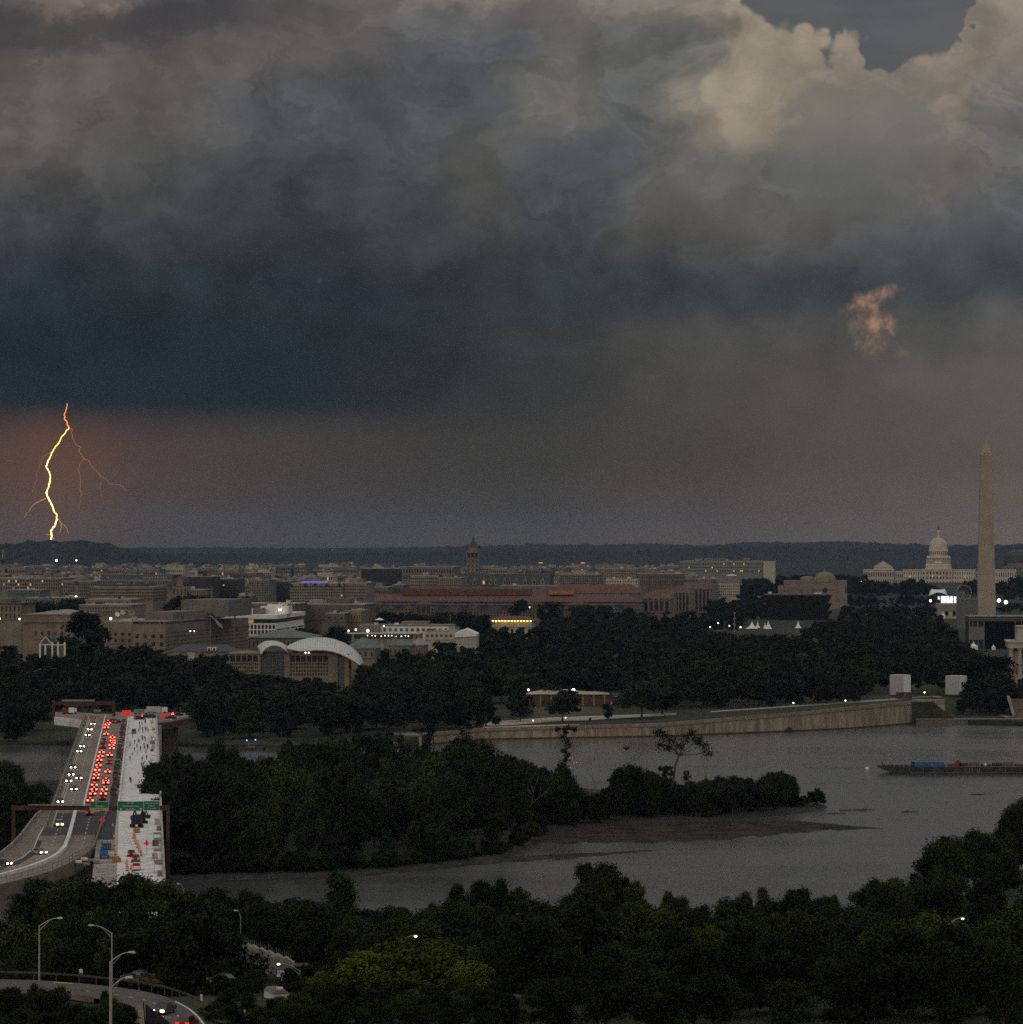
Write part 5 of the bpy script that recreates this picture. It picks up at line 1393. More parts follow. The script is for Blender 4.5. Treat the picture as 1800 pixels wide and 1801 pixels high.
# ================================================================== city blocks
rb = random.Random(21)
class Bld:
    """a building: local x runs right along the front, y runs back; the front stands on y = 0"""
    def __init__(s, name, label, px0, px1, D, depth, zb=None, rz=GR, cat='building', group=None):
        s.D = D; s.w = (px1 - px0) * D / F; s.dep = depth
        x = XD((px0 + px1) / 2, D)
        s.zb = (gz(x, D) - 1.0) if zb is None else zb
        s.e = thing(name, label, cat, (x, D, s.zb), rz, group)
        s.cx = (px0 + px1) / 2
        s.wins = []
    def z(s, py, back=0.0): return CZ - (py - HY) * (s.D + back) / F - s.zb
    def x(s, px): return (px - s.cx) * s.D / F
    def part(s, name, mb, m, smooth=False, up=None): return mb.build(name, m, up or s.e, smooth)
    def facade(s, mb, face, u0, u1, z0, z1, cols, rows, wf=.55, hf=.6, off=.5, base=0.0, xs=None):
        """wall strips standing proud of the core, so every window sits in a recess; returns window boxes"""
        dx = (u1 - u0) / cols; dz = (z1 - z0) / rows
        def bx(a, b, c, d):
            if b - a < 1e-3 or d - c < 1e-3: return
            if face == 'front': mb.b2(a, b, base - off, base + .02, c, d)
            else: mb.b2(base - .02, base + off, a, b, c, d)
        for r in range(rows):
            za = z0 + dz * r + dz * (1 - hf) * .5; zc = za + dz * hf
            bx(u0, u1, z0 + dz * r, za); bx(u0, u1, zc, z0 + dz * (r + 1))
            for c in range(cols + 1):
                a = u0 + dx * (c - .5 + wf / 2) if c else u0
                b = u0 + dx * (c + .5 - wf / 2) if c < cols else u1
                bx(a, b, za, zc)
            for c in range(cols):
                uc = u0 + dx * (c + .5)
                s.wins.append((face, base, uc, za, dx * wf, zc - za))
        return s
    def windows(s, m=M_glass, lit=0.0, single=True, litm=None):
        if single:
            for face, base, uc, za, w, h in s.wins:
                mm = (litm or M_warm) if rb.random() < lit else m
                key = ('win', face, round(w, 2), round(h, 2), mm.name)
                me = shared(key, lambda: (MB().b2(-w / 2, w / 2, -.10, 0, 0, h) if face == 'front' else MB().b2(0, .10, -w / 2, w / 2, 0, h)).mesh('window', mm))
                obj('window', me, s.e, (uc, base - .03, za) if face == 'front' else (base + .03, uc, za))
        else:
            mb = MB()
            for face, base, uc, za, w, h in s.wins:
                mb.mat(1 if rb.random() < lit else 0)
                if face == 'front': mb.b2(uc - w / 2, uc + w / 2, base - .13, base - .03, za, za + h)
                else: mb.b2(base + .03, base + .13, uc - w / 2, uc + w / 2, za, za + h)
            o = mb.build('window_rows', [m, litm or M_warm], s.e); o['kind'] = 'stuff'
        s.wins = []
        return s
    def core(s, m, z1, x0=None, x1=None, y0=0.0, y1=None, name='wall', z0=-4.0):
        x0 = -s.w / 2 if x0 is None else x0; x1 = s.w / 2 if x1 is None else x1; y1 = s.dep if y1 is None else y1
        return MB().b2(x0, x1, y0, y1, z0, z1)
    def roof(s, z, x0=None, x1=None, y0=0.0, y1=None, m=None, over=.5, th=.6):
        x0 = -s.w / 2 if x0 is None else x0; x1 = s.w / 2 if x1 is None else x1; y1 = s.dep if y1 is None else y1
        ro = s.part('roof', MB().b2(x0 - over, x1 + over, y0 - over, y1 + over, z, z + th), m or M_roof)
        for _ in range(rb.choice((2, 3, 4))):
            c, w, y = rb.uniform(x0 * .85, x1 * .85), rb.uniform(.8, 2.6), rb.uniform(y0 + 2, y0 + (y1 - y0) * .6)
            s.part('roof_unit', MB().b2(c - w, c + w, y, y + 3, z + th, z + th + rb.uniform(.8, 2.4)), rb.choice([M_conc, M_slate, M_steel, M_stone2]), up=ro)
def plain(name, label, px0, px1, yt, D, depth, m, cols, rows, yb=None, lit=0.0, wf=.55, hf=.55, group=None, roof=None, pent=True, single=False, side=0, roofm=None, glass=None, top=.9):
    b = Bld(name, label, px0, px1, D, depth, group=group)
    H = b.z(yt)
    mb = b.core(m, H - .3)
    zl = max(0.5, b.z(yb)) if yb else max(1.0, H * .15)
    zt = zl + (H - zl) * top
    b.facade(mb, 'front', -b.w / 2, b.w / 2, zl, zt, cols, rows, wf, hf)
    mb.b2(-b.w / 2, b.w / 2, -.55, .02, zt, H - .3)
    if side: b.facade(mb, 'side', 0, depth, zl, zt, side, rows, wf, hf, base=b.w / 2); mb.b2(b.w / 2 - .02, b.w / 2 + .55, 0, depth, zt, H - .3)
    b.part('wall', mb, m); b.windows(glass or M_glass, lit, single)
    if roof == 'hip': b.part('roof', MB().hip(-b.w / 2 - .8, b.w / 2 + .8, -.8, depth + .8, H - .3, H + min(b.w, depth) * .22), roofm or M_tile)
    else:
        b.roof(H - .3, m=roofm)
        if pent:
            for q in range(rb.choice((1, 1, 2))):
                pw = b.w * rb.uniform(.18, .4); pc = rb.uniform(-.28, .28) * b.w
                b.part('penthouse', MB().b2(pc - pw / 2, pc + pw / 2, depth * .3, depth * .7, H + .3, H + .3 + rb.uniform(2, 4.5)), rb.choice([m, M_stone2, M_roof]))
    return b

# ---------------- far skyline: many small blocks, each on its own
SKYT = [(-40, 996), (60, 1003), (120, 1004), (200, 1003), (300, 1001), (450, 1003), (600, 1001), (700, 1001), (800, 1003), (900, 1006), (1000, 1002), (1100, 1003), (1200, 1004), (1330, 1006)]
mats_far = [M_stone, M_stone2, M_tan, M_brownst, M_stone, M_marble, M_stone2]
mname = {M_stone.name: 'beige', M_stone2.name: 'grey', M_tan.name: 'tan', M_brownst.name: 'brown', M_marble.name: 'pale'}
D = 6300.0
while D > 3750:
    px = -60.0
    while px < (1230 if D > 4300 else 1000):
        w = rb.uniform(16, 46) * (4600 / D) ** .5
        if rb.random() < .80 and not (800 < px + w / 2 < 985 and D < 4500):
            m = rb.choice(mats_far)
            hh = rb.uniform(20, 34)
            zt = interp(D, FARZ) + hh
            yt = max(HY + (CZ - zt) * F / D, interp(px + w / 2, SKYT) - 7 * (D > 5200) + rb.uniform(-2, 4))
            zone = 'left third' if px < 450 else ('middle' if px < 830 else 'right of the clock tower')
            col = mname[m.name]
            where = {'left third': 'below the dark hill', 'middle': 'between the dark hill and the clock tower', 'right of the clock tower': 'beyond the clock tower'}[zone]
            plain('downtown_block', 'distant %s office block in the skyline %s' % (col, where), px, px + w, yt, D + rb.uniform(-60, 60), rb.uniform(25, 50), m, max(3, int(w / 3.2)), rb.choice((3, 4, 5)), wf=.6, hf=.5, lit=.012, group='%s skyline blocks %s' % (col, where))
        px += w + rb.uniform(1, 9)
    D -= 360 if D > 4500 else 300

# ---------------- named blocks left half
plain('office_block', 'wide tan office block with warm lit windows at the left picture edge', -20, 108, 1017, 3450, 60, M_tan, 30, 3, yb=1037, lit=.10, wf=.6, hf=.62, pent=True)
plain('glazed_block', 'green tinted glass block below the lit tan offices', 14, 72, 1037.5, 3300, 40, M_copper, 14, 2, yb=1046, lit=.06, wf=.7, hf=.5, glass=M_glassg, pent=False)
plain('office_block', 'narrow grey office block behind the white lamp', 108, 172, 1022, 3420, 50, M_stone2, 16, 4, yb=1048, lit=.03, wf=.55, hf=.5)
plain('classical_hall', 'long pale classical hall behind the round trees at the left', 45, 135, 1051.5, 2900, 40, M_stone2, 22, 2, yb=1072, wf=.4, hf=.6, pent=False)
b = plain('banded_office', 'long office block with dark horizontal window bands', 158, 270, 1032, 3100, 60, M_tan, 34, 4, yb=1056, wf=.78, hf=.45, side=10)
b.part('crown_storey', MB().b2(b.x(168), b.x(256), 3, 50, b.z(1032), b.z(1027.5)), M_slate)
b = plain('mansard_block', 'dark mansard roofed block with round attic windows', 176, 304, 1020, 3350, 50, M_stone2, 30, 2, yb=1034, wf=.5, hf=.5, pent=False)
b.part('mansard', MB().extr([(-.5, b.z(1020)), (3, b.z(1011)), (47, b.z(1011)), (50.5, b.z(1020))], 'x', -b.w / 2, b.w / 2), M_slate)
for i in range(10):
    x = b.x(255 + i * 4.8 if i < 9 else 190); b.part('round_window', MB().tube((x, .6, b.z(1016)), (x, -.2, b.z(1016.5)), .85, .85, 10), M_marble)
# ornate tower with a domed top
b = Bld('ornate_tower', 'ornate beige corner tower with a rounded dark dome', 304, 330, 3050, 14)
H = b.z(1031); mb = b.core(M_tan, H); b.facade(mb, 'front', -b.w / 2, b.w / 2, 4, H - 1, 4, 5, .4, .6); b.part('wall', mb, M_tan); b.windows()
b.part('dome', MB().lathe([(6.0, H), (6.2, H + 1), (5.8, H + 4), (4.6, H + 6.5), (2.5, H + 8), (.4, H + 8.6)], 16, 0, 6.5), M_slate, True)
b.part('gable', MB().b2(-2.6, 2.6, -1.0, .5, H, H + 4.2).raw([(-2.6, -1, H + 4.2), (2.6, -1, H + 4.2), (0, -1, H + 6.6), (-2.6, .5, H + 4.2), (2.6, .5, H + 4.2), (0, .5, H + 6.6)], [(0, 1, 2), (5, 4, 3), (1, 4, 5, 2), (0, 2, 5, 3)]), M_tan)
plain('tower_wing', 'low beige wing beside the domed corner tower', 331, 366, 1037, 3050, 25, M_tan, 9, 2, yb=1052, wf=.4, hf=.6, pent=False, single=True)
plain('dark_office', 'dark office block right of the domed tower', 328, 374, 1014, 3250, 40, mat('dark_brick', (.06, .055, .06), .85, .2, .3), 12, 8, yb=1058, wf=.5, hf=.4)
plain('dark_office', 'dark glass office block with one lit orange window strip', 374, 418, 1018, 3300, 40, M_slate, 12, 7, yb=1056, wf=.7, hf=.5, lit=.02)
plain('stone_slab', 'tall grey stone slab building left of the arched offices', 438, 474, 1020, 3250, 40, M_stone2, 8, 8, yb=1058, wf=.4, hf=.5)
plain('dark_office', 'dark block squeezed between the grey slab and the arched offices', 474, 511, 1022, 3300, 40, M_slate, 10, 8, yb=1058, wf=.6, hf=.5)
plain('small_block', 'small pale block before the dark offices', 418, 444, 1047, 2950, 20, M_tan, 4, 1, yb=1060, wf=.3, hf=.4, pent=False)
b = plain('arched_office', 'large pale office block with arched top windows and a blue light strip', 510, 604, 1026, 3200, 50, M_stone, 22, 6, yb=1060, wf=.62, hf=.5, side=6, lit=.01, single=True)
for i in (0, 6, 10, 15, 20):
    x = -b.w / 2 + b.w / 22 * (i + .5); b.part('arch_window', MB().tube((x, 0, b.z(1029.5)), (x, -.62, b.z(1029.5)), 1.6, 1.6, 12), M_glass)
b.part('light_strip', MB().b2(b.x(531), b.x(577), 2.0, 2.6, b.z(1024.4), b.z(1022.6)), mat('blue_strip_glow', (.1, .1, .8), .5, 0, emit=(.16, .16, 1.0), estr=.75))
plain('office_block', 'pale office wing to the right of the arched offices', 604, 646, 1025.5, 3200, 50, M_stone, 14, 5, yb=1056, wf=.62, hf=.45, single=True)
plain('dark_rooftop', 'long dark windowless rooftop block in the skyline', 636, 702, 1000, 4100, 30, mat('black_cladding', (.018, .022, .032), .5, .1, .2), 3, 2, wf=.2, hf=.2, pent=False)
plain('skyline_hall', 'broad grey hall with columns left of the clock tower', 704, 800, 997, 4250, 60, M_stone2, 20, 2, yb=1020, wf=.45, hf=.6, single=False)
plain('pale_block', 'pale office block with strip windows left of the dormer roof', 722, 772, 1013, 3900, 40, M_stone, 14, 3, yb=1032, wf=.7, hf=.4)
plain('pale_block', 'pale low office block under the clock tower', 770, 812, 1016, 3880, 40, M_tan, 12, 3, yb=1032, wf=.6, hf=.4)
plain('flat_block', 'flat grey block with a lit roof edge above the red roofs', 880, 990, 1030, 3700, 30, M_stone2, 20, 1, wf=.4, hf=.3, pent=False)
plain('office_block', 'grey office block beyond the dormer roof', 985, 1055, 1010, 4000, 50, M_stone2, 18, 4, yb=1028, wf=.6, hf=.45)
plain('office_block', 'pale office block right of the dormer roof', 1050, 1122, 1000, 4300, 50, M_stone, 18, 5, yb=1024, wf=.55, hf=.4)
plain('office_block', 'bright low office block above the red tiles', 1066, 1122, 1018, 3900, 30, M_marble, 12, 1, yb=1027, wf=.4, hf=.4)
plain('office_block', 'brown office hall above the right end of the red tiles', 1120, 1200, 1009, 4100, 50, M_brownst, 20, 2, yb=1027, wf=.35, hf=.4)
b = plain('green_glass_hall', 'very long green grey glass building with a row of roof lights', 1196, 1342, 987, 5100, 60, mat('green_grey_cladding', (.20, .22, .19), .7, .12, .05), 50, 3, yb=1007, wf=.7, hf=.4, lit=.06, glass=M_glassg, side=6)
b.part('end_block', MB().b2(b.w / 2 + .6, b.x(1363), -3, 40, -3, b.z(987)), M_marble)
for a, c in ((1259, 1274), (1307, 1318)): b.part('penthouse', MB().b2(b.x(a), b.x(c), 15, 40, b.z(987) + .4, b.z(981.5)), M_stone)
b = plain('curved_office', 'pale office block with a rounded front right of the red roofs', 1264, 1300, 1026, 4000, 30, M_marble, 10, 4, yb=1048, wf=.55, hf=.55, pent=False, single=True)
b.part('upper_storey', MB().b2(b.x(1262), b.x(1302), 4, 28, b.z(1026) + .5, b.z(1018)), M_stone); b.part('canopy', MB().lathe([(.1, b.z(1010)), (5.5, b.z(1011.5)), (5.8, b.z(1012.5)), (.1, b.z(1012.6))], 18, b.x(1286), 10), M_white)
plain('grey_wing', 'grey wing left of the rounded office front', 1228, 1265, 1018, 4050, 30, M_stone2, 10, 4, yb=1045, wf=.5, hf=.5)

# ---------------- the stone ministry
b = Bld('ministry_building', 'huge tan stone ministry with long window rows and a recessed top storey', 234, 293, 2170, 190, rz=R(-10.5))
H = b.z(1097); mb = b.core(M_tan, H - .3)
b.facade(mb, 'front', -b.w / 2, b.w / 2, b.z(1140), b.z(1112), 4, 2, .42, .5, .4)
mb.b2(-b.w / 2, b.w / 2, -.42, .02, b.z(1112), H - .3); mb.b2(-b.w / 2, b.w / 2, -.42, .02, 0, b.z(1140))
b.facade(mb, 'side', 0, 190, b.z(1152), b.z(1111), 60, 6, .55, .5, .4, base=b.w / 2)
mb.b2(b.w / 2 - .02, b.w / 2 + .42, 0, 190, b.z(1111), H - .3)
b.part('wall', mb, M_tan); fw = [w for w in b.wins if w[0] == 'front']; sw = [w for w in b.wins if w[0] != 'front']
b.wins = fw; b.windows(); b.wins = sw; b.windows(single=False)
mb = MB().b2(-b.w / 2 + 2, b.w / 2 - 2, 3, 130, H - .2, b.z(1093.5)); b.part('top_storey', mb, M_glass)
for i in range(5): b.part('top_pier', MB().b2(-b.w / 2 + 6 + i * 2.9, -b.w / 2 + 7.2 + i * 2.9, 2.4, 3.2, H - .2, b.z(1093.5)), M_tan)
b.part('roof', MB().b2(-b.w / 2 - .6, b.w / 2 + .4, 1.5, 132, b.z(1093.5), b.z(1092)), M_roof)
b.part('attic', MB().b2(-b.w / 2 + 1, b.w / 2 - 1, 20, 90, b.z(1092), b.z(1078)), M_stone2)
b.part('attic', MB().b2(-b.w / 2 + 8, b.w / 2 + .2, 40, 160, b.z(1092), b.z(1083)), M_stone)
b.part('penthouse', MB().b2(b.x(241), b.x(332), 95, 150, b.z(1090), b.z(1054.5, 100)), M_stone2)
b = Bld('ministry_wing', 'lower stone wing of the ministry behind the satellite dishes', 186, 235, 2190, 80)
H = b.z(1094); mb = b.core(M_tan, H); b.facade(mb, 'front', -b.w / 2, b.w / 2, b.z(1132), b.z(1110), 4, 2, .4, .5, .4); mb.b2(-b.w / 2, b.w / 2, -.42, .02, b.z(1110), H); b.part('wall', mb, M_tan); b.windows(); b.roof(H)
ZDISH = b.zb + H + .6
b = Bld('ministry_block', 'blank stone block with one row of square windows at the left', 40, 130, 2230, 70)
H = b.z(1082); mb = b.core(M_tan, H); b.facade(mb, 'front', b.x(58), b.x(116), b.z(1124), b.z(1104), 5, 1, .42, .35, .4); b.part('wall', mb, M_tan); b.windows()
b.part('attic', MB().b2(-b.w / 2, b.w / 2 + 6, -.6, 60, H, b.z(1080)), M_stone)
b.part('vent_panel', MB().b2(b.x(83), b.x(98), -.3, .05, b.z(1107), b.z(1099)), M_brownst); b.part('cornice', MB().b2(-b.w / 2 - 1.2, b.w / 2, -1.2, 0.2, b.z(1094.6), b.z(1093.8)), M_stone2)
b.part('roof', MB().hip(b.x(50), b.x(136), 2, 50, b.z(1080), b.z(1073.5), 6), M_roof); b.part('hatch', MB().b2(b.x(93), b.x(98), 8, 12, b.z(1078), b.z(1073)), M_dark)
plain('link_block', 'tan block with small square windows behind the big rounded tree', 140, 232, 1064, 2420, 50, M_tan, 20, 2, yb=1080, wf=.5, hf=.5, single=True, pent=False)
b = plain('upper_block', 'orange lit upper block behind the dishes', 151, 232, 1054.5, 2480, 40, M_tan, 6, 1, yb=1064, wf=.2, hf=.3, pent=False)
plain('long_wall_block', 'long blank brown block behind the flags', 330, 520, 1062, 2700, 60, M_brownst, 30, 2, yb=1084, wf=.15, hf=.2, pent=False)
plain('stone_hall', 'stepped brown stone hall left of the white building yard', 520, 642, 1063, 2750, 60, M_brownst, 10, 2, yb=1090, wf=.16, hf=.25, pent=True)
b = plain('stone_hall', 'brown stone hall with a lower front terrace', 574, 607, 1079, 2600, 40, M_brownst, 3, 1, yb=1094, wf=.3, hf=.3, pent=False)
b.part('terrace', MB().b2(b.x(570), b.x(612), -8, 0, -3, b.z(1097)), M_brownst)
plain('stone_pavilion', 'tan stone pavilion block right of the brown hall', 607, 636, 1074, 2620, 40, M_tan, 6, 1, yb=1094, wf=.2, hf=.3, pent=False)
b = Bld('corner_palace', 'stone palace with tall windows at the left picture edge', -30, 39, 2350, 40)
H = b.z(1061); mb = b.core(M_stone, H); b.facade(mb, 'front', b.x(-30), b.x(39), b.z(1090), b.z(1064), 9, 2, .38, .72, .6); b.part('wall', mb, M_stone); b.windows()
b.part('cornice', MB().b2(-b.w / 2 - 1.2, b.w / 2 + 1.6, -1.6, 40, H, b.z(1059.5)), M_stone2); b.part('roof', MB().b2(b.x(-30), b.x(12), 3, 36, b.z(1059.5), b.z(1053)), M_stone2); b.part('balustrade', MB().b2(b.x(19), b.x(36), 2, 3, b.z(1059.5), b.z(1056.5)), M_dark)
# little gabled observatory house
b = Bld('gabled_house', 'little brick house with a white trimmed gable among the trees', 71, 115, 2050, 16)
zr, zp = b.z(1133), b.z(1120); mb = b.core(M_brownst, zr)
mb.raw([(b.x(71), 0, zr), (b.x(92), 0, zr), (b.x(80.5), 0, zp), (b.x(71), 14, zr), (b.x(92), 14, zr), (b.x(80.5), 14, zp)], [(0, 1, 2), (5, 4, 3), (1, 4, 5, 2), (0, 2, 5, 3)]); b.part('wall', mb, M_brownst)
b.part('roof', MB().extr([(b.x(92) - 1.2, zr), (b.x(83), zp - .1), (b.x(84), zp + .1), (b.x(104), zr + 1.0)], 'y', 1, 15), M_slate)
for (xa, za, xb_, zb_) in [(70.6, zr, 80.5, zp), (80.5, zp, 92.4, zr)]: b.part('gable_trim', MB().tube((b.x(xa), -.2, za + .1), (b.x(xb_), -.2, zb_ + .1), .28, .28, 4), M_white)
for px in (71, 80.5, 93, 103, 115): b.part('pilaster', MB().b2(b.x(px) - .45, b.x(px) + .45, -.35, .3, -2, zr + (1.2 if px > 92 else 0)), M_white)
for px, w in ((76, 2.4), (86.5, 3.2), (98, 2.0)): b.part('window', MB().b2(b.x(px) - w / 2, b.x(px) + w / 2, -.08, .02, 1.5, zr - 1.5), M_glass)
b.part('cornice', MB().b2(-b.w / 2 - .2, b.w / 2 + .2, -.4, .05, zr - .5, zr), M_white)
# dark roofed academy with white dormers
b = Bld('dormer_hall', 'low tan hall with a black roof and two white dormers', 296, 412, 2110, 24)
H = b.z(1146); mb = b.core(M_tan, H); b.facade(mb, 'front', -b.w / 2, b.w / 2, 1, H - 1, 20, 1, .35, .6); b.part('wall', mb, M_tan); b.windows(single=True)
b.part('roof', MB().hip(-b.w / 2 - 1, b.w / 2 + 1, -1, 25, H, b.z(1134), 8), M_slate)
for px in (368, 376.5): do = b.part('dormer', MB().b2(b.x(px) - 1.1, b.x(px) + 1.1, 1.2, 6, b.z(1145), b.z(1138.5)), M_white); b.part('dormer_window', MB().b2(b.x(px) - .6, b.x(px) + .6, 1.1, 1.3, b.z(1144), b.z(1140)), M_glass, up=do)
for px in (312, 338, 350): b.part('bay', MB().b2(b.x(px) - 2.2, b.x(px) + 2.2, -1.6, 0, -2, H - .4), M_marble if px == 338 else M_tan)

# ---------------- the white office with big windows
b = Bld('white_office', 'white office block with a dark top floor and large square windows', 395, 486, 2420, 120)
H = b.z(1088.5); zt = b.z(1096); mb = b.core(M_white, zt)
b.facade(mb, 'front', -b.w / 2, b.w / 2, b.z(1126), zt - .6, 14, 3, .66, .78, .6); mb.b2(-b.w / 2, b.w / 2, -.62, .02, zt - .6, zt)
b.facade(mb, 'side', 0, 120, b.z(1126), zt - 3, 4, 3, .9, .35, .4, base=b.w / 2)
b.part('wall', mb, M_white); b.windows()
b.part('top_floor', MB().b2(-b.w / 2 + 1.5, b.w / 2 - 1.5, 1.5, 118, zt, H), M_glass); b.part('lit_room', MB().b2(b.x(417), b.x(446), .9, 1.45, zt + .3, H - .3), mat('amber_room', (.4, .25, .1), .5, 0, emit=(1, .5, .12), estr=.28))
b.part('fascia', MB().b2(-b.w / 2 - 1.2, b.w / 2 + 1.0, -1.2, 121, H, b.z(1081.5)), M_white)
for a, c, y0, y1, yy, m in [(423, 436, 1072, 1081, 20, M_white), (436, 451, 1071, 1081, 22, M_stone2), (441, 492, 1068, 1080, 40, M_white), (452, 478, 1064.5, 1069, 44, M_white), (458, 464, 1062, 1065, 46, M_stone)]:
    b.part('penthouse', MB().b2(b.x(a), b.x(c), yy, yy + 16, b.z(1081.5), b.z(y0)), m)
for i in range(4): b.part('vent', MB().tube((b.x(470 + i * 4), 50, b.z(1068)), (b.x(471 + i * 5), 50, b.z(1062 + i % 2)), .5, .35, 6), M_white)
for px in (475, 479): b.part('flood_lamp', MB().ball((b.x(px), 38, b.z(1074)), .45, 6, 4), M_lampw)
# green hipped hall behind the museum
b = Bld('copper_roof_hall', 'stone hall with a broad green copper hip roof behind the museum', 436, 546, 2180, 45)
H = b.z(1121.5); mb = b.core(M_brownst, H); b.facade(mb, 'front', -b.w / 2, b.w / 2, H - 7, H - .6, 16, 1, .35, .6); b.part('wall', mb, M_brownst); b.windows()
b.part('roof', MB().hip(-b.w / 2 - 1.5, b.w / 2 + 1.5, -1.5, 46, H, b.z(1107), 18), M_copper); b.part('statue', MB().tube((b.x(479), 4, b.z(1119)), (b.x(479.5), 4, b.z(1117)), .5, .25, 6), M_dark)

# ---------------- museum with the white shell roofs
b = Bld('peace_museum', 'pale museum with two white curved shell roofs and tall glass walls', 402, 616, 2080, 60, rz=0.0)
z1_, z2_ = b.z(1150), b.z(1148)
mb = MB().b2(b.x(402), b.x(459), 0, 55, -3, z1_)
b.facade(mb, 'front', b.x(405), b.x(455), b.z(1164.5), b.z(1151.5), 5, 1, .80, .86, .5); b.facade(mb, 'front', b.x(405), b.x(455), b.z(1190), b.z(1164.5), 15, 4, .60, .62, .5)
mb.b2(b.x(402), b.x(405), -.5, .02, -3, z1_); mb.b2(b.x(455), b.x(459), -.5, .02, -3, z1_); mb.b2(b.x(402), b.x(459), -.5, .02, b.z(1151.5), z1_)
mb.b2(b.x(501), b.x(510), -1.0, 50, -3, b.z(1150)); mb.b2(b.x(510), b.x(594), 0, 55, -3, b.z(1147.5))
b.facade(mb, 'front', b.x(510.5), b.x(578), b.z(1164.5), b.z(1152), 7, 1, .82, .86, .5); b.facade(mb, 'front', b.x(510.5), b.x(578), b.z(1189), b.z(1164.5), 14, 4, .60, .60, .5)
mb.b2(b.x(510.5), b.x(578), -.5, .02, b.z(1152), b.z(1147.5)); mb.b2(b.x(510.5), b.x(578), -.5, .02, -3, b.z(1189)); mb.b2(b.x(578), b.x(594.5), -.9, .02, -3, b.z(1147.5)); mb.b2(b.x(606.5), b.x(614.5), -.9, 30, -3, b.z(1150))
b.part('wall', mb, M_tan); b.windows()
def glasswall(x0, x1, ya, yb_, rows, nm):
    b.part(nm, MB().b2(x0, x1, .6, 40, b.z(yb_), b.z(ya)), M_glassg)
    mb = MB()
    for r in range(rows + 1): zz = b.z(yb_) + (b.z(ya) - b.z(yb_)) * r / rows; mb.b2(x0, x1, .42, .58, zz - .06, zz + .06)
    for c in range(7): xx = x0 + (x1 - x0) * c / 6; mb.b2(xx - .06, xx + .06, .40, .58, b.z(yb_), b.z(ya))
    b.part('mullions', mb, M_sgrey)
glasswall(b.x(459.5), b.x(500.5), 1146, 1186, 8, 'atrium_glass'); glasswall(b.x(595), b.x(606), 1149, 1212, 14, 'corner_glass')
M_shell = bpy.data.materials.new('white_shell_panels'); M_shell.use_nodes = True
_n = NT(M_shell.node_tree); _bs = M_shell.node_tree.nodes['Principled BSDF']; _bs.inputs['Roughness'].default_value = .6
_br = _n.new('ShaderNodeTexBrick'); _n.put(_br.inputs['Vector'], _n.new('ShaderNodeTexCoord').outputs['UV'])
_br.inputs['Color1'].default_value = (.66, .64, .60, 1); _br.inputs['Color2'].default_value = (.58, .56, .52, 1); _br.inputs['Mortar'].default_value = (.26, .25, .23, 1); _br.inputs['Scale'].default_value = 1.0
_br.inputs['Mortar Size'].default_value = .05; _br.inputs['Brick Width'].default_value = 1.0; _br.inputs['Row Height'].default_value = 1.0; _br.offset = 0.0
_n.put(_bs.inputs['Base Color'], _br.outputs[0])
def shell(front, back, nv, nu, nm):
    """double-curved shell between a front rim and a rear rim, with thickness"""
    n = len(front); v = []; uvs = []
    for j in range(nv + 1):
        t = j / nv
        for i in range(n):
            (fx_, fy_, fz_), (bx_, by_, bz_) = front[i], back[i]
            bulge = math.sin(math.pi * t) * 1.2
            v.append((fx_ + (bx_ - fx_) * t, fy_ + (by_ - fy_) * t, fz_ + (bz_ - fz_) * (1 - (1 - t) ** 1.6) + bulge)); uvs.append((i * nu / (n - 1), t * nv * .9))
    f = [(j * n + i, j * n + i + 1, (j + 1) * n + i + 1, (j + 1) * n + i) for j in range(nv) for i in range(n - 1)]
    me = bpy.data.meshes.new(nm); me.from_pydata(v, [], f); me.materials.append(M_shell)
    uv = me.uv_layers.new()
    for l in me.loops: uv.data[l.index].uv = uvs[l.vertex_index]
    me.polygons.foreach_set('use_smooth', [True] * len(me.polygons))
    o = obj(nm, me, b.e); md = o.modifiers.new('t', 'SOLIDIFY'); md.thickness = .7
    return o
def bz_pts(pix, y): return [(b.x(a) * (1 + y / 2080), y, b.z(c, y)) for a, c in pix]
def resamp(p, n): return [(lambda t, k: (p[k][0] + (p[k + 1][0] - p[k][0]) * (t - k), p[k][1] + (p[k + 1][1] - p[k][1]) * (t - k)))(i * (len(p) - 1) / n, min(len(p) - 2, int(i * (len(p) - 1) / n))) for i in range(n + 1)]
shell(bz_pts(resamp([(459.5, 1151.5), (464, 1144.5), (470, 1139), (477, 1135.8), (484, 1134.8), (491, 1136), (497, 1138.5), (503, 1143), (510, 1149)], 24), -3), bz_pts(resamp([(444.5, 1139.5), (449, 1134), (455, 1130), (462, 1128), (470, 1127.8), (479, 1128.5), (488, 1131), (497, 1135.5), (508, 1142)], 24), 34), 8, 16, 'left_shell_roof')
shell(bz_pts(resamp([(506, 1140), (517, 1142.5), (530, 1145), (545, 1144), (558, 1143), (572, 1143.5), (586, 1145.5), (600, 1150), (614, 1156.5), (627, 1164), (636.5, 1172)], 30), -5), bz_pts(resamp([(504, 1137), (512, 1131), (522, 1126), (536, 1122.5), (552, 1121), (568, 1121.3), (585, 1124.5), (602, 1131), (618, 1141), (630, 1154), (637, 1171)], 30), 30), 10, 34, 'right_shell_roof')
b.part('roof_unit', MB().b2(b.x(517), b.x(523), 2, 6, b.z(1147), b.z(1139)), M_tan); b.part('terrace', MB().b2(b.x(402), b.x(460), -1, 50, z1_, z1_ + .5), M_stone)
for px in (538, 544): b.part('flood_lamp', MB().ball((b.x(px), -1.2, b.z(1147.5)), .4, 6, 4), M_lampw)

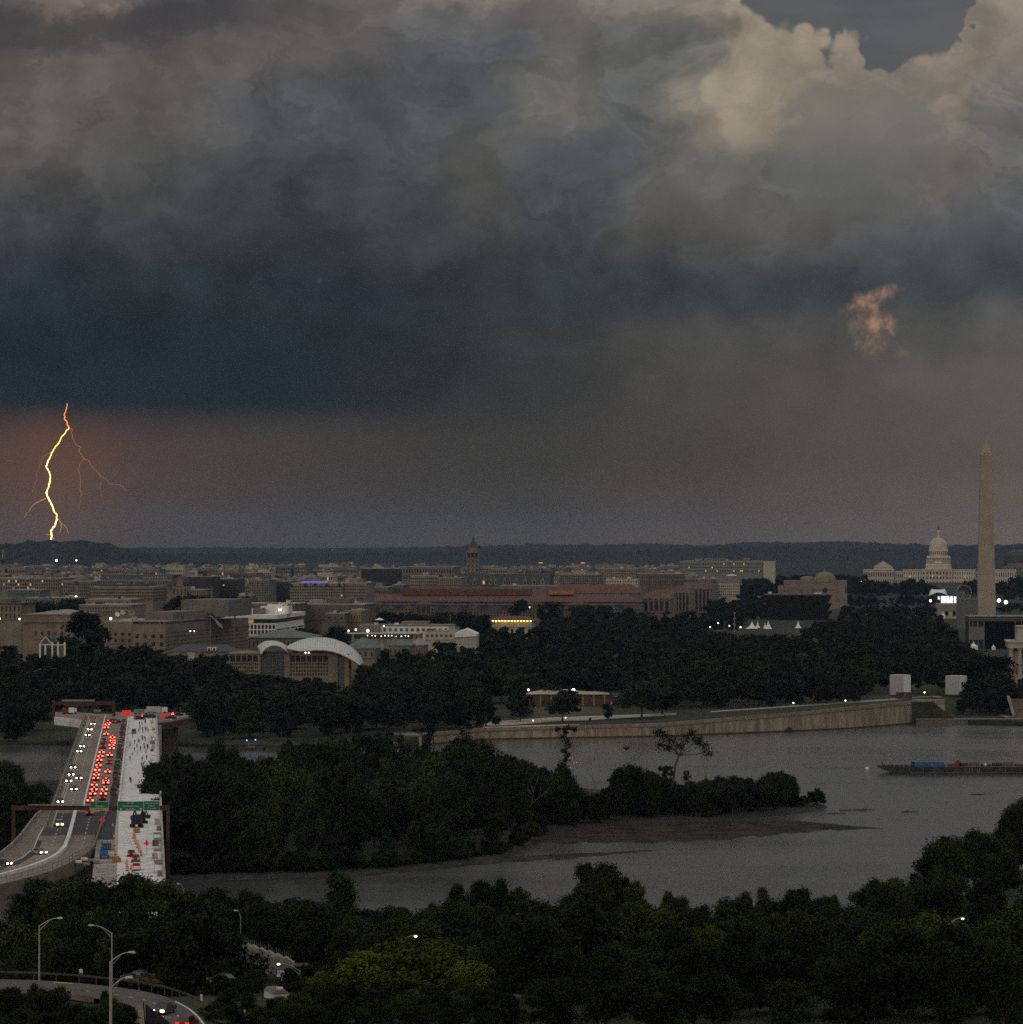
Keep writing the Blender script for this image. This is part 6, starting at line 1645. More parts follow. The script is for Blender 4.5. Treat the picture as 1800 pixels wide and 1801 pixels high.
# ---------------- the lit building yard
b = Bld('yard_building', 'white stone building under renovation lit by flood lamps', 632, 790, 2480, 40)
H = b.z(1101); mb = b.core(M_white, H); b.facade(mb, 'front', b.x(672), b.x(790), b.z(1113), H - .5, 12, 1, .5, .55, .4); b.part('wall', mb, M_white)
BLUE = mat('blue_tarpaulin', (.05, .17, .42), .6, .15, .6); M_brn = mat('brown_shutter', (.15, .08, .06), .8, .1, .5)
w_ = b.wins; b.wins = w_[1:5]; b.windows(BLUE); b.wins = w_[:1] + w_[5:]; b.windows(M_brn)
b.roof(H, m=M_stone); b.part('attic', MB().b2(b.x(634), b.x(668), -6, 20, -3, b.z(1099)), M_stone); b.part('rear_storey', MB().b2(b.x(700), b.x(745), 20, 40, H, b.z(1094)), M_tan)
for i in range(6): b.part('roof_unit', MB().b2(b.x(655 + i * 12), b.x(661 + i * 12), 10, 16, H, b.z(1096 + i % 3)), [M_white, M_stone, M_conc][i % 3])
b.part('white_tent', MB().hip(b.x(656), b.x(671), 8, 16, b.z(1091), b.z(1087)), M_tent)
b2_ = plain('yard_wing', 'cream wing with brown shutters right of the lit yard', 748, 806, 1110, 2440, 30, M_marble, 7, 1, yb=1125, wf=.55, hf=.35, single=True, pent=False, glass=M_brn)
b = Bld('yard_platform', 'dark work platform with strings of lamps in the lit yard', 600, 735, 2430, 30)
b.part('deck', MB().b2(-b.w / 2, b.w / 2, 0, 30, b.z(1116), b.z(1114.5)), M_conc); b.part('dark_screen', MB().b2(-b.w / 2 + 4, b.w / 2, -.3, 0, b.z(1122), b.z(1115)), M_dark); b.part('footing', MB().b2(-b.w / 2, b.w / 2, .5, 29, -4, b.z(1116)), M_conc_d)
rl = random.Random(4)
for i in range(11): b.part('lamp', MB().ball((b.x(648 + i * 7.2 + rl.uniform(-2, 2)), -.7, b.z(1117.5 + rl.uniform(0, 1.6))), .30, 6, 4), M_lampw)
for px, y, r in ((611, 1109.5, .8), (646, 1109.5, .95), (625, 1107.8, .6), (674.5, 1101, .5)):
    b.part('flood_lamp', MB().ball((b.x(px), 3, b.z(y)), r, 8, 6), M_lampw); b.part('lamp_mast', MB().tube((b.x(px), 3.2, b.z(1115)), (b.x(px), 3.2, b.z(y)), .12, .1, 5), M_sgrey)
b = Bld('work_tent', 'pale canvas work shelter sloping down at the right end of the yard', 800, 838, 2420, 20)
b.part('canvas', MB().raw([(b.x(800), 0, b.z(1114)), (b.x(822), 0, b.z(1106)), (b.x(838), 0, b.z(1115)), (b.x(838), 0, b.z(1119)), (b.x(800), 0, b.z(1121)), (b.x(800), 18, b.z(1112)), (b.x(818), 18, b.z(1105)), (b.x(838), 18, b.z(1114)), (b.x(838), 18, b.z(1119)), (b.x(800), 18, b.z(1121))], [(0, 4, 3, 2, 1), (5, 6, 7, 8, 9), (0, 1, 6, 5), (1, 2, 7, 6), (2, 3, 8, 7), (0, 5, 9, 4)]), M_tent)
b.part('frame', MB().b2(b.x(800), b.x(838), 1, 17, -3, b.z(1120)), M_conc)
for px0, px1, ya, yb_, D_, lab in [(607, 660, 1122, 1140, 2200, 'green copper hip roof hall below the lit yard'), (684, 722, 1125, 1135, 2240, 'stone house with a green pyramid roof right of the copper hall'), (722, 745, 1123, 1134, 2300, 'pale stone house with two windows beside the trees')]:
    b = Bld('copper_roof_house', lab, px0, px1, D_, 26); H = b.z(yb_); mb = b.core(M_tan, H); b.facade(mb, 'front', -b.w / 2, b.w / 2, H - 6, H - 1, 5, 1, .3, .5); b.part('wall', mb, M_tan); b.windows()
    ro = b.part('roof', MB().hip(-b.w / 2 - 1, b.w / 2 + 1, -1, 27, H, b.z(ya), 8), M_copper if px0 < 722 else M_roof); b.part('cornice', MB().b2(-b.w / 2 - .8, b.w / 2 + .8, -.8, .1, H - .8, H), M_copper if px0 < 722 else M_stone)
    b.part('chimney', MB().b2(-b.w * .3 - .6, -b.w * .3 + .6, 8, 9.2, H, b.z(ya) + 2), M_stone, up=ro)

# ---------------- red roofed federal range
def bunting(b, px, w, yt, drop, parent):
    n = 10; v = []
    for i in range(n + 1):
        t = i / n; x = b.x(px) + (t - .5) * w; v += [(x, -1.1, b.z(yt)), (x, -1.3, b.z(yt) - drop * math.sin(math.pi * t))]
    me_f = [(2 * i, 2 * i + 2, 2 * i + 3, 2 * i + 1) for i in range(n)]
    b.part('bunting', MB().raw(v, me_f), mat('navy_bunting', (.02, .03, .12), .8, .15, .8))
    mb = MB()
    for i in range(n):
        p, q = v[2 * i + 1], v[2 * i + 3]; mb.tube(p, q, .28, .28, 4)
    b.part('bunting_fringe', mb, M_stone)
b = Bld('red_roofed_range', 'very long stone government range with a red tiled roof and blue bunting', 572, 1128, 3520, 55)
H = b.z(1063); mb = b.core(M_brownst, H)
b.facade(mb, 'front', -b.w / 2, b.w / 2, b.z(1086), b.z(1069.5), 96, 3, .42, .5, .5); mb.b2(-b.w / 2, b.w / 2, -.52, .02, b.z(1069.5), H)
mb.b2(-b.w / 2, b.w / 2, -.5, .02, 0, b.z(1086)); b.part('wall', mb, M_brownst); b.windows(single=False)
b.part('cornice', MB().b2(-b.w / 2 - 1, b.w / 2 + 1, -1.4, 0, H - .5, H + .6), M_stone2)
b.part('attic', MB().b2(-b.w / 2 + 2, b.w / 2 - 2, 2, 53, H, b.z(1058)), M_brownst)
mb = MB()
for i in range(70): x = -b.w / 2 + 5 + i * (b.w - 10) / 69; mb.b2(x - .5, x + .5, 1.85, 2.1, H + .4, b.z(1059))
o = b.part('attic_windows', mb, M_glass); o['kind'] = 'stuff'
b.part('roof', MB().hip(-b.w / 2 + .5, b.w / 2 - .5, .5, 54, b.z(1058), b.z(1046), 14), M_tile)
for px in (655, 745, 925, 1017): 
    x = b.x(px); w = 11.0; z0 = b.z(1063.5); mb = MB(); mb.raw([(x - w, -2.2, z0), (x + w, -2.2, z0), (x, -2.2, z0 + 4.4), (x - w, 2, z0), (x + w, 2, z0), (x, 2, z0 + 4.4)], [(0, 1, 2), (5, 4, 3), (1, 4, 5, 2), (0, 2, 5, 3), (0, 3, 4, 1)])
    pd_ = b.part('pediment', mb, M_stone2)
    for k_ in range(4): xx = x - 7 + k_ * 4.67; b.part('column', MB().tube((xx, -1.4, b.z(1084)), (xx, -1.4, z0), .62, .5, 8), M_stone2, up=pd_)
    for k_ in range(3): xx = x - 4.67 + k_ * 4.67; b.part('portico_opening', MB().b2(xx - 1.5, xx + 1.5, -.62, -.54, b.z(1078), b.z(1067)), M_dark)
for px in (614, 700, 780, 818, 853, 888, 968, 1060, 1092): bunting(b, px, 17.5, 1061.5, 5.2, b.e)
b.part('skylight_hall', MB().b2(b.x(700), b.x(930), 22, 40, b.z(1047), b.z(1036)), M_tile); b.part('roof_house', MB().b2(b.x(962), b.x(1006), 20, 30, b.z(1046), b.z(1040)), mat('orange_tiles', (.38, .17, .10), .85, .2, .4))
# blocks stepping away to the right, red roofs and columns
for i, (a, c, yt, yr, D_, lab) in enumerate([(1128, 1182, 1050, 1038, 3560, 'red roofed stone block with columns at the right end of the long range'), (1178, 1216, 1040, 1030, 3720, 'second red roofed stone block stepping away to the right'), (1212, 1252, 1034, 1024, 3900, 'third red roofed stone block nearest the rounded office')]):
    b = Bld('red_roofed_block', lab, a, c, D_, 90); H = b.z(yt); mb = b.core(mat('pinkish_stone', (.215, .16, .135), .9, .2, .1), H); b.part('wall', mb, MATS['pinkish_stone'])
    n = 5
    for k_ in range(n + 1): xx = -b.w / 2 + 2 + k_ * (b.w - 4) / n; b.part('column', MB().tube((xx, -1.3, b.z(1078)), (xx, -1.3, H - 1.5), .95, .8, 8), MATS['pinkish_stone'])
    for k_ in range(n): xx = -b.w / 2 + 2 + (k_ + .5) * (b.w - 4) / n; b.part('window', MB().b2(xx - 1.3, xx + 1.3, -.1, .02, b.z(1074), H - 4), M_glass)
    b.part('entablature', MB().b2(-b.w / 2 - .8, b.w / 2 + .8, -2.4, .05, H - 1.5, H + .8), MATS['pinkish_stone']); b.part('attic', MB().b2(-b.w / 2 + 1, b.w / 2 - 1, 1.5, 88, H, b.z(yt - 5)), MATS['pinkish_stone'])
    b.part('roof', MB().hip(-b.w / 2 + 1, b.w / 2 - 1, 2, 88, b.z(yt - 5), b.z(yr), 10), M_tile); b.part('chimney', MB().b2(b.w * .3, b.w * .3 + 2.5, 10, 14, H, b.z(yr - 2)), M_stone)
b = Bld('tiled_range', 'rear red tiled range above the right half of the long roof', 960, 1130, 3650, 40); H = b.z(1042); b.part('wall', b.core(M_brownst, H), M_brownst); b.part('roof', MB().hip(-b.w / 2, b.w / 2, 0, 40, H, b.z(1027.5), 12), M_tile); b.part('cornice', MB().b2(-b.w / 2 - .6, b.w / 2 + .6, -.7, .1, H - .8, H), M_stone2)

# ---------------- clock tower hall with dormers
b = Bld('clock_tower', 'tall romanesque clock tower with a steep pyramid spire', 821, 842.5, 4050, 13.3, rz=GR)
w2 = b.w / 2; zt = b.z(972)
mb = b.core(M_stone2, b.z(981)); b.facade(mb, 'front', -w2, w2, b.z(1007), b.z(983), 3, 3, .22, .55, .3)
b.part('wall', mb, M_stone2); b.windows()
mb = MB()
for x in (-w2, -w2 / 3 * 1.05, w2 / 3 * 1.05, w2): mb.b2(x - (.9 if abs(x) == w2 else .5), x + (.9 if abs(x) == w2 else .5), 0, .9, b.z(981), zt)
mb.b2(-w2, w2, 12.4, 13.3, b.z(981), zt); b.part('belfry_pier', mb, M_stone2); b.part('belfry_dark', MB().b2(-w2 + .8, w2 - .8, 1.5, 12, b.z(981), zt), M_dark)
b.part('cornice', MB().b2(-w2 - .5, w2 + .5, -.5, 13.8, zt, b.z(970.5)), M_stone); cs_ = b.part('clock_storey', MB().b2(-w2 + .2, w2 - .2, .2, 13.1, b.z(970.5), b.z(964)), M_stone2)
b.part('clock_face', MB().tube((0, .25, b.z(967)), (0, -.1, b.z(967)), 2.2, 2.2, 16), M_stone, up=cs_)
for sx in (-1, 1):
    for y in (.4, 12.9): b.part('turret', MB().lathe([(.9, b.z(966)), (.9, b.z(961.5)), (.05, b.z(957))], 8, sx * (w2 - .2), y), M_slate)
b.part('spire', MB().raw([(-w2 + .6, .6, b.z(964)), (w2 - .6, .6, b.z(964)), (w2 - .6, 12.7, b.z(964)), (-w2 + .6, 12.7, b.z(964)), (-1.6, 5, b.z(952)), (1.6, 5, b.z(952)), (1.6, 8.2, b.z(952)), (-1.6, 8.2, b.z(952)), (0, 6.6, b.z(941))], [(0, 1, 5, 4), (1, 2, 6, 5), (2, 3, 7, 6), (3, 0, 4, 7), (4, 5, 8), (5, 6, 8), (6, 7, 8), (7, 4, 8)]), M_slate)
b = Bld('dormer_roof_hall', 'large hall with a dark slate roof lined by pale gabled dormers', 806, 968, 4030, 50)
H = b.z(1030); b.part('wall', b.core(M_stone2, H), M_stone2); b.part('roof', MB().extr([(-.8, H), (5, b.z(1009)), (45, b.z(1009)), (51, H)], 'x', -b.w / 2, b.w / 2), M_slate); b.part('ridge_light', MB().b2(b.x(858), b.x(904), 4.5, 6, b.z(1009), b.z(1007.8)), M_marble)
for i, px in enumerate((818.5, 834.5, 851, 863.5, 872.5, 888, 897, 909, 924, 940, 955)):
    x = b.x(px); w = 2.3 if i in (0, 1, 2, 7, 8, 9, 10) else 1.6; z0, z1 = b.z(1029), b.z(1021.5)
    do = b.part('dormer', MB().b2(x - w, x + w, -1.0, 3, z0, z1).raw([(x - w, -1, z1), (x + w, -1, z1), (x, -1, z1 + 4), (x - w, 3, z1), (x + w, 3, z1), (x, 3, z1 + 4)], [(0, 1, 2), (5, 4, 3), (1, 4, 5, 2), (0, 2, 5, 3)]), M_stone)
    b.part('dormer_window', MB().b2(x - w * .4, x + w * .4, -1.1, -.98, z0 + 1, z1), M_warm if i == 2 else M_glass, up=do)

# ---------------- yellow lit loggia palace
b = Bld('loggia_palace', 'cream palace with a red roof and a glowing yellow loggia', 862, 938, 2920, 30)
zl0, zl1 = b.z(1101.5), b.z(1091.5)
mb = MB().b2(-b.w / 2 + 2, b.w / 2 - 1, 0, 30, -3, zl0); b.facade(mb, 'front', -b.w / 2 + 2, b.w / 2 - 1, b.z(1116), b.z(1105), 7, 1, .42, .8, .5); mb.b2(-b.w / 2 + 2, b.w / 2 - 1, -.5, .02, b.z(1105), zl0); b.part('wall', mb, M_marble); b.windows()
b.part('loggia_back', MB().b2(-b.w / 2 + 1, b.w / 2 - 1, 3.2, 29, zl0, zl1), M_marble); b.part('cornice', MB().b2(-b.w / 2, b.w / 2, -1.2, 0.5, zl0 - .5, zl0), M_marble)
for i in range(14): x = -b.w / 2 + 1 + i * (b.w - 2) / 13; b.part('column', MB().tube((x, .3, zl0), (x, .3, zl1), .28, .24, 6), M_marble)
for i in range(13): x = -b.w / 2 + 1 + (i + .5) * (b.w - 2) / 13; b.part('ceiling_lamp', MB().b2(x - .8, x + .8, 1.6, 2.0, zl1 - .35, zl1 - .1), mat('yellow_loggia_glow', (1, .8, .3), .5, 0, emit=(1.0, .68, .18), estr=9.0))
b.part('roof', MB().hip(-b.w / 2 - 1.2, b.w / 2 + 1.2, -1.2, 31, zl1, b.z(1083.5), 8), M_tile)
b.part('lower_wing', MB().b2(b.x(914), b.x(936), -14, -2, -3, b.z(1118)), M_marble)

# ================================================================== landmarks on the right
def lamp_ball(px, py, D, r, lab, m=None, grp=None, post=True, name='street_lamp'):
    x = XD(px, D); zg = gz(x, D) if D > 1640 else DZ; z = ZD(py, D)
    e = thing(name, lab, 'street lamp', (x, D, zg), 0, grp)
    MB().ball((0, 0, z - zg), r, 8, 6).build('globe', m or M_lampw, e)
    if post:
        MB().tube((0, .02, -.5), (0, .02, z - zg - r * .9), .10, .07, 6).build('post', M_sgrey, e)
    return e

# obelisk
b = Bld('obelisk', 'tall pale stone obelisk rising above the park', 1719.5, 1751.5, 3350, 17, rz=0.0, cat='obelisk', zb=11.5)
H1, H2 = b.z(800), b.z(772)
s0, s1 = 8.4, 5.25
M_ob1 = mat('obelisk_marble', (.34, .285, .225), .9, .08, .08); M_ob2 = mat('obelisk_lower_marble', (.36, .305, .245), .9, .08, .08)
zm = H1 * .3
sm = s0 + (s1 - s0) * .3
def frus(a, za, c, zc, yc=8.4): return MB().raw([(-a, yc - a, za), (a, yc - a, za), (a, yc + a, za), (-a, yc + a, za), (-c, yc - c, zc), (c, yc - c, zc), (c, yc + c, zc), (-c, yc + c, zc)], [(3, 2, 1, 0), (4, 5, 6, 7), (0, 1, 5, 4), (1, 2, 6, 5), (2, 3, 7, 6), (3, 0, 4, 7)])
b.e.rotation_euler = (0, 0, R(-4))
b.part('lower_shaft', frus(s0, -2, sm, zm), M_ob2); b.part('upper_shaft', frus(sm, zm, s1, H1), M_ob1)
b.part('pyramidion', frus(s1, H1, .12, H2), M_ob1)
for x in (-1.6, 1.6): b.part('lookout_window', MB().b2(x - .45, x + .45, 8.4 - s1 - .1, 8.4 - s1 + .6, H1 + .9, H1 + 1.7), M_dark)
# big sheds / screens around the obelisk base
b = Bld('screen_wall', 'grey scrim covered wall between the capitol terrace and the obelisk', 1683, 1720, 3290, 6, rz=0, cat='screen', zb=11); b.part('panel', MB().b2(-b.w / 2, b.w / 2, 0, 5, 0, b.z(1054.5)), mat('grey_scrim', (.13, .135, .14), .8, .2, .4)); b.part('top_rail', MB().b2(-b.w / 2 - .4, b.w / 2 + .4, -.4, 5.4, b.z(1054.5), b.z(1052.8)), M_stone)
# festival stage before the obelisk
b = Bld('festival_stage', 'huge dark festival stage with a pale roof edge before the obelisk', 1703.5, 1860, 2780, 26, rz=0, cat='stage', zb=8)
b.part('roof', MB().b2(-b.w / 2, b.w / 2, -1, 26, b.z(1084.5), b.z(1082.6)), M_roof); b.part('header', MB().b2(-b.w / 2 + .4, b.w / 2, -.6, 25, b.z(1092.5), b.z(1084.5)), mat('dark_header', (.085, .085, .09), .8, .15, .5))
b.part('black_backdrop', MB().b2(b.x(1731), b.x(1860), 1.0, 24, .5, b.z(1092.5)), mat('black_cloth', (.006, .006, .007), .95, .1, .5, spec=.02)); b.part('grey_screen', MB().b2(b.x(1704.5), b.x(1730.5), -.3, 1, b.z(1125.5), b.z(1102.5)), mat('grey_screen_cloth', (.16, .165, .17), .8, .12, .4)); b.part('side_wall', MB().b2(b.x(1704.5), b.x(1731), 1.4, 24, .5, b.z(1092.5)), M_dark)
for px in (1704.5, 1711, 1720, 1730.5, 1785, 1796): b.part('truss_post', MB().b2(b.x(px) - .25, b.x(px) + .25, -.5, 0, .2, b.z(1092.5)), M_sgrey)
b.part('platform', MB().b2(-b.w / 2, b.w / 2, -6, 25, -2, .5), M_dark)
b = Bld('loudspeaker_rack', 'dark equipment cases behind the festival stage', 1719, 1736, 2700, 4, rz=0, cat='equipment', zb=7.5)
for i in range(4): b.part('case', MB().box(-3.5 + i * 2.4, 2, 0, 2.1, 2.0, 2.2 + .5 * (i % 2)), M_slate)
def tent(px0, px1, yt, yb, D, lab, name='event_tent', zb=None):
    b = Bld(name, lab, px0, px1, D, (px1 - px0) * D / F, rz=0, cat='tent', zb=zb); w = b.w / 2; z0 = max(b.z(yb), .4); zt = b.z(yt); dep = b.dep; v = []; f = []
    n = 8
    for j, (k_, t) in enumerate(((1, 0), (.62, .16), (.36, .38), (.16, .68), (.03, 1.0))):
        for x, y in ((-1, -1), (1, -1), (1, 1), (-1, 1)): v.append((x * w * k_, dep / 2 + y * dep / 2 * k_, z0 + (zt - z0) * t))
    for j in range(4):
        for i in range(4): f.append((j * 4 + i, j * 4 + (i + 1) % 4, (j + 1) * 4 + (i + 1) % 4, (j + 1) * 4 + i))
    b.part('canopy', MB().raw(v, f), M_tent)
    for x in (-1, 1):
        for y in (.1, dep - .1): b.part('pole', MB().tube((x * (w - .1), y, -.5), (x * (w - .1), y, z0), .08, .08, 4), M_steel)
    b.part('side_cloth', MB().b2(-w * .98, w * .98, .06, .14, .3, z0), M_tent)
    return b
tent(1312, 1335, 1093, 1106, 3290, 'white peaked event tent left of the tall tree clump', zb=10.5); tent(1328, 1338, 1092, 1104, 3320, 'small white tent peak behind the left event tent', zb=9)
tent(1342, 1362, 1092.5, 1108, 3280, 'large white event tent in the middle of the three', zb=10.5); tent(1340, 1352, 1095, 1108, 3310, 'white tent slope left of the middle event tent', zb=9)
tent(1396, 1413, 1091.5, 1107, 3300, 'separate white event tent at the right', zb=10.5); tent(1706, 1720, 1128, 1136, 2755, 'small white pagoda tent behind the festival stage', zb=7.5)
tent(1744, 1751, 1133, 1138, 2755, 'tiny white tent under the middle of the stage', zb=7.5); tent(1655, 1663, 1076, 1082, 3640, 'white pointed tent at the foot of the stone terrace', zb=13)
# concert tent, screen and terrace before the capitol
b = Bld('concert_canopy', 'white swept concert canopy over a dark stage mouth', 1634, 1668, 4550, 25, rz=0, cat='stage', zb=14)
zt, zr = b.z(1036), b.z(1049); mb = MB(); n = 12
for i in range(n):
    t0, t1 = -1 + 2 * i / n, -1 + 2 * (i + 1) / n; h = lambda t: zt - .8 + 2.2 * abs(t) ** 2 if abs(t) < .75 else zr + (zt - zr) * (1 - (abs(t) - .75) / .25) ; lo = lambda t: zr + (b.z(1042) - zr) * (1 - t * t)
    mb.raw([(b.w / 2 * t0, 0, lo(t0)), (b.w / 2 * t1, 0, lo(t1)), (b.w / 2 * t1, 6, h(t1)), (b.w / 2 * t0, 6, h(t0))], [(0, 1, 2, 3)]); mb.raw([(b.w / 2 * t0, 6, h(t0)), (b.w / 2 * t1, 6, h(t1)), (b.w / 2 * t1, 24, zr), (b.w / 2 * t0, 24, zr)], [(0, 1, 2, 3)])
b.part('canopy', mb, M_tent); b.part('stage_mouth', MB().b2(-b.w / 2 + 2, b.w / 2 - 2, 1.5, 20, -2, b.z(1044)), M_slate)
b = Bld('video_screen', 'glowing blue and white outdoor video screen before the capitol', 1649, 1683, 4050, 3, rz=0, cat='screen', zb=12.5)
m = bpy.data.materials.new('video_picture'); m.use_nodes = True; n_ = NT(m.node_tree); bs = m.node_tree.nodes['Principled BSDF']; co = n_.new('ShaderNodeTexCoord').outputs['Object']; q_ = n_.noise(co, .28, 3.0, .6)
bs.inputs['Base Color'].default_value = (.1, .1, .2, 1); n_.put(bs.inputs['Emission Color'], n_.ramp(q_, [(.38, (.05, .12, .9, 1)), (.47, (.75, .85, 1, 1)), (.56, (1, 1, 1, 1)), (.66, (.55, .30, .95, 1)), (.75, (.9, .1, .5, 1))], 'LINEAR')); bs.inputs['Emission Strength'].default_value = 1.5
b.part('picture', MB().b2(b.x(1655), b.x(1676), -.3, 0, b.z(1060.5), b.z(1048.5)), m); b.part('side_picture', MB().b2(b.x(1677.5), b.x(1682), -.2, 0, b.z(1060.5), b.z(1049)), m); b.part('side_picture', MB().b2(b.x(1649.5), b.x(1653), -.2, 0, b.z(1054), b.z(1049)), m)
b.part('frame', MB().b2(b.x(1648.5), b.x(1683), .1, 2, 0, b.z(1047.5)), M_dark)
b = Bld('stone_terrace', 'pale rusticated stone terrace wall with two arched doors below the screen', 1648, 1683, 3680, 12, rz=0, cat='terrace', zb=12)
b.part('wall', MB().b2(-b.w / 2, b.w / 2, 0, 12, -6, b.z(1061.5)), M_marble)
for i in range(6): b.part('course', MB().b2(-b.w / 2 - .1, b.w / 2 + .1, -.35, 0, b.z(1063.5 + i * 2.2) - .3, b.z(1063.5 + i * 2.2) + .3), M_stone)
for px in (1665, 1678): b.part('arched_door', MB().b2(b.x(px) - 1.6, b.x(px) + 1.6, -.5, -.1, b.z(1083), b.z(1077)).tube((b.x(px), -.1, b.z(1077)), (b.x(px), -.5, b.z(1077)), 1.6, 1.6, 12), M_dark)
b = Bld('ferris_wheel', 'slender ferris wheel outlined against dark trees right of the terrace', 1686, 1705, 4500, 3, rz=0, cat='ferris wheel', zb=14); zc = b.z(1042); mb = MB(); rr_ = 9.0
for i in range(24):
    a0, a1 = i * math.pi / 12, (i + 1) * math.pi / 12; mb.tube((rr_ * math.cos(a0), 0, zc + rr_ * math.sin(a0)), (rr_ * math.cos(a1), 0, zc + rr_ * math.sin(a1)), .35, .35, 4)
b.part('rim', mb, M_steel); mb = MB()
for i in range(12): mb.tube((0, 0, zc), (rr_ * math.cos(i * math.pi / 6), 0, zc + rr_ * math.sin(i * math.pi / 6)), .12, .12, 4)
b.part('spokes', mb, M_steel); b.part('leg', MB().tube((-6, 2, -2), (0, 1, zc), .4, .3, 5), M_steel); b.part('leg', MB().tube((6, 2, -2), (0, 1, zc), .4, .3, 5), M_steel)
for i in range(12): b.part('gondola', MB().ball((rr_ * math.cos(i * math.pi / 6), -.3, zc + rr_ * math.sin(i * math.pi / 6) - .6), .75, 6, 4), M_sgrey)

# domed capitol
b = Bld('domed_capitol', 'pale domed capitol with long colonnaded wings on the horizon', 1519, 1786, 5620, 60, rz=GR, zb=25)
M_cap = mat('capitol_white_stone', (.54, .485, .405), .8, .12, .1)
def wing(px0, px1, yt, y0, depth, cols, rows, yb=1029, wf=.4, hf=.62):
    mb = MB().b2(b.x(px0), b.x(px1), y0, y0 + depth, -16, b.z(yt))
    b.facade(mb, 'front', b.x(px0), b.x(px1), b.z(yb), b.z(yt) - 1.2, cols, rows, wf, hf, .8, base=y0); mb.b2(b.x(px0), b.x(px1), y0 - .8, y0 + .02, -16, b.z(yb)); mb.b2(b.x(px0), b.x(px1), y0 - .8, y0 + .02, b.z(yt) - 1.2, b.z(yt)); b.part('wall', mb, M_cap)
    b.part('cornice', MB().b2(b.x(px0) - .6, b.x(px1) + .6, y0 - 1.6, y0 + depth, b.z(yt), b.z(yt) + .8), M_cap); b.part('balustrade', MB().b2(b.x(px0), b.x(px1), y0 - .6, y0 + .2, b.z(yt) + .8, b.z(yt - 1.6)), M_cap)
wing(1519, 1573, 1003, 0, 40, 13, 2); wing(1573, 1589, 1006, 6, 30, 5, 2); wing(1589, 1622, 1003, 0, 40, 8, 3, wf=.32, hf=.45); wing(1622, 1674, 1002, -4, 46, 9, 3, wf=.4, hf=.55); wing(1674, 1715, 1003, 0, 40, 10, 3, wf=.32, hf=.45); wing(1715, 1735, 1006, 6, 30, 5, 2); wing(1735, 1786, 1003, 0, 40, 13, 2)
b.windows(single=False)
for px0, px1 in ((1536, 1572),):
    x0, x1, z0 = b.x(px0), b.x(px1), b.z(998); b.part('pediment', MB().b2(x0 + 1, x1 - 1, 4, 34, b.z(1003), z0).raw([(x0, 3, z0), (x1, 3, z0), ((x0 + x1) / 2, 3, b.z(987)), (x0, 35, z0), (x1, 35, z0), ((x0 + x1) / 2, 35, b.z(987))], [(0, 1, 2), (5, 4, 3), (1, 4, 5, 2), (0, 2, 5, 3)]), M_cap)
for i in range(8): b.part('column', MB().tube((b.x(1626 + i * 6.3), -5.4, b.z(1018)), (b.x(1626 + i * 6.3), -5.4, b.z(1004)), .6, .5, 7), M_cap)
for i in range(12): b.part('column', MB().tube((b.x(1523 + i * 4.2), -1.6, b.z(1019)), (b.x(1523 + i * 4.2), -1.6, b.z(1005)), .5, .42, 6), M_cap)
b.part('lower_terrace', MB().b2(b.x(1622), b.x(1684), -14, -4.9, -16, b.z(1027)), M_cap); b.part('lower_terrace', MB().b2(b.x(1628), b.x(1678), -22, -14, -18, b.z(1034)), M_cap)
for i in range(7): b.part('arch', MB().b2(b.x(1635 + i * 5.5) - 1, b.x(1635 + i * 5.5) + 1, -14.4, -14.05, b.z(1037), b.z(1030)), M_glass)
for px, y in ((1640, 1013), (1652, 1013), (1600.5, 1014), (1697, 1014)): b.part('lit_window', MB().b2(b.x(px) - .8, b.x(px) + .8, -5.1, -4.95, b.z(y + 1.5), b.z(y - 1.5)), M_warm)
cx, cyy = b.x(1651), 22.0
def ring(prof, nm, m=None, up=None): return b.part(nm, MB().lathe([(r, b.z(y, 20)) for r, y in prof], 40, cx, cyy), m or M_cap, False, up)
k_ = 5640 / F
ring([(23.5 * k_, 1003), (23.5 * k_, 999), (22.5 * k_, 998), (22.5 * k_, 993), (21.5 * k_, 992)], 'drum_base')
dr_ = ring([(19.0 * k_, 992), (19.0 * k_, 981.5)], 'drum'); ring([(21.5 * k_, 982), (21.8 * k_, 980), (20.3 * k_, 979), (20.0 * k_, 977.5), (17.2 * k_, 977.3)], 'drum_cornice')
for i in range(36):
    a = 2 * math.pi * i / 36; x, y = cx + 20.6 * k_ * math.cos(a), cyy + 20.6 * k_ * math.sin(a)
    if math.sin(a) < .3: b.part('drum_column', MB().tube((x, y, b.z(992, 20)), (x, y, b.z(982, 20)), .55, .5, 6), M_cap, up=dr_)
ud_ = ring([(16.8 * k_, 977.4), (16.6 * k_, 969)], 'upper_drum')
for i in range(28):
    a = 2 * math.pi * (i + .5) / 28
    if math.sin(a) < .3: b.part('drum_window', MB().box(cx + 16.8 * k_ * math.cos(a), cyy + 16.8 * k_ * math.sin(a), b.z(976, 20), .9, .9, b.z(970.5, 20) - b.z(976, 20), a), M_brownst, up=ud_)
ring([(17.4 * k_, 969.2), (17.2 * k_, 967.6), (16.2 * k_, 966.8)], 'upper_cornice')
dm_ = ring([(16.0 * k_, 967), (15.5 * k_, 962), (14.4 * k_, 957), (12.5 * k_, 952.5), (9.5 * k_, 948.5), (6.0 * k_, 946.2), (4.2 * k_, 945.6)], 'dome')
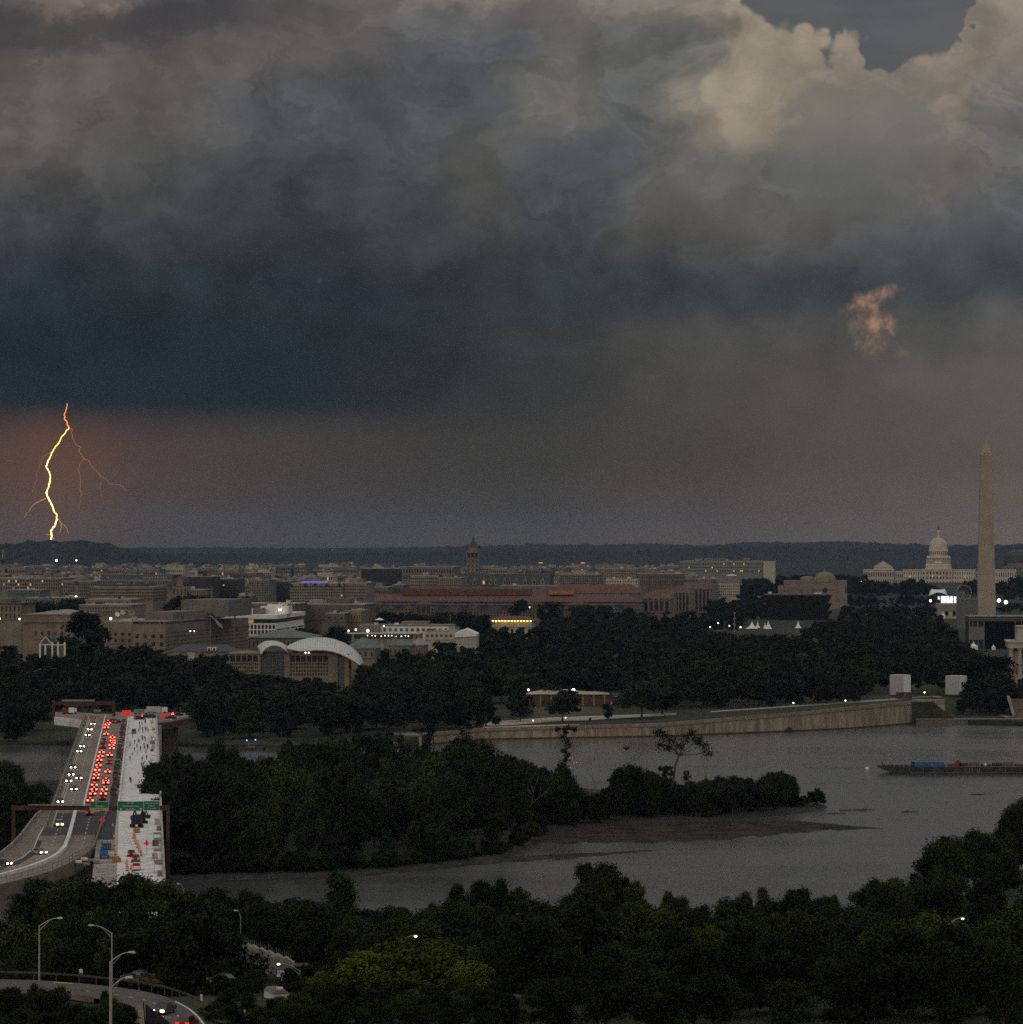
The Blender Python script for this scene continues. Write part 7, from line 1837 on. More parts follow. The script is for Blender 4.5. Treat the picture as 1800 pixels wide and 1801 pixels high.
for i in range(24):
    a = 2 * math.pi * i / 24; mb = MB(); pr = [(16.2, 967), (15.7, 962), (14.6, 957), (12.7, 952.5), (9.7, 948.5), (6.2, 946.2)]
    if math.sin(a) < .35:
        for (r0, y0), (r1, y1) in zip(pr, pr[1:]): mb.tube((cx + r0 * k_ * math.cos(a), cyy + r0 * k_ * math.sin(a), b.z(y0, 20)), (cx + r1 * k_ * math.cos(a), cyy + r1 * k_ * math.sin(a), b.z(y1, 20)), .3, .3, 4)
        b.part('dome_rib', mb, M_cap, up=dm_)
la_ = ring([(3.6 * k_, 946), (3.6 * k_, 944), (2.6 * k_, 943.5), (2.6 * k_, 936), (3.2 * k_, 935.5), (2.8 * k_, 934), (1.2 * k_, 932)], 'lantern')
ring([(1.2 * k_, 932), (1.5 * k_, 930), (1.0 * k_, 927.5), (.6 * k_, 926.3), (.75 * k_, 925.3), (.1 * k_, 924.5)], 'statue', M_dark, la_)
for i in range(7): b.part('lit_window', MB().b2(cx + (-3.9 + i * 1.3) - .38, cx + (-3.9 + i * 1.3) + .38, cyy - 19.4 * k_, cyy - 19.0 * k_, b.z(990, 2), b.z(988.2, 2)), M_warm)
# domed library at the right edge
b = Bld('domed_library', 'dark grey domed library behind the obelisk at the right edge', 1765, 1830, 5900, 60, zb=26); H = b.z(996)
mb = b.core(M_stone2, H); b.facade(mb, 'front', -b.w / 2, b.w / 2, 2, H - 1, 12, 3, .4, .5); b.part('wall', mb, M_stone2); b.windows(single=False)
b.part('dome', MB().lathe([(22, H), (22, b.z(985)), (19, b.z(984)), (18, b.z(976)), (13, b.z(970)), (6, b.z(966.5)), (3.2, b.z(966)), (3, b.z(961)), (.2, b.z(957))], 24, b.x(1790), 30), M_slate)
b.part('attic', MB().b2(b.x(1772), b.x(1830), 4, 55, H, b.z(990)), M_stone2)

# natural history dome
b = Bld('domed_museum', 'stone museum with a low brown dome and an arched window', 1372, 1490, 4170, 80); H = b.z(1034)
b.part('wall', b.core(M_stone, b.z(1030), b.x(1432), b.x(1486), 0, 60), M_stone); b.part('left_wing', MB().b2(b.x(1368), b.x(1432), 6, 60, -4, b.z(1031)), MATS['pinkish_stone']); b.part('upper_wing', MB().b2(b.x(1378), b.x(1489), 20, 70, -4, b.z(1021.5)), MATS['pinkish_stone'])
b.part('vault', MB().lathe([(.2, b.z(1013.5)), (6, b.z(1014.5)), (8.6, b.z(1018)), (9, b.z(1022))], 20, b.x(1420), 40), MATS['pinkish_stone'])
b.part('gable', MB().raw([(b.x(1432), -1, b.z(1036)), (b.x(1468), -1, b.z(1036)), (b.x(1468), -1, b.z(1034)), (b.x(1450), -1, b.z(1029.5)), (b.x(1432), -1, b.z(1034)), (b.x(1432), 12, b.z(1036)), (b.x(1468), 12, b.z(1036)), (b.x(1468), 12, b.z(1034)), (b.x(1450), 12, b.z(1029.5)), (b.x(1432), 12, b.z(1034))], [(0, 1, 2, 3, 4), (2, 7, 8, 3), (3, 8, 9, 4), (1, 6, 7, 2), (0, 4, 9, 5)]), M_stone)
b.part('drum', MB().lathe([(13.2, b.z(1034)), (13.2, b.z(1024.5)), (13.8, b.z(1024))], 28, b.x(1450), 30), M_stone); b.part('dome', MB().lathe([(13.2, b.z(1024)), (12.6, b.z(1018)), (10.2, b.z(1011.5)), (6.0, b.z(1007)), (1.5, b.z(1005.4)), (.2, b.z(1005.2))], 28, b.x(1450), 30), mat('brown_dome_copper', (.20, .165, .10), .8, .15, .2), True)
b.part('arched_window', MB().tube((b.x(1451), -.5, b.z(1037.5)), (b.x(1451), -1.3, b.z(1037.5)), 2.6, 2.6, 16), M_glass); b.part('statue', MB().tube((b.x(1450), 30, b.z(1005.2)), (b.x(1450), 30, b.z(999)), 1.2, .7, 8), M_stone2)
b.part('front_wall', MB().b2(b.x(1345), b.x(1490), -12, -2, -4, b.z(1044)), M_stone); b.part('white_unit', MB().b2(b.x(1352), b.x(1358), -13, -10, b.z(1044), b.z(1040.5)), M_white); b.part('white_unit', MB().b2(b.x(1432), b.x(1446), -13, -10, b.z(1044), b.z(1042)), M_white)
# tiered bronze museum
b = Bld('bronze_museum', 'dark bronze museum of three flaring tiers before the stone dome', 1341, 1463, 3600, 62, rz=GR, zb=10)
mm = mat('dark_bronze_lattice', (.020, .015, .013), .6, .35, .5); w0 = b.w / 2
for i, (ya, yc) in enumerate(((1090, 1076), (1076, 1062), (1062, 1047))):
    z0, z1 = b.z(ya), b.z(yc) - .15; a, c = w0 * .86, w0 * 1.0
    b.part('tier', MB().raw([(-a, w0 - a, z0), (a, w0 - a, z0), (a, w0 + a, z0), (-a, w0 + a, z0), (-c, w0 - c, z1), (c, w0 - c, z1), (c, w0 + c, z1), (-c, w0 + c, z1)], [(3, 2, 1, 0), (4, 5, 6, 7), (0, 1, 5, 4), (1, 2, 6, 5), (2, 3, 7, 6), (3, 0, 4, 7)]), mm)
b.part('glass_base', MB().b2(-w0 * .8, w0 * .8, 6, 55, -3, b.z(1090)), M_glass); b.part('roof_rail', MB().b2(-w0 * .95, w0 * .95, 4, 58, b.z(1047), b.z(1046.2)), M_dark)
plain('stone_side_wing', 'narrow pale stone wing left of the bronze museum', 1327, 1345, 1050, 3900, 30, M_stone, 4, 2, yb=1075, wf=.15, hf=.3, pent=False)
# stone temple at the right edge
b = Bld('stone_temple', 'pale stone temple with tall fluted columns at the right edge', 1773, 1900, 2020, 36, rz=GR, cat='temple', zb=9)
zc0, zc1 = b.z(1188), b.z(1140)
b.part('cella', MB().b2(b.x(1784), b.x(1895), 6, 32, zc0, zc1), M_marble); b.part('entablature', MB().b2(-b.w / 2, b.w / 2, -.6, 36, zc1, b.z(1130)), M_marble); b.part('cornice', MB().b2(-b.w / 2 - .8, b.w / 2, -1.4, 36.5, b.z(1130), b.z(1127.5)), M_marble); b.part('attic', MB().b2(b.x(1790), b.x(1890), 5, 32, b.z(1127.5), b.z(1102)), M_marble); b.part('attic_cornice', MB().b2(b.x(1790) - .5, b.x(1890), 4.5, 32.5, b.z(1104.5), b.z(1102.8)), M_stone)
for i in range(8):
    x = b.x(1778.5 + i * 15.6); mb = MB(); n = 20; v = []
    for zz, r in ((zc0, 1.15), (zc0 + (zc1 - zc0) * .4, 1.10), (zc1 - .8, .95)):
        for q in range(n): a = 2 * math.pi * q / n; rr_ = r * (1 - .07 * (q % 2)); v.append((x + rr_ * math.cos(a), 1.2 + rr_ * math.sin(a), zz))
    mb.raw(v, [(j * n + q, j * n + (q + 1) % n, (j + 1) * n + (q + 1) % n, (j + 1) * n + q) for j in range(2) for q in range(n)]); mb.b2(x - 1.35, x + 1.35, -.15, 2.55, zc1 - .8, zc1 - .02); b.part('column', mb, M_marble)
b.part('platform', MB().b2(-b.w / 2 - 1, b.w / 2, -2, 37, b.z(1194), zc0), M_marble); b.part('podium', MB().b2(-b.w / 2 - 2.5, b.w / 2, -4, 38, -6, b.z(1194)), M_conc_d)
# reflecting pool strip and mall ground
strip('reflecting_pool', [P(1715, 1148, 7.0), P(1800, 1150, 7.0)], [P(1745, 1170, 7.4), P(1830, 1172, 7.4)], mat('pool_water', (.10, .12, .125), .25, .1, .2), 'grey strip of the reflecting pool beside the temple', 4)

# ================================================================== river wall, steps, boxes
wall = thing('river_wall', 'long pale stone river wall rising towards the right', 'wall', (XD(1160, shoreY(1160)), shoreY(1160), 0))
wo_ = wall.location
PXS = [745 + i * 31.9 for i in range(28)]
rw = random.Random(2)
for a, c in zip(PXS, PXS[1:]):
    ya, yc = shoreY(a), shoreY(c); xa, xc = XD(a, ya), XD(c, yc); ha, hc = interp(a, WALLH), interp(c, WALLH)
    dx_, dy_ = xc - xa, yc - ya; L = math.hypot(dx_, dy_); nx, ny = dy_ / L, -dx_ / L
    g = .04; p0 = (xa + dx_ * g / L - wo_.x, ya + dy_ * g / L - wo_.y); p1 = (xc - dx_ * g / L - wo_.x, yc - dy_ * g / L - wo_.y)
    out = rw.uniform(-.03, .03)
    def ext(z00, z01, z10, z11, o0, o1): return MB().raw([(p0[0] + nx * o1, p0[1] + ny * o1, z00), (p1[0] + nx * o1, p1[1] + ny * o1, z01), (p1[0] + nx * o0, p1[1] + ny * o0, z01), (p0[0] + nx * o0, p0[1] + ny * o0, z00), (p0[0] + nx * o1, p0[1] + ny * o1, z10), (p1[0] + nx * o1, p1[1] + ny * o1, z11), (p1[0] + nx * o0, p1[1] + ny * o0, z11), (p0[0] + nx * o0, p0[1] + ny * o0, z10)], [(3, 2, 1, 0), (4, 5, 6, 7), (0, 1, 5, 4), (1, 2, 6, 5), (2, 3, 7, 6), (3, 0, 4, 7)])
    ext(-2, -2, ha - 1.3, hc - 1.3, -1.0, .55 + out).build('panel', mat('pale_wall_stone', (.30, .245, .185), .9, .4, .35, stretch=(1, 1, .22)), wall)
    ext(ha - 1.3, hc - 1.3, ha - 1.0, hc - 1.0, -1.0, .85).build('band', M_stone2, wall)
    ext(ha - 1.0, hc - 1.0, ha + .35, hc + .35, -.6, .55).build('parapet', mat('parapet_stone', (.25, .20, .15), .9, .3, .4), wall)
    ext(-2, -2, .7, .7, -.5, .9).build('footing', mat('wet_algae_stone', (.07, .05, .035), .7, .3, .5), wall)
b = Bld('wall_bastion', 'square stone bastion where the river wall begins', 700, 742, shoreY(742) - 12, 26, rz=R(9), cat='wall', zb=0); b.part('block', MB().b2(-b.w / 2, b.w / 2, 0, 24, -2, 4.6), MATS['pale_wall_stone']); b.part('coping', MB().b2(-b.w / 2 - .3, b.w / 2 + .3, -.3, 24.3, 4.6, 5.1), M_stone2)
b = Bld('wall_bastion', 'lower stepped bastion left of the wall corner', 655, 702, shoreY(700) - 2, 22, rz=R(6), cat='wall', zb=0); b.part('block', MB().b2(-b.w / 2, b.w / 2, 0, 20, -2, 3.2), MATS['pale_wall_stone']); b.part('coping', MB().b2(-b.w / 2 - .3, b.w / 2 + .3, -.3, 20.3, 3.2, 3.6), M_stone2)
pt = P(1388, 1287.5, 0); e = thing('drain_outlet', 'dark drain outlet at the foot of the river wall', 'drain', pt); b_ = MB(); b_.tube((0, .3, .6), (0, -.75, .6), 1.8, 1.8, 14); b_.build('pipe_mouth', M_dark, e)
# arch under the ramp
b = Bld('road_arch', 'short stone arch carrying the road beside the dark trees', 1606, 1662, shoreY(1606) + 2, 12, rz=R(-3), cat='arch', zb=0)
zt = 11.0; mb = MB(); ax, ar = b.x(1641.5), 3.1; z0 = 2.2; n = 14
mb.b2(-b.w / 2, ax - ar, 0, 10, -2, zt - 1.2); mb.b2(ax + ar, b.w / 2, 0, 10, -2, zt - 1.2)
for i in range(n):
    a0, a1 = math.pi * i / n, math.pi * (i + 1) / n; xa, xb_ = ax + ar * math.cos(a0), ax + ar * math.cos(a1); za, zb_ = z0 + 2.2 + ar * .95 * math.sin(a0), z0 + 2.2 + ar * .95 * math.sin(a1)
    mb.raw([(xb_, 0, zb_), (xa, 0, za), (xa, 0, zt - 1.2), (xb_, 0, zt - 1.2), (xb_, 10, zb_), (xa, 10, za), (xa, 10, zt - 1.2), (xb_, 10, zt - 1.2)], [(0, 1, 2, 3), (7, 6, 5, 4), (0, 4, 5, 1), (3, 2, 6, 7)])
b.part('wall', mb, MATS['pale_wall_stone']); b.part('parapet', MB().b2(-b.w / 2, b.w / 2, -.3, 10, zt - 1.2, zt + .4), MATS['parapet_stone']); b.part('tunnel', MB().b2(ax - ar, ax + ar, 4.5, 9.5, z0, z0 + 6), M_dark); b.part('tunnel_lamp', MB().b2(ax - ar + .2, ax - ar + 1.5, -.2, .3, z0 + 3.6, z0 + 3.9), M_lampw)
b = Bld('low_quay', 'low stone quay running to the right edge below the steps', 1612, 1900, shoreY(1700) - 1.0, 9, rz=R(-1.2), cat='quay', zb=0)
for i in range(9): w = b.w / 9; b.part('block', MB().b2(-b.w / 2 + i * w + .03, -b.w / 2 + (i + 1) * w - .03, 0, 8, -2, 2.3), M_brownst); b.part('coping', MB().b2(-b.w / 2 + i * w + .03, -b.w / 2 + (i + 1) * w - .03, -.3, 8.3, 2.3, 2.7), M_stone2)
b = Bld('water_steps', 'broad flight of stone steps falling to the quay at the right edge', 1768, 1900, 1836, 24, rz=0, cat='steps', zb=2.2)
for i in range(14): b.part('step', MB().b2(b.x(1786) if i else b.x(1768), b.w / 2, i * 1.6, 24, i * .62 - 1, i * .62 + .62), M_brownst if i else M_tan)
mb = MB().extr([(0, .4), (22, 9.2), (22, 10.2), (0, 1.6)], 'x', b.x(1781), b.x(1786)); b.part('cheek_wall', mb, M_stone)
# white wrapped boxes
for i, (a, m_, c, y0, y1, D_, lab) in enumerate([(1566.5, 1589, 1603, 1187, 1217, 1985, 'large white wrapped scaffold box left of the gap in the trees'), (1664.5, 1688.5, 1702, 1188.5, 1217, 1990, 'white wrapped scaffold box half hidden by the dark trees')]):
    b = Bld('wrapped_scaffold', lab, a, m_ if False else c, D_, 12, rz=R(-22), cat='scaffold', zb=7.5); H = b.z(y0); w_l = (m_ - a) * D_ / F; w_r = (c - m_) * D_ / F
    b.e.rotation_euler = (0, 0, 0); b.e.location.x = XD(m_, D_)
    pts_ = [(0, 0), (w_r, 4.2), (w_r - w_l, 8.2), (-w_l, 4.0)]
    for j in range(4):
        p, q = pts_[j], pts_[(j + 1) % 4]; n = 9 if j in (1, 3) else 6
        for t in range(n):
            u, v_ = t / n + .006, (t + 1) / n - .006
            p0 = Vector((p[0] + (q[0] - p[0]) * u, p[1] + (q[1] - p[1]) * u, 0)); p1 = Vector((p[0] + (q[0] - p[0]) * v_, p[1] + (q[1] - p[1]) * v_, 0)); nn = Vector((q[1] - p[1], -(q[0] - p[0]), 0)).normalized() * (.05 + .06 * (t % 2))
            MB().prism([(s_.x, s_.y) for s_ in (p0, p0 + nn, p1 + nn, p1)], 0, H).build('sheet', M_tent if j in (0, 1) else mat('grey_white_sheet', (.46, .45, .46), .7, .12, 1.5), b.e)
    b.part('top', MB().prism(pts_, H - .3, H), M_tent)
e = thing('site_container', 'rusty red site container at the foot of the white box', 'container', P(1590, 1228, 10.8), .1); MB().box(0, 0, 0, 7.5, 2.6, 2.9).build('body', M_rust, e); MB().box(0, -1.34, .2, 1.2, .06, 2.3).build('door', M_brownst, e); MB().box(0, 0, 2.9, 7.7, 2.8, .12).build('roof', M_rust, e)
# road behind the wall, promenade, lawn
GZ = lambda px, py, dz=.06: (lambda Y: Vector((XD(px, Y), Y, gz(XD(px, Y), Y) + dz)))(solve_ground(px, py))
def solve_ground(px, py):
    Y = 1700.0
    for _ in range(40): Y += .5 * ((CZ - gz(XD(px, Y), Y)) * F / (py - HY) - Y)
    return Y
M_prom = mat('pale_promenade', (.40, .345, .28), .9, .12, .15)
strip('promenade', [GZ(x, y) for x, y in ((842, 1278), (905, 1274.5), (960, 1270), (1045, 1266), (1120, 1261.5), (1190, 1257))], [GZ(x, y) for x, y in ((842, 1270), (905, 1266.5), (960, 1262), (1045, 1259), (1120, 1256.5), (1190, 1254))], M_prom, 'pale promenade road under the single trees', 30)
strip('wall_path', [GZ(x, y) for x, y in ((850, 1280.8), (940, 1277.5), (1020, 1274.5))], [GZ(x, y) for x, y in ((850, 1278.3), (940, 1275.3), (1020, 1273.6))], M_prom, 'pale footpath along the top of the river wall', 12)
strip('ramp_road', [GZ(x, y, .1) for x, y in ((1250, 1253), (1400, 1243), (1500, 1236.5), (1600, 1229.5), (1660, 1226))], [GZ(x, y, .1) for x, y in ((1250, 1251), (1400, 1240), (1500, 1233), (1600, 1226.5), (1660, 1223.5))], M_conc_d, 'road climbing behind the river wall', 20)
M_lawn = mat('open_lawn', (.062, .066, .026), .95, .25, .05)
strip('lawn', [GZ(x, y) for x, y in ((185, 1223), (250, 1219), (305, 1216))], [GZ(x, y) for x, y in ((185, 1213), (250, 1211), (305, 1209))], M_lawn, 'small open lawn above the far bridge end', 8)
strip('lawn_terrace', [GZ(x, y) for x, y in ((1604, 1214), (1664, 1215))], [GZ(x, y) for x, y in ((1604, 1204), (1660, 1204))], M_lawn, 'green lawn between the two white boxes', 4)
strip('grass_bank', [GZ(x, y) for x, y in ((940, 1262), (1060, 1258))], [GZ(x, y) for x, y in ((940, 1244), (1060, 1243))], M_lawn, 'dim grass behind the promenade', 6)
# construction yard with billboard on the far bank
b = Bld('site_hall', 'low brown site hall with a pale arched roof lit by two lamps', 925, 1075, 1890, 20, rz=R(-2)); H = b.z(1221); b.part('wall', MB().b2(-b.w / 2, b.w / 2, 0, 20, -2, H), mat('brown_brick', (.10, .055, .04), .9, .2, .5)); n = 14; mb = MB()
for i in range(n):
    t0, t1 = i / n, (i + 1) / n; h = lambda t: H + .2 + (b.z(1213.5) - H) * math.sin(math.pi * min(1, t * 1.0)) ** .6 * (1 - .55 * t); mb.raw([(-b.w / 2 + b.w * t0, -1, H), (-b.w / 2 + b.w * t1, -1, H), (-b.w / 2 + b.w * t1, 4, h(t1)), (-b.w / 2 + b.w * t0, 4, h(t0)), (-b.w / 2 + b.w * t0, 20, h(t0)), (-b.w / 2 + b.w * t1, 20, h(t1))], [(0, 1, 2, 3), (3, 2, 5, 4)])
b.part('roof', mb, M_prom)
for i in range(8): b.part('pier', MB().b2(-b.w / 2 + (i + .3) * b.w / 8, -b.w / 2 + (i + .3) * b.w / 8 + .9, -.4, .05, -2, H), M_tan)
for px, y, r, nm in ((930, 1213, .55, 'left'), (1009, 1213, .8, 'right')):
    b.part('flood_lamp', MB().ball((b.x(px), -1.6, b.z(y)), r, 8, 6), M_lampw); b.part('lamp_mast', MB().tube((b.x(px), -1.5, -1), (b.x(px), -1.5, b.z(y)), .1, .08, 5), M_sgrey)
b = Bld('billboard', 'dark blue contractor billboard with white lettering in the yard', 1072, 1094, 1850, 1, rz=0, cat='billboard'); pn_ = b.part('panel', MB().b2(-b.w / 2, b.w / 2, 0, .3, b.z(1226), b.z(1216)), mat('navy_board', (.018, .022, .045), .6, .1, 1)); b.part('lower_panel', MB().b2(-b.w / 2 + 1, b.w / 2, .05, .3, b.z(1236), b.z(1227)), MATS['navy_board']); b.part('post', MB().b2(-2.4, -2.2, .35, .6, -1, b.z(1217)), M_sgrey); b.part('post', MB().b2(2.2, 2.4, .35, .6, -1, b.z(1217)), M_sgrey)
textobj('CLARK', 1.35, M_paint, pn_, (0.6, -.05, b.z(1220.5))); textobj('CONSTRUCTION', .5, M_paint, pn_, (1.0, -.05, b.z(1224.6)))
def crane(px, py, lab):
    g = GZ(px, py); e = thing('mobile_crane', lab, 'crane', g); b_ = MB(); b_.box(0, 0, .5, 7, 2.4, 1.4); b_.box(-2, 0, 1.9, 2.4, 2.2, 1.5); b_.build('body', M_white, e); MB().tube((-1, 0, 3), (9, 0, 10.5), .35, .2, 6).build('boom', M_sgrey, e); MB().tube((9, 0, 10.5), (9, 0, 5), .06, .06, 4).build('cable', M_dark, e)
    for sx in (-2.5, 0, 2.5): b_ = MB(); b_.tube((sx, -1.25, .55), (sx, -.9, .55), .55, .55, 10); b_.build('wheel', M_tyre, e)
crane(1042, 1238, 'white mobile crane with a slanting boom beside the billboard')
e = thing('flag_pole', 'tall thin pole rising over the mobile crane', 'pole', GZ(1065, 1232)); MB().tube((0, 0, -.5), (0, 0, 14), .12, .07, 5).build('mast', M_sgrey, e); MB().ball((0, 0, 14.1), .16, 6, 4).build('finial', M_sgrey, e)
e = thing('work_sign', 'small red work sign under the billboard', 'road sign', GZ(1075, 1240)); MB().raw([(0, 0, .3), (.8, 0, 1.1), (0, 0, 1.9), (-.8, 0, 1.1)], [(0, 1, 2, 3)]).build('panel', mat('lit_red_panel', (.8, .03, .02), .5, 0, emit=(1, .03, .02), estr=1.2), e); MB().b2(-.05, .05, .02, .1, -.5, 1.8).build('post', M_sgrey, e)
e = thing('litter_bin', 'dark litter bin on the pale promenade', 'litter bin', GZ(1038, 1268)); MB().lathe([(.5, 0), (.62, 1.3), (.66, 1.35), (.5, 1.45), (.1, 1.5)], 10).build('body', M_dark, e); MB().lathe([(.7, 1.2), (.7, 1.32)], 10).build('rim', M_slate, e)
# lamps in the park
for i, (px, y, D_, r, m) in enumerate([(938, 1267, 1735, .32, M_lampy), (995, 1262, 1745, .28, M_lampw), (1000.6, 1200.8, 2100, .4, M_lampw), (1048, 1203.6, 2080, .4, M_lampw), (944, 1236, 1900, .3, M_lampw), (1143.5, 1211, 1950, .3, M_lampw), (1277, 1246, 1900, .3, M_lampw), (1243.5, 1252.5, 1850, .35, M_lampw), (1375, 1242, 1900, .28, M_lampw), (1395.5, 1236, 1900, .36, M_lampw), (1487, 1232, 1900, .36, M_lampw), (1580, 1222, 1905, .36, M_lampw), (1626, 1217.5, 1960, .4, M_lampw), (1607, 1189.8, 2200, .45, M_lampy), (1610, 1191.6, 2205, .3, M_lampy)]):
    lamp_ball(px, y, D_, r, 'glowing park lamp above the river wall, %s of fifteen from the promenade' % ORD[i], m, 'park lamps')
for i, (px, y) in enumerate([(841, 1186.5), (861.5, 1180.5), (872, 1177), (884, 1173.5), (896, 1170), (907, 1166.3), (917, 1163.3), (925, 1161.5)]):
    lamp_ball(px, y, 2350 + i * 45, .5 if i != 7 else .3, 'lamp in the slanting row of street lights through the trees, %s from the near end' % ORD[i], [M_lampy, M_lampy, M_lampw][i % 3], 'slanting row of lamps', post=True)
for i, (px, y, D_) in enumerate([(1249, 1102.8, 3000), (1263, 1095.5, 3050), (1283, 1100.5, 3020), (1302.5, 1103, 3000), (1223.5, 1147.5, 2700), (1243.5, 1148, 2700), (1510, 1099, 3100), (1557, 1100, 3100), (1587, 1099.5, 3120), (1608, 1100, 3120)]):
    lamp_ball(px, y, D_, .55, 'small light in the dark canopy near the tents, %s from the left' % ORD[i], M_lampw if i % 2 else M_lampy, 'lights near the tents')
for i, (px, y, r) in enumerate([(1756.8, 1056, 1.6), (1769, 1059, 1.6)]): lamp_ball(px, y, 3300, r, ['left', 'right'][i] + ' one of two big white flood lights beside the obelisk', M_lampw, 'obelisk flood lights', name='flood_light')
lamp_ball(1636.5, 1056.5, 4000, 1.3, 'flood light at the left foot of the concert canopy', name='flood_light'); lamp_ball(1515.5, 1022, 5500, 1.0, 'lamp left of the capitol wing'); lamp_ball(553.5, 1059.5, 3000, .95, 'bright round lamp above the brown stone hall', M_lampy)
lamp_ball(35, 1088.5, 2250, .55, 'bright lamp at the right end of the stone palace'); lamp_ball(0.5, 1088, 2250, .6, 'yellow lamp at the left picture edge', M_lampy); lamp_ball(195.5, 1088, 2180, .75, 'bright lamp below the satellite dishes'); lamp_ball(9.5, 1053, 3000, .5, 'lamp above the stone palace roof'); lamp_ball(134.5, 1050, 3250, 1.1, 'bright white lamp beside the narrow grey office'); lamp_ball(100.2, 985.8, 5200, 1.5, 'bright light in front of the dark hill'); lamp_ball(135, 985.5, 5200, 1.1, 'second light in front of the dark hill')
lamp_ball(335.5, 1109.8, 2150, .35, 'small lamp before the ministry windows'); lamp_ball(342.5, 1109.8, 2155, .3, 'second small lamp before the ministry windows')
for i, (px, y, m) in enumerate([(648, 1212.8, M_lampb), (639.5, 1214.5, M_lampr)]): lamp_ball(px, y, 1960, .38, ['blue', 'red'][i] + ' emergency light under the trees right of the museum', m, name='emergency_light', post=True)
lamp_ball(887.8, 1178, 2300, .4, 'red traffic light in the slanting row of lamps', M_lampr, name='traffic_light'); lamp_ball(637.7, 1055, 3490, .6, 'red beacon on the long red roof', M_lampr, name='beacon_light', post=True)
for i, (px, y) in enumerate([(951.5, 990), (1025.5, 990)]):
    e = thing('light_mast', 'tall mast with an orange flat light ring, %s of the clock tower' % ['right', 'far right'][i], 'light mast', (XD(px, 4700), 4700, 14)); z = ZD(y, 4700) - 14; MB().tube((0, 0, -1), (0, 0, z), .5, .3, 6).build('mast', M_sgrey, e); MB().lathe([(.1, z - .5), (2.6, z - .4), (2.6, z + .4), (.1, z + .5)], 12).build('lamp_ring', mat('dim_orange_glow', (.8, .4, .1), .5, 0, emit=(1, .42, .1), estr=.8), e)
# dishes, flags, cranes, antennas
for i, (px, y, r, tz, m) in enumerate([(206.8, 1081, 1.55, .9, M_tent), (216, 1077.5, 1.6, .5, M_conc), (232, 1078, 2.2, .3, M_stone)]):
    e = thing('satellite_dish', ['small white', 'middle grey', 'largest tan'][i] + ' satellite dish on the ministry wing roof', 'satellite dish', (XD(px, 2200), 2200, ZDISH)); z = ZD(y, 2200) - ZDISH; MB().tube((0, .6, -.3), (0, .6, z), .22, .18, 6).build('pedestal', M_sgrey, e)
    o = MB().lathe([(r * t, r * .28 * t * t) for t in (.02, .35, .7, 1.0)], 18).build('reflector', m, e, True); o.location = (0, .3, z); o.rotation_euler = (R(62), 0, tz * .6); md = o.modifiers.new('t', 'SOLIDIFY'); md.thickness = .08
    o = MB().tube((0, 0, 0), (0, 0, r * .8), .07, .05, 4).build('feed_horn', M_sgrey, e); o.location = (0, .3, z); o.rotation_euler = (R(62), 0, tz * .6)
def flag(px, yt, yb, D_, lab, fx0, fy0, fx1, fy1, mats_):
    zb = ZD(yb, D_); e = thing('flag', lab, 'flag', (XD(px, D_), D_, zb)); k_ = D_ / F; MB().tube((0, 0, -1), (0, 0, (yb - yt) * k_), .16, .10, 6).build('pole', M_sgrey, e); n = 10; mb = MB(); L = [(fx0, fy0), (fx1, fy1)]
    rows_ = 7
    for i in range(n):
        for j in range(rows_):
            def pt_(t, s): return (((fx0 - px) + (fx1 - fx0) * t) * k_ + .3 * math.sin(t * 7), -.5 * math.sin(t * 9 + s), (yb - (fy0 + (fy1 - fy0) * t)) * k_ - s * 2.9 * (1 - .35 * t) + .2 * math.sin(t * 8))
            mb.mat(2 if (i < 4 and j < 4) else j % 2) if len(mats_) == 3 else mb.mat(0)
            mb.raw([pt_(i / n, j / rows_), pt_((i + 1) / n, j / rows_), pt_((i + 1) / n, (j + 1) / rows_), pt_(i / n, (j + 1) / rows_)], [(0, 1, 2, 3)])
    mb.build('cloth', mats_, e)
flag(370.5, 1074, 1130, 2120, 'striped red and white flag with a navy corner on a tall pole', 371, 1076, 392, 1101, [mat('flag_red', (.25, .03, .03), .8, 0), mat('flag_white', (.5, .47, .45), .8, 0), mat('flag_navy', (.015, .018, .05), .8, 0)])
flag(412.5, 1076, 1142, 2120, 'limp dark blue flag on a tall pole before the white office', 413, 1079, 419, 1108, [mat('flag_navy', (.015, .018, .05), .8, 0)])
flag(624.5, 1048, 1076, 2640, 'small pale flag on the tan stone pavilion', 625, 1054, 630, 1058, [mat('flag_white', (.5, .47, .45), .8, 0)])
def towercrane(px, yt, yb, D_, lab, jib=True):
    zb = ZD(yb, D_); h = (yb - yt) * D_ / F; e = thing('tower_crane', lab, 'crane', (XD(px, D_), D_, zb)); mb = MB(); s = .9
    for sx in (-s, s):
        for sy in (-s, s): mb.tube((sx, sy, -3), (sx, sy, h), .22, .22, 4)
    z = 0
    while z < h - 2: mb.tube((-s, -s, z), (s, -s, z + 2), .14, .14, 4); mb.tube((s, -s, z + 2), (-s, -s, z + 4), .14, .14, 4); z += 4
    mb.build('mast', M_sgrey, e); MB().box(0, 0, h * .72, 3.2, 3.2, 3.0).build('cab', M_dark, e)
    if jib: MB().tube((0, 0, h), (0, 24, h * .72 + 3), .3, .2, 4).build('jib', M_sgrey, e); MB().tube((0, 0, h), (0, -9, h * .72 + 3), .3, .3, 4).build('counter_jib', M_sgrey, e)
towercrane(7, 967, 1052, 3100, 'lattice tower crane at the left picture edge'); towercrane(94.5, 958, 990, 5300, 'pale hazy tower crane before the dark hill', False); towercrane(135.5, 1020, 1050, 3300, 'short lit crane mast beside the grey office', False)
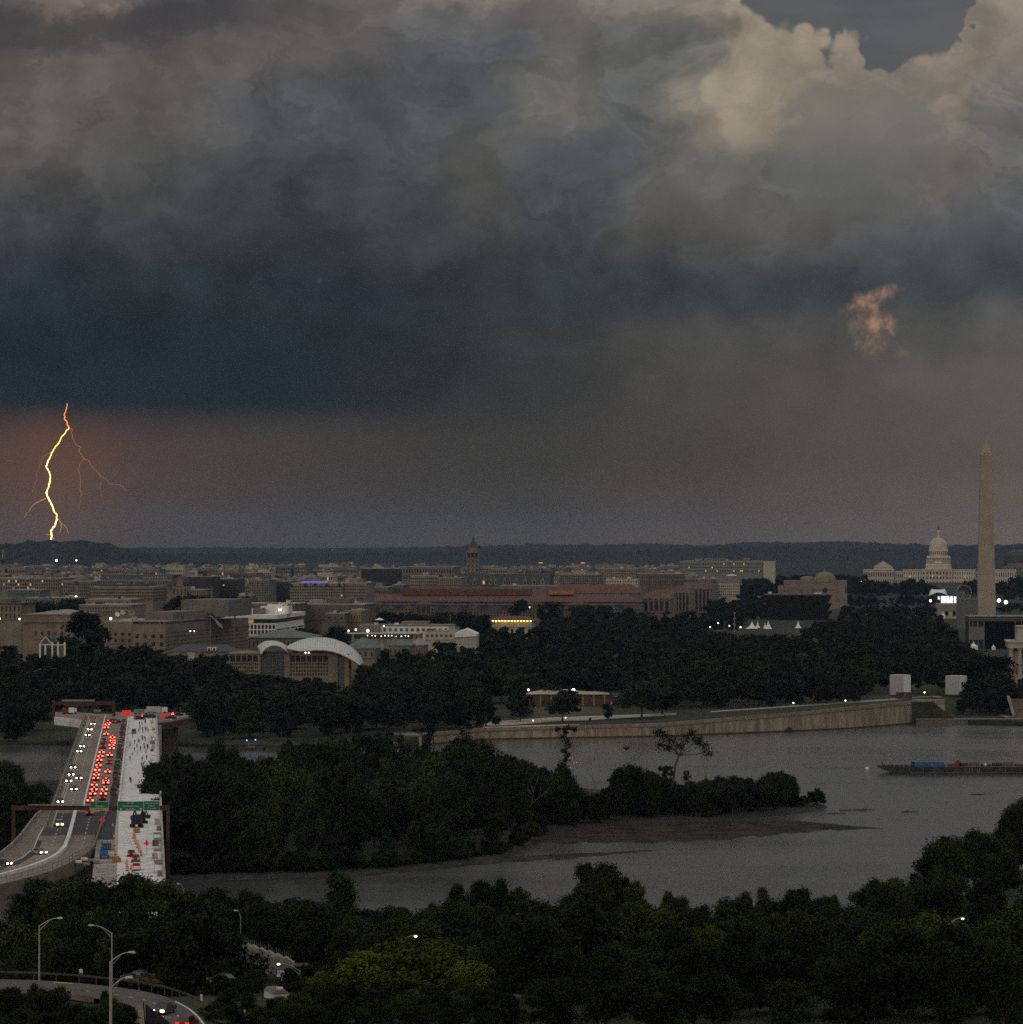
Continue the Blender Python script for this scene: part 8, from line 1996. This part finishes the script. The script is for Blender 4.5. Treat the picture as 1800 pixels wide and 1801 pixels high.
e = thing('radio_mast', 'lattice lamp mast over the park left of the tents', 'mast', (XD(1292, 3000), 3000, 9)); h = ZD(1077, 3000) - 9; MB().tube((0, 0, -1), (0, 0, h), .5, .3, 6).build('mast', M_sgrey, e)
for t in (.55, .75, .95): MB().box(0, 0, h * t, 3.4 - 2 * t, 1.0, 1.2).build('lamp_cluster', M_sgrey, e)
for i, (px, yt, yb, D_) in enumerate([(792.3, 1082, 1103, 2450), (932, 1068, 1090, 2880)]): e = thing('lamp_mast', 'thin lamp mast beside the ' + ['lit yard', 'glowing loggia'][i], 'mast', (XD(px, D_), D_, ZD(yb, D_) - 8)); h = (yb - yt) * D_ / F + 8; MB().tube((0, 0, -2), (0, 0, h), .2, .12, 6).build('mast', M_sgrey, e); MB().ball((0, 0, h), .5, 6, 4).build('lamp', M_lampy if i else M_sgrey, e)
# scattered city trees
for i, (px, yt, D_, g, lab) in enumerate([(70, 1058, 2500, 1, 'round dark tree right of the stone palace'), (58, 1061, 2480, 0, 'smaller dark tree beside the stone palace'), (125, 1058, 2550, 3, 'tree before the tan link block'), (132, 1052, 2600, 1, 'dark tree at the left of the orange block'), (345, 1046, 2850, 1, 'round tree before the domed tower wing'), (328, 1050, 2840, 0, 'tree left of the tower wing'), (358, 1049, 2840, 3, 'tree right of the tower wing'), (412, 1050, 2860, 0, 'tree before the small pale block'), (535, 1104, 2300, 3, 'tree right of the white office'), (596, 1104, 2420, 0, 'round tree left of the lit yard'), (690, 1074, 2700, 3, 'round tree before the red roofed range'), (718, 1080, 2700, 0, 'tree right of the round tree before the red range'), (760, 1080, 2720, 1, 'wide tree before the red range'), (790, 1076, 2740, 1, 'tree before the middle of the red range'), (820, 1078, 2740, 0, 'tree left of the loggia palace'), (845, 1080, 2760, 3, 'tree touching the loggia palace'), (910, 1054, 3300, 3, 'tall tree in front of the red range portico'), (968, 1060, 3250, 0, 'tree right of the tall portico tree'), (1030, 1063, 3240, 1, 'tree before the blue bunting at the right'), (1062, 1066, 3230, 0, 'tree below the right bunting'), (1100, 1068, 3220, 3, 'tree before the right end of the range')]):
    ptree(px, yt, D_, g, lab, 1.15)
CT = random.Random(31); cl = []
for (a, c, yt, D_, n) in [(1300, 1372, 1018, 4550, 16), (1310, 1345, 1003, 5000, 10), (1362, 1400, 1000, 5200, 12), (1395, 1432, 994, 5300, 12), (1430, 1520, 995, 5350, 26), (1490, 1560, 1020, 5000, 24), (1540, 1600, 1025, 5050, 18), (1590, 1628, 1018, 4900, 16), (1687, 1722, 1020, 5000, 12), (1752, 1800, 1022, 5000, 16), (1775, 1810, 1005, 5200, 10), (1755, 1800, 1040, 4700, 12), (1480, 1640, 1045, 4300, 40), (1300, 1345, 1045, 3900, 12), (1252, 1300, 1052, 3700, 14), (1470, 1640, 1062, 3700, 40), (1752, 1800, 1060, 4000, 14), (1255, 1345, 1062, 3500, 22)]:
    for _ in range(n):
        px = CT.uniform(a, c); d = D_ + CT.uniform(-120, 60); y = yt + CT.uniform(0, 9); z = gz(XD(px, d), d); h = ZD(y, d) - z
        if h > 3: cl.append((XD(px, d), d, z, min(h, 24)))
canopy('city_trees', cl, 'dark groves around the capitol and the museums')

# ================================================================== boats on the river
def barge():
    p = P(1700, 1361, 0); D_ = p.y; e = thing('work_barge', 'long dark work barge with a blue container lying on the river', 'barge', (XD(1548, D_), D_, 0)); k_ = D_ / F; L = (1860 - 1548) * k_; X = lambda px: (px - 1548) * k_; Zb = lambda py: CZ - (py - HY) * D_ / F
    hull = MB().extr([(0, 2.2), (0, 2.9), (L, 2.3), (L, -.6), (X(1592), -.6), (X(1570), .2)], 'y', 0, 11); hull.build('hull', mat('rusty_black_hull', (.045, .035, .03), .8, .5, .4), e); MB().b2(X(1600), L, -.15, .05, .35, .6).build('rubbing_strake', M_brownst, e)
    MB().b2(X(1592), L, .6, 10.4, 2.45, 2.75).build('deck', M_slate, e)
    for px in (1555, 1563, 1570, 1578, 1586, 1594): MB().b2(X(px) - .4, X(px) + .4, 1, 2.4, 2.7, 3.5).build('bollard', M_dark, e)
    MB().b2(X(1552), X(1553), .8, 1.4, 2.7, 4.5).build('bow_post', M_dark, e)
    for px in (1705, 1709.5, 1719, 1722, 1768): MB().b2(X(px) - .12, X(px) + .12, -.2, -.02, .6, 2.2).build('draft_mark', M_tan, e)
    for i in range(9): MB().b2(X(1670 + i * 20), X(1686 + i * 20), 4 + i % 3, 9, 2.75, 3.5 + .35 * (i % 3)).build('pipe_stack', [M_slate, M_dark, M_brownst][i % 3], e)
    def on(nm, lab, cat, a, c, y0, y1, yy, m): 
        o = thing(nm, lab, cat, (XD(1548, D_) + X((a + c) / 2), D_ + yy, 2.76)); w = (c - a) * k_; h = Zb(y0) - 2.76
        MB().box(0, 1.3, 0, w, 2.6, h).build('body', m, o); return o, w, h
    o, w, h = on('shipping_container', 'bright blue container standing on the barge', 'container', 1609, 1661, 1340, 1354, .8, mat('container_blue', (.025, .14, .30), .6, .2, .8))
    for i in range(16): MB().box(-w / 2 + (i + .5) * w / 16, -.05, .2, w / 34, .08, h - .4).build('rib', MATS['container_blue'], o)
    MB().box(1.0, -.12, .3, .9, .06, .9).build('notice', M_tan, o); MB().box(-w / 2 - .7, 1.2, 0, 1.0, 2.3, h).build('end_frame', M_dark, o)
    o, w, h = on('generator', 'small red generator on the barge deck', 'generator', 1684, 1693, 1340, 1345, 5, mat('generator_red', (.30, .02, .03), .6, .1, 1)); MB().box(0, 1.3, h, w * .5, 1.0, .25).build('cover', M_dark, o)
    o, w, h = on('tool_box', 'orange brown tool box right of the blue container', 'box', 1662, 1668, 1346, 1353, 1, M_tan); MB().box(0, 1.3, h, w * 1.05, 2.7, .12).build('lid', M_brownst, o)
    MB().raw([(X(1733), -.3, 3.0), (X(1733) + .75, -.3, 3.75), (X(1733), -.3, 4.5), (X(1733) - .75, -.3, 3.75)], [(0, 1, 2, 3)]).build('diamond_mark', M_paint, e); MB().b2(X(1733) - .05, X(1733) + .05, -.26, -.16, 2.5, 4.2).build('mark_post', M_sgrey, e)
    q = P(1525, 1353, 0); y = thing('mooring_buoy', 'white mooring buoy ahead of the barge bow', 'buoy', q); MB().ball((0, 0, .3), .75, 10, 8, .8).build('float', M_tent, y); MB().tube((0, 0, .7), (.9, 0, 1.4), .08, .05, 5).build('ring_post', M_tent, y)
    a, c = q + Vector((.9, 0, 1.3)), Vector((XD(1549, D_), D_ + 1, 2.4)); o = thing('mooring_rope', 'thin mooring rope from the buoy to the barge bow', 'rope', a); mb = MB()
    for i in range(8):
        f_ = lambda t: (c - a) * t + Vector((0, 0, -1.0 * math.sin(math.pi * t) * .6)); mb.tube(f_(i / 8), f_((i + 1) / 8), .06, .06, 4)
    mb.build('strand', M_dark, o)
barge()
p = P(445, 1319, 0); e = thing('patrol_boat', 'small patrol boat with blue lights close to the far bank', 'boat', p, .15)
MB().raw([(-5, -1.4, .0), (4, -1.4, 0), (5.6, 0, 0), (4, 1.4, 0), (-5, 1.4, 0), (-5, -1.6, 1.1), (4.4, -1.6, 1.3), (6.6, 0, 1.5), (4.4, 1.6, 1.3), (-5, 1.6, 1.1)], [(0, 1, 6, 5), (1, 2, 7, 6), (2, 3, 8, 7), (3, 4, 9, 8), (4, 0, 5, 9), (5, 6, 7, 8, 9)]).build('hull', M_slate, e); MB().box(-.5, 0, 1.2, 3, 2, 1.6, 0, .85).build('cabin', M_sgrey, e); MB().box(-.5, -1.0, 1.9, 2.4, .06, .6).build('window', M_glass, e)
MB().tube((-2.5, 0, 1.2), (-2.5, 0, 4.2), .07, .05, 4).build('mast', M_sgrey, e); MB().ball((-2.5, 0, 4.2), .30, 6, 4).build('blue_light', M_lampb, e); MB().ball((1.2, 0, 4.4), .30, 6, 4).build('blue_light', M_lampb, e); MB().tube((1.2, 0, 2.6), (1.2, 0, 4.3), .06, .05, 4).build('light_post', M_sgrey, e)
# drift wood
rd = random.Random(8)
for i, (px, y, L) in enumerate([(1500, 1425, 9), (1520, 1424, 7), (1600, 1428, 6), (1727, 1397, 8), (1472, 1431, 6), (1300, 1455, 8), (1080, 1470, 7), (1180, 1462, 9), (1360, 1449, 6), (1020, 1478, 6), (1240, 1468, 5)]):
    q = P(px, y, .1); e = thing('drift_log', 'drift log %s, %s of the floating wood' % ('stranded on the mud flat' if 1000 < px < 1400 else 'lying in the shallow water off the island', ORD[i]), 'log', q, rd.uniform(-.3, .3)); mb = MB(); mb.tube((-L / 2, 0, .05), (L / 2, .4, .2), .22, .10, 6)
    mb.build('stem', M_bark, e); mb = MB()
    for _ in range(4): t = rd.uniform(-.3, .45) * L; mb.tube((t, 0, .1), (t + rd.uniform(-1, 1.2), rd.uniform(-.6, .6), rd.uniform(.5, 1.5)), .08, .03, 4)
    mb.build('branches', M_bark, e)

# ================================================================== lightning
def lightning():
    D_ = 17500.0; k_ = D_ / F; Zx = lambda X, Y: (X / 6.0, 680 + Y / 6.0)
    main = [(715, 180), (708, 230), (690, 280), (685, 345), (708, 365), (715, 400), (733, 435), (700, 475), (650, 540), (625, 600), (590, 630), (560, 690), (535, 745), (508, 790), (493, 852), (520, 890), (535, 950), (530, 1010), (512, 1075), (493, 1112), (505, 1160), (535, 1215), (560, 1265), (575, 1320), (605, 1352), (598, 1420), (585, 1465), (540, 1520), (552, 1570), (540, 1640)]
    br1 = [(733, 440), (765, 450), (758, 495), (775, 545), (800, 605), (852, 640), (838, 685), (870, 720), (885, 765), (935, 775), (960, 825), (1010, 875), (1055, 930), (1120, 975), (1160, 1030), (1240, 1030), (1300, 1055), (1345, 1105)]
    br2 = [(885, 765), (855, 800), (828, 868), (848, 930), (855, 1010), (850, 1090), (868, 1140), (850, 1230), (838, 1300)]
    br3 = [(497, 1178), (430, 1205), (385, 1230), (350, 1255), (320, 1300), (285, 1345), (265, 1380)]
    br4 = [(605, 1380), (650, 1435), (710, 1490), (728, 1560)]; br5 = [(650, 1440), (655, 1490), (632, 1550)]; br6 = [(545, 695), (500, 715), (455, 745), (430, 810), (415, 865), (388, 905), (392, 960), (380, 1030), (340, 1120)]; br7 = [(1055, 930), (1072, 1010), (1060, 1090), (1085, 1170)]; br8 = [(540, 1560), (490, 1560)]; br9 = [(552, 1575), (580, 1610)]
    e = thing('lightning_bolt', 'branching orange white lightning bolt striking behind the dark hill', 'lightning', (XD(90, D_), D_, ZD(960, D_)))
    def path(pts, w0, w1, m, nm, seed):
        r = random.Random(seed); mb = MB(); q = []
        for (a, b_), (c, d) in zip(pts, pts[1:]):
            n = 5
            for i in range(n):
                t = i / n; L = math.hypot(c - a, d - b_); j = 0 if i == 0 else r.uniform(-.09, .09) * L; q.append((a + (c - a) * t + j * (d - b_) / max(L, 1), b_ + (d - b_) * t - j * (c - a) / max(L, 1) * .6))
        q.append(pts[-1]); P3 = []
        for X, Y in q: px, py = Zx(X, Y); P3.append(Vector((XD(px, D_) - e.location.x, r.uniform(-6, 6), ZD(py, D_) - e.location.z)))
        for i in range(len(P3) - 1): t = i / len(P3); mb.tube(P3[i], P3[i + 1], w0 + (w1 - w0) * t, w0 + (w1 - w0) * (t + 1 / len(P3)), 5)
        mb.build(nm, m, e)
    Mc = mat('lightning_core', (1, .9, .6), .5, 0, emit=(1.0, .50, .09), estr=2.4); Md = mat('lightning_branch', (1, .5, .2), .5, 0, emit=(1.0, .30, .11), estr=.60); Mf = mat('lightning_faint', (.5, .3, .2), .5, 0, emit=(1.0, .34, .18), estr=.30)
    Mt = mat('lightning_head', (1, .5, .2), .5, 0, emit=(1.0, .26, .05), estr=1.3); Mh = mat('lightning_heart', (1, 1, .9), .5, 0, emit=(1.0, .80, .34), estr=5.0)
    path(main[:7], 1.6, 2.9, Mt, 'upper_channel', 1); path(main[6:], 2.2, 3.7, Mc, 'main_channel', 2); path(main[12:], 1.2, 2.3, Mh, 'bright_channel', 2)
    for i, (p_, m) in enumerate([(br1, mat('lightning_side_branch', (1, .5, .2), .5, 0, emit=(1.0, .32, .13), estr=.42)), (br2, Mf), (br3, Md), (br4, Md), (br5, Md), (br6, Mf), (br7, Mf), (br8, Md), (br9, Md)]): path(p_, (.95 if i < 2 else 1.2) if m is Md else .7, .4, m, 'branch', 5 + i)
lightning()

# ================================================================== curved ramp, lamps and small things in the near left corner
RZ = 25.6
RP = lambda pix, dz=0.0: [P(a, b, RZ) + Vector((0, 0, dz)) for a, b in pix]
UP = [(-80, 1722), (0, 1722), (60, 1723), (140, 1728.5), (200, 1735), (245, 1741), (285, 1750), (320, 1763), (345, 1779), (362, 1797), (372, 1815), (378, 1840)]
LOW_ = [(-80, 1740), (0, 1741), (60, 1744), (130, 1750), (180, 1757), (225, 1766), (252, 1778), (262, 1792), (266, 1808), (268, 1830), (268, 1845), (268, 1860)]
M_ramp = mat('ramp_asphalt', (.11, .093, .078), .9, .2, .25)
strip('ramp_bed', [v + Vector((0, 3, -3.5)) for v in RP(UP)], [v + Vector((0, -3, -3.5)) for v in RP(LOW_)], M_grass, 'earth bank under the curved ramp', 40)
strip('ramp_road', RP(UP), RP(LOW_), M_ramp, 'curved ramp road in the near left corner', 40)
strip('ramp_edge_line', RP([(310, 1760.5), (333, 1772.5), (349, 1786), (360, 1800), (367, 1818)], .02), RP([(308, 1761.3), (331, 1773.5), (346.5, 1787), (357, 1801), (364, 1819)], .02), M_paint, 'white edge line on the outer bend of the ramp', 16)
strip('ramp_edge_line_left', RP([(95, 1726.6), (130, 1729)], .02), RP([(95, 1727.8), (130, 1730.2)], .02), mat('yellow_road_paint', (.5, .38, .06), .8, .1, 1), 'yellow edge line at the start of the ramp', 4)
RD = RP([(150, 1742), (200, 1748.5), (250, 1757), (285, 1768), (312, 1784), (330, 1806)], .02)
dashes('ramp_dashes', lambda i: (RD[i // 2].lerp(RD[i // 2 + 1], (i % 2) / 2 + .05), RD[i // 2].lerp(RD[i // 2 + 1], (i % 2) / 2 + .2), .18), 10, 'white dashes on the curved ramp')
strip('traffic_island', RP([(248, 1769), (258, 1786), (262, 1802), (264, 1825)], .15), RP([(236, 1775), (236, 1790), (238, 1806), (240, 1830)], .15), M_walk, 'pale brown paved island beside the ramp', 8)
def rail(name, lab, pix, zz, h, m, cat='guardrail', posts=3.0, up=0.0):
    pl = [P(a, b, zz) for a, b in pix]; e = thing(name, lab, cat, pl[0]); o = pl[0]; mb = MB()
    for p, q in zip(pl, pl[1:]):
        d = (q - p); n = Vector((-d.y, d.x, 0)).normalized() * .05
        for z0, z1 in ((h * (.6 if h < .8 else 0), h),): 
            a, c = p - o, q - o
            mb.raw([a - n + Vector((0, 0, z0)), c - n + Vector((0, 0, z0)), c + n + Vector((0, 0, z0)), a + n + Vector((0, 0, z0)), a - n + Vector((0, 0, z1)), c - n + Vector((0, 0, z1)), c + n + Vector((0, 0, z1)), a + n + Vector((0, 0, z1))], [(3, 2, 1, 0), (4, 5, 6, 7), (0, 1, 5, 4), (1, 2, 6, 5), (2, 3, 7, 6), (3, 0, 4, 7)])
    mb.build('beam', m, e)
    L = 0
    for p, q in zip(pl, pl[1:]):
        n = max(1, int((q - p).length / posts))
        for i in range(n): v = p.lerp(q, i / n) - o; MB().box(v.x, v.y, -.6, .14, .14, h + .5).build('post', m, e)
    return e
rail('guardrail', 'long steel guardrail behind the curved ramp', [(-60, 1716), (0, 1716), (60, 1717), (140, 1722), (200, 1728), (245, 1733.5), (290, 1742), (330, 1755), (360, 1772)], RZ, .72, mat('weathered_rail_steel', (.075, .065, .055), .7, .2, .8))
rail('barrier_wall', 'pinkish concrete barrier wall behind the shrubs left of the ramp', [(0, 1748), (60, 1751), (110, 1755), (165, 1763)], RZ - .4, .9, M_walk, 'barrier', 50)
for i, (px, py) in enumerate([(355, 1758), (431, 1786)]):
    q = P(px, py, RZ - .5); e = thing('marker_post', ['white', 'slim pale'][i] + ' marker post on the grass verge', 'post', q); MB().box(0, 0, -.3, .28, .10, 1.1).build('panel', M_paint, e); MB().box(0, .08, -.4, .08, .06, 1.2).build('stake', M_sgrey, e)
p = P(290, 1786, RZ); p.z = RZ + .03; car('sedan', 'dark grey', p + Vector((-.3, 2.3, 0)), math.pi - .28, M_tailu, M_head, 'dark grey car with lit headlights on the curved ramp', None)
p = P(330, 1809, RZ); p.z = RZ + .03; car('suv', 'red', p, -.2, M_tailo, M_headu, 'dark red car cut by the bottom edge on the curved ramp', None)
e = thing('sign_panel_back', 'row of dark sign backs leaning beside the ramp island', 'road sign', P(268, 1806, RZ)); MB().raw([(-.9, .5, 0), (2.4, -.6, 0), (2.4, -.6, .7), (-.9, .5, 3.0), (-.9, .62, 0), (2.4, -.48, 0), (2.4, -.48, .7), (-.9, .62, 3.0)], [(0, 1, 2, 3), (7, 6, 5, 4), (3, 2, 6, 7), (0, 3, 7, 4)]).build('panel', mat('navy_sheet', (.012, .014, .03), .6, .2, 1), e); MB().tube((-.9, .56, -.3), (-1.2, .56, 3.3), .09, .08, 5).build('post', M_dark, e)
# curved-arm street lamps
def arm_lamp(px, ytop, D_, side, yb, lab, lit=False, arm=2.7, name='street_lamp', thin=1.0):
    z1 = ZD(ytop, D_); x = XD(px, D_); zb = min(vz(x, D_), z1 - 8.5); e = thing(name, lab, 'street lamp', (x, D_, zb)); h = z1 - zb
    MB().tube((0, 0, -1), (0, 0, h), .15 * thin, .10 * thin, 8).build('pole', M_steel, e); mb = MB(); pr = None
    for i in range(7):
        t = i / 6; q = Vector((side * arm * t, 0, h - .1 + 1.15 * math.sin(t * math.pi / 2)))
        if pr: mb.tube(pr, q, .065 * thin, .06 * thin, 5)
        pr = q
    mb.tube((0, 0, h - .75), (side * arm * .55, 0, h + .7), .045 * thin, .04 * thin, 5); mb.build('arm', M_steel, e)
    hd = MB(); hd.raw([(side * (arm - .15), -.12, h + 1.0), (side * (arm + .75), -.19, h + .98), (side * (arm + .75), .19, h + .98), (side * (arm - .15), .12, h + 1.0), (side * (arm - .1), -.1, h + 1.16), (side * (arm + .6), -.15, h + 1.24), (side * (arm + .6), .15, h + 1.24), (side * (arm - .1), .1, h + 1.16)], [(3, 2, 1, 0), (4, 5, 6, 7), (0, 1, 5, 4), (1, 2, 6, 5), (2, 3, 7, 6), (3, 0, 4, 7)]); hd.build('lamp_head', M_steel, e)
    MB().ball((side * (arm + .35), 0, h + .95), .20 if not lit else .26, 8, 5, .6).build('lens', M_lampw if lit else M_sgrey, e)
arm_lamp(70, 1627, 545, 1, 1725, 'leftmost unlit street lamp beyond the curved ramp'); arm_lamp(197.5, 1640, 538, -1, 1740, 'unlit street lamp with its arm pointing left'); arm_lamp(194.5, 1690, 446, 1, 1850, 'tall near street lamp with its arm pointing right', arm=2.3); arm_lamp(196.5, 1736, 398, 1, 1850, 'nearest street lamp pole rising from the bottom edge', arm=1.6)
arm_lamp(701, 1657, 590, 1, 1700, 'lit street lamp above the yellow green tree', True, 2.4, thin=.8); arm_lamp(1667, 1625, 640, 1, 1690, 'lit street lamp in the right hand wood', True, 2.2, thin=.8); arm_lamp(528, 1706, 585, -1, 1740, 'lit street lamp at the right end of the underpass wall', True, 3.0, thin=.8); arm_lamp(424, 1611, 700, -1, 1660, 'thin unlit lamp above the underpass wall', False, .6, thin=.6); arm_lamp(324, 1563, 800, -1, 1600, 'thin unlit lamp over the water right of the bridge', False, .9, thin=.6)
# underpass wall
e = thing('underpass_wall', 'pale concrete underpass wall with a railing in the wood', 'wall', (XD(470, 630), 630, 16)); o = e.location
A_, B_ = Vector((XD(419, 668), 668, 0)), Vector((XD(516, 606), 606, 0)); n = 7
for i in range(n):
    p, q = A_.lerp(B_, i / n + .004), A_.lerp(B_, (i + 1) / n - .004); t = (i + .5) / n; zt = 17.4 + t * 3.4; zb = 13.4 + t * 5.6; nn = Vector((.3, .5, 0))
    MB().prism([(v.x - o.x, v.y - o.y) for v in (p, q, q + nn, p + nn)], zb - 16, zt - 16).build('panel', mat('underpass_concrete', (.20, .183, .165), .9, .2, .6, stretch=(1, 1, .3)), e)
    MB().prism([(v.x - o.x, v.y - o.y) for v in (p - nn * .3, q - nn * .3, q + nn, p + nn)], zt - 16, zt - 15.2).build('coping', M_conc_d, e)
    if i < n:
        mb = MB()
        for k_ in range(4): v = p.lerp(q, k_ / 4); mb.box(v.x - o.x, v.y - o.y, zt - 15.2, .06, .06, 1.0)
        mb.tube(p - o + Vector((0, 0, zt + .8)) , q - o + Vector((0, 0, zt + .8)), .05, .05, 4); mb.build('railing', M_sgrey, e)
MB().prism([(v.x - o.x, v.y - o.y) for v in (B_ + Vector((.2, -.4, 0)), B_ + Vector((2.6, 1.5, 0)), B_ + Vector((2.0, 6, 0)), B_ + Vector((-.4, 5, 0)))], 1.6, 4.6).build('portal', M_dark, e)
q = A_.lerp(B_, .31); MB().box(q.x - o.x, q.y - o.y - .4, -.9, .7, .1, .45).build('red_notice', mat('dull_red_sign', (.40, .03, .02), .6, 0), e)
for i in range(5): q = B_.lerp(A_, .17 - i * .075) + Vector((0, -3.5, 0)); e2 = thing('jersey_barrier', 'white concrete barrier block below the underpass, %s from the left' % ORD[i], 'barrier', (q.x, q.y, 18.2 - .1 * i), R(-30), 'barrier blocks below the underpass'); MB().extr([(-.35, 0), (.35, 0), (.18, .35), (.12, .95), (-.12, .95), (-.18, .35)], 'x', -.75, .75).build('block', M_deck, e2); MB().box(0, 0, .95, 1.3, .1, .06).build('cap', M_conc, e2)
strip('grass_slope', [Vector((XD(395, 545), 545, 21.5)), Vector((XD(460, 548), 548, 21)), Vector((XD(520, 552), 552, 20))], [Vector((XD(420, 640), 640, 13.5)), Vector((XD(470, 622), 622, 14.8)), Vector((XD(515, 600), 600, 15.5))], mat('rough_grass_slope', (.040, .046, .016), .95, .3, .2), 'rough grass slope below the underpass wall', 10)
strip('grass_verge', [Vector((XD(350, 512), 512, 25.35)), Vector((XD(380, 500), 500, 25.4)), Vector((XD(500, 486), 486, 25.3))], [Vector((XD(350, 545), 545, 23.3)), Vector((XD(400, 545), 545, 22)), Vector((XD(520, 545), 545, 21.0))], MATS['rough_grass_slope'], 'dry grass verge outside the bend of the ramp', 10)
# white site cabin
D_ = 536.0; e = thing('site_cabin', 'grey white cabin trailer among the shrubs', 'trailer', (XD(487, D_), D_, ZD(1776, D_)), R(18))
MB().box(0, 0, .5, 2.4, 5.0, 2.2).build('body', M_white, e); MB().extr([(-1.3, 2.65), (1.3, 2.65), (.7, 3.15), (-.7, 3.15)], 'y', -2.7, 2.7).build('roof', M_stone2, e); MB().box(.2, -1, 3.15, .8, .9, .25).build('roof_vent', M_white, e)
for x in (-.65, .2): MB().box(x, -2.53, .8, .7, .06, 1.5).build('door', M_stone2, e)
for sy in (-1.2, 1.2):
    for sx in (-1.0, 1.0): b_ = MB(); b_.tube((sx - .1, sy, .35), (sx + .1, sy, .35), .35, .35, 10); b_.build('wheel', M_tyre, e)
# parked cars glimpsed through the leaves
for i, (px, py, D_, c, lab) in enumerate([(392, 1722, 560, 'dark grey', 'grey car glimpsed between the dark tree and the grass slope'), (243, 1717, 560, 'dark grey', 'grey car beside the orange machines behind the guardrail')]):
    car('sedan', c, (XD(px, D_), D_, ZD(py, D_) - .6), .9 + i * .5, M_tailu, M_headu, lab, None)
for i, (px, py) in enumerate([(238, 1728), (258, 1727), (272, 1730)]):
    D_ = 552.0; e = thing('road_machine', ['left', 'middle', 'right'][i] + ' orange road machine under the trees behind the guardrail', 'machine', (XD(px, D_), D_, ZD(py, D_) - .4), .4 * i); MB().box(0, 0, .5, 1.2, 1.2, .5).build('body', mat('dull_orange_paint', (.16, .075, .02), .7, .3, 1), e); MB().box(-.3, 0, 1.3, .8, 1.2, .5).build('cab', M_dark, e)
    for sx in (-.6, .6): b_ = MB(); b_.tube((sx, -.85, .4), (sx, .85, .4), .4, .4, 10); b_.build('wheel', M_tyre, e)
p = P(139, 1722.5, RZ); p.z = RZ - .35; person(p + Vector((0, 3.0, 0)), 2.9, 2, 'person in a white top walking behind the guardrail', None)
# ------------------------------------------------------------------ haze
def make_haze():
    x0, x1, y0, y1, z0, z1 = -4200, 4200, -300, 16500, -4.0, 196.0
    v = [(x, y, z) for z in (z0, z1) for y in (y0, y1) for x in (x0, x1)]
    f = [(0, 2, 3, 1), (4, 5, 7, 6), (0, 1, 5, 4), (2, 6, 7, 3), (0, 4, 6, 2), (1, 3, 7, 5)]
    me = bpy.data.meshes.new('haze'); me.from_pydata(v, [], f)
    o = bpy.data.objects.new('haze', me); COL.objects.link(o)
    m = bpy.data.materials.new('haze'); m.use_nodes = True
    m.node_tree.nodes.clear()
    n = NT(m.node_tree)
    p = n.new('ShaderNodeVolumePrincipled')
    p.inputs['Color'].default_value = (0.32, 0.50, 0.76, 1)
    p.inputs['Density'].default_value = 1.9e-5
    p.inputs['Anisotropy'].default_value = 0.0
    out = n.new('ShaderNodeOutputMaterial')
    m.node_tree.links.new(p.outputs[0], out.inputs['Volume'])
    me.materials.append(m)
    o['kind'] = 'stuff'; o['label'] = 'thin blue grey evening haze over the whole city'; o['category'] = 'haze'
    return o
make_haze()
